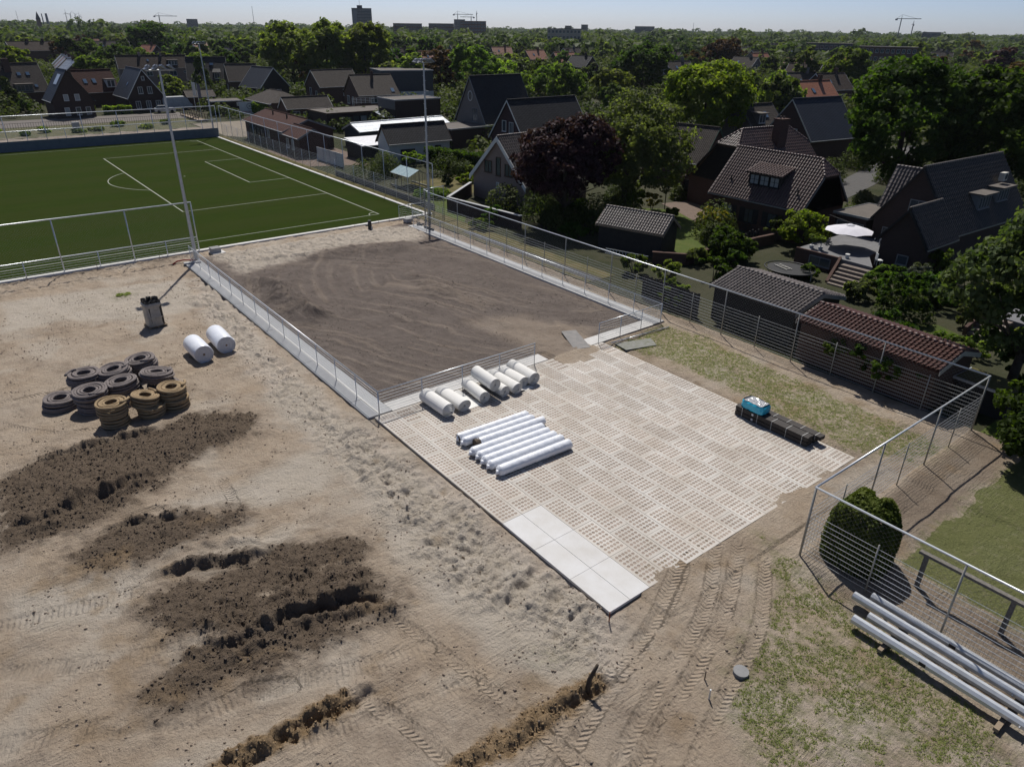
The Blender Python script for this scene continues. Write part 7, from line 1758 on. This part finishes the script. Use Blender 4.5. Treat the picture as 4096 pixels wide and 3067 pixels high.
block('apartment_block', 'long dark red brick apartment block right of the tower', -795, 470, 18.8, 34, 14, RB_, 5, 12, cat='apartment block'); block('apartment_block', 'second dark red brick block, separated by trees from the first', -772, 503, 19.2, 30, 14, RB_, 5, 11, cat='apartment block')
block('apartment_block', 'dark brick block under the cranes', -748, 533, 22.2, 30.5, 14, RB_, 6, 9, cat='apartment block'); block('office_block', 'plain grey concrete block beside the tower crane', -1047, 716, 26.1, 18, 14, GB, 5, 4)
block('apartment_block', 'cream apartment building with balconies in the middle distance', -434, 399, 16.2, 26, 12, CB, 4, 9, cat='apartment block', cap=((3, 0, 17.4), (5, 6, 2.4)))
block('apartment_block', 'hazy flat block on the left skyline', -1414, 399, 21.7, 18, 14, GB, 5, 5, cat='apartment block'); block('hall', 'pale roofed hall left of the willows on the skyline', -811, 311, 17, 16, 14, CB, 3, 4)
block('terraced_houses', 'flat roofed grey terrace behind the houses at the right', -211, 402, 11.0, 24, 9, GB, 3, 10, cat='terraced houses'); block('terraced_houses', 'flat roofed terrace with a red brick end at the right', -162, 372, 10.6, 26, 9, RB_, 3, 11, cat='terraced houses')
block('hall', 'low grey block on the skyline right of the middle', -985, 1092, 20, 36, 20, GB, 3, 9); block('office_block', 'small grey block peeping over the skyline trees', -919, 876, 21, 11, 10, GB, 4, 3); block('hall', 'grey roofed block on the right skyline', -500, 1174, 17, 24, 14, GB, 3, 6)
STEEL = mat('far steel lattice', (.20, .21, .23), None, 1, .7)
def crane(x, y, h, jib, rz, label):
    t = thing('tower_crane', label, 'crane', (x, y, 0), rz); MB().box((0, 0, h / 2), (1.2, 1.2, h)).build('mast', STEEL, t); MB().box((jib * .3, 0, h), (jib, .8, .8)).cyl((0, 0, h), (0, 0, h + 5), .4, 5, .1).build('jib', STEEL, t); MB().box((-jib * .2, 0, h - 1), (3, 1.2, 2)).build('counterweight', STEEL, t)
    MB().cyl((0, 0, h + 5), (jib * .6, 0, h + .4), .12, 4).cyl((0, 0, h + 5), (-jib * .2, 0, h + .4), .12, 4).build('tie_bar', STEEL, t)
crane(-1427, 349, 26, 38, 1.0, 'tower crane alone on the left skyline'); crane(-1132, 770, 35, 34, 1.0, 'left tower crane of the three behind the brick block'); crane(-1118, 789, 31, 24, 4.0, 'lowest tower crane of the three behind the brick block'); crane(-1194, 855, 38, 14, 2.4, 'right tower crane of the three behind the brick block')
crane(-496, 1066, 33, 30, .5, 'larger tower crane on the right skyline'); crane(-524, 1163, 27, 12, 2.2, 'smaller tower crane on the right skyline')
for x, y, h, r_, nm, lab in [(-1382, 497, 44, .5, 'radio_mast', 'tall thin radio mast left of the tower'), (-1463, 144, 30, .35, 'radio_mast', 'thin radio mast at the far left'), (-1648, 266, 27, .3, 'radio_mast', 'thin mast right of the wind turbines'), (-918, 1150, 27, .4, 'radio_mast', 'thin mast on the skyline right of the middle'), (-1459, 178, 26.5, 1.2, 'factory_chimney', 'slim factory chimney right of the church spire'), (-1457, 184, 27, 2.6, 'factory_chimney', 'thicker factory chimney right of the church spire')]:
    tag(MB().cyl((0, 0, 0), (0, 0, h), r_, 8, r_ * .6).build(nm, STEEL, None, (x, y, 0)), lab, nm.split('_')[1])
t = thing('church', 'church spire on the far left skyline', 'church', (-1261, 147, 0)); MB().box((0, 0, 9), (5, 5, 18)).build('tower', RB_, t); MB().cyl((0, 0, 18), (0, 0, 28), 3.2, 8, .1).build('spire', TNAVY, t)
for k, (x, y, h) in enumerate([(-1849, 272, 31), (-1849, 280, 29), (-1848, 289, 28.5), (-1847, 296, 26)]):
    t = thing('wind_turbine', ['leftmost of the four hazy wind turbines', 'second from the left of the four hazy wind turbines', 'third from the left of the four hazy wind turbines', 'rightmost of the four hazy wind turbines'][k], 'wind turbine', (x, y, 0), math.atan2(13.7, -1), 'wind turbines on the far left skyline'); MB().cyl((0, 0, 0), (0, 0, h), .9, 8, .5).build('tower', STEEL, t)
    for j in range(3): a = 2 * PI * j / 3 + k * .7; MB().cyl((0, -.8, h), (7 * math.sin(a), -.8, h + 7 * math.cos(a)), .4, 5, .1).build('blade', STEEL, t)

# ------------------------------------------------------------------ weeds, clods and pebbles on the site
def scatter(n, x0, x1, y0, y1, accept):
    x = rng.uniform(x0, x1, n); y = rng.uniform(y0, y1, n); z, zo, tk, _ = terrain(x, y); k = accept(x, y, zo, tk)
    return x[k], y[k], z[k]
def weeds(name, label, n, x0, x1, y0, y1, chan, thr, size):
    x, y, z = scatter(n, x0, x1, y0, y1, lambda x, y, zo, tk: (zo[1] * (.25 + fbm(x * 1.7, y * 1.7, 91) + .3 * (fbm(x * 6, y * 6, 92) - .5)) > thr + rng.uniform(-.06, .06, x.shape)))
    m = len(x); rep = 5
    P = np.repeat(np.stack([x, y, z], 1), rep, 0) + rng.normal(size=(m * rep, 3)) * np.array([.035, .035, 0]) + np.array([0, 0, size * .42])
    N = rng.normal(size=(m * rep, 3)); N[:, 2] = np.abs(N[:, 2]) + .6; N /= np.linalg.norm(N, axis=1, keepdims=True)
    v, f = leaves(P, N, size, rng, .35); c = rng.uniform(0, 1, m * rep); tag(link(name, npmesh(name, v, f, LF['weed'], {'leaf': np.repeat(np.stack([c, c, c, c * 0 + 1], 1), 4, 0)})), label, 'weeds', kind='stuff')
LF['weed'] = mat_leaf('weed leaf', (.15, .19, .055), (.26, .28, .10), .4)
weeds('grass', 'thin grass and weeds on the sandy strip right of the slabs', 16000, .3, 19, 16.1, 22.9, 1, .52, .035)
weeds('grass', 'thin grass and weeds in the sand at the bottom right', 26000, 16.5, 31, -5, 8.2, 1, .54, .04)
weeds('grass', 'scattered weed tufts on the sand by the pallet', 2500, -29, -25, -7.5, -4, 1, .42, .12)
def clods(name, label, n, box, accept, s0, s1, m):
    x, y, z = scatter(n, *box, accept); k = len(x)
    O = np.array([(1, 0, 0), (-1, 0, 0), (0, 1, 0), (0, -1, 0), (0, 0, 1), (0, 0, -1)], float); T = np.array([(0, 2, 4), (2, 1, 4), (1, 3, 4), (3, 0, 4), (2, 0, 5), (1, 2, 5), (3, 1, 5), (0, 3, 5)])
    s = s0 + (s1 - s0) * rng.uniform(0, 1, k) ** 5
    v = O[None] * s[:, None, None] * rng.uniform(.55, 1.35, (k, 6, 1)); a = rng.uniform(0, 6.3, k); ca, sa = np.cos(a)[:, None], np.sin(a)[:, None]
    v = np.stack([v[..., 0] * ca - v[..., 1] * sa, v[..., 0] * sa + v[..., 1] * ca, v[..., 2] * .8], -1) + np.stack([x, y, z + s * .25], -1)[:, None]
    tag(link(name, npmesh(name, v.reshape(-1, 3), (T[None] + 6 * np.arange(k)[:, None, None]).reshape(-1, 3), m)), label, 'soil', kind='stuff')
CLOD = mat('soil clod', (.10, .078, .06), (.15, .118, .092), 9, .95, spec=.1); SANDC = mat('sand clod', (.30, .245, .195), (.23, .185, .145), 5, .95, spec=.1)
clods('soil_clods', 'dark soil clods on the dug heaps', 42000, (-8, 14, -17, -3), lambda x, y, zo, tk: (zo[0] > .55) & (rng.uniform(size=x.shape) < .9), .015, .062, CLOD)
clods('soil_clods', 'orange sand crumbs along the two trial ditches', 16000, (13.5, 19.5, -13, -2), lambda x, y, zo, tk: (zo[2] > .6) & (y < -1.5), .012, .06, mat('orange clod', (.30, .21, .12), (.21, .15, .09), 9, .95, spec=.1))
clods('sand_clods', 'loose sand crumbs along the bank beside the kerb', 26000, (-30, 22, -16, 4.5), lambda x, y, zo, tk: (tk[3] < .05) & (zo[0] < .2) & (y < 5) & ~((x > 0) & (x < 16.9) & (y > -.05)) & (fbm(x * .8, y * .8, 95) > .5), .012, .06, SANDC)
clods('lava_clods', 'coarse dark crumbs on the heaps in the fenced court', 9000, (-31, -1, 1, 20), lambda x, y, zo, tk: (tk[3] > .6) & (fbm(x * .5, y * .5, 97) > .52), .015, .055, mat('lava crumb', (.13, .108, .094), (.09, .075, .066), 9, .95, spec=.1))

# ------------------------------------------------------------------ thin summer haze
hz = MB(); hz.box((0, 0, 27.0), (9400, 9400, 57.0))
hm = bpy.data.materials.new('haze'); hm.use_nodes = True; ht = hm.node_tree; ht.nodes.clear()
ho = ht.nodes.new('ShaderNodeOutputMaterial'); hv_ = ht.nodes.new('ShaderNodeVolumePrincipled')
hv_.inputs['Color'].default_value = (.80, .88, 1.0, 1); hv_.inputs['Density'].default_value = .00005; hv_.inputs['Anisotropy'].default_value = .35
ht.links.new(hv_.outputs[0], ho.inputs['Volume'])
tag(hz.build('haze', hm), 'thin pale blue summer haze over the whole suburb', 'haze', kind='stuff')
S.cycles.volume_bounces = 0
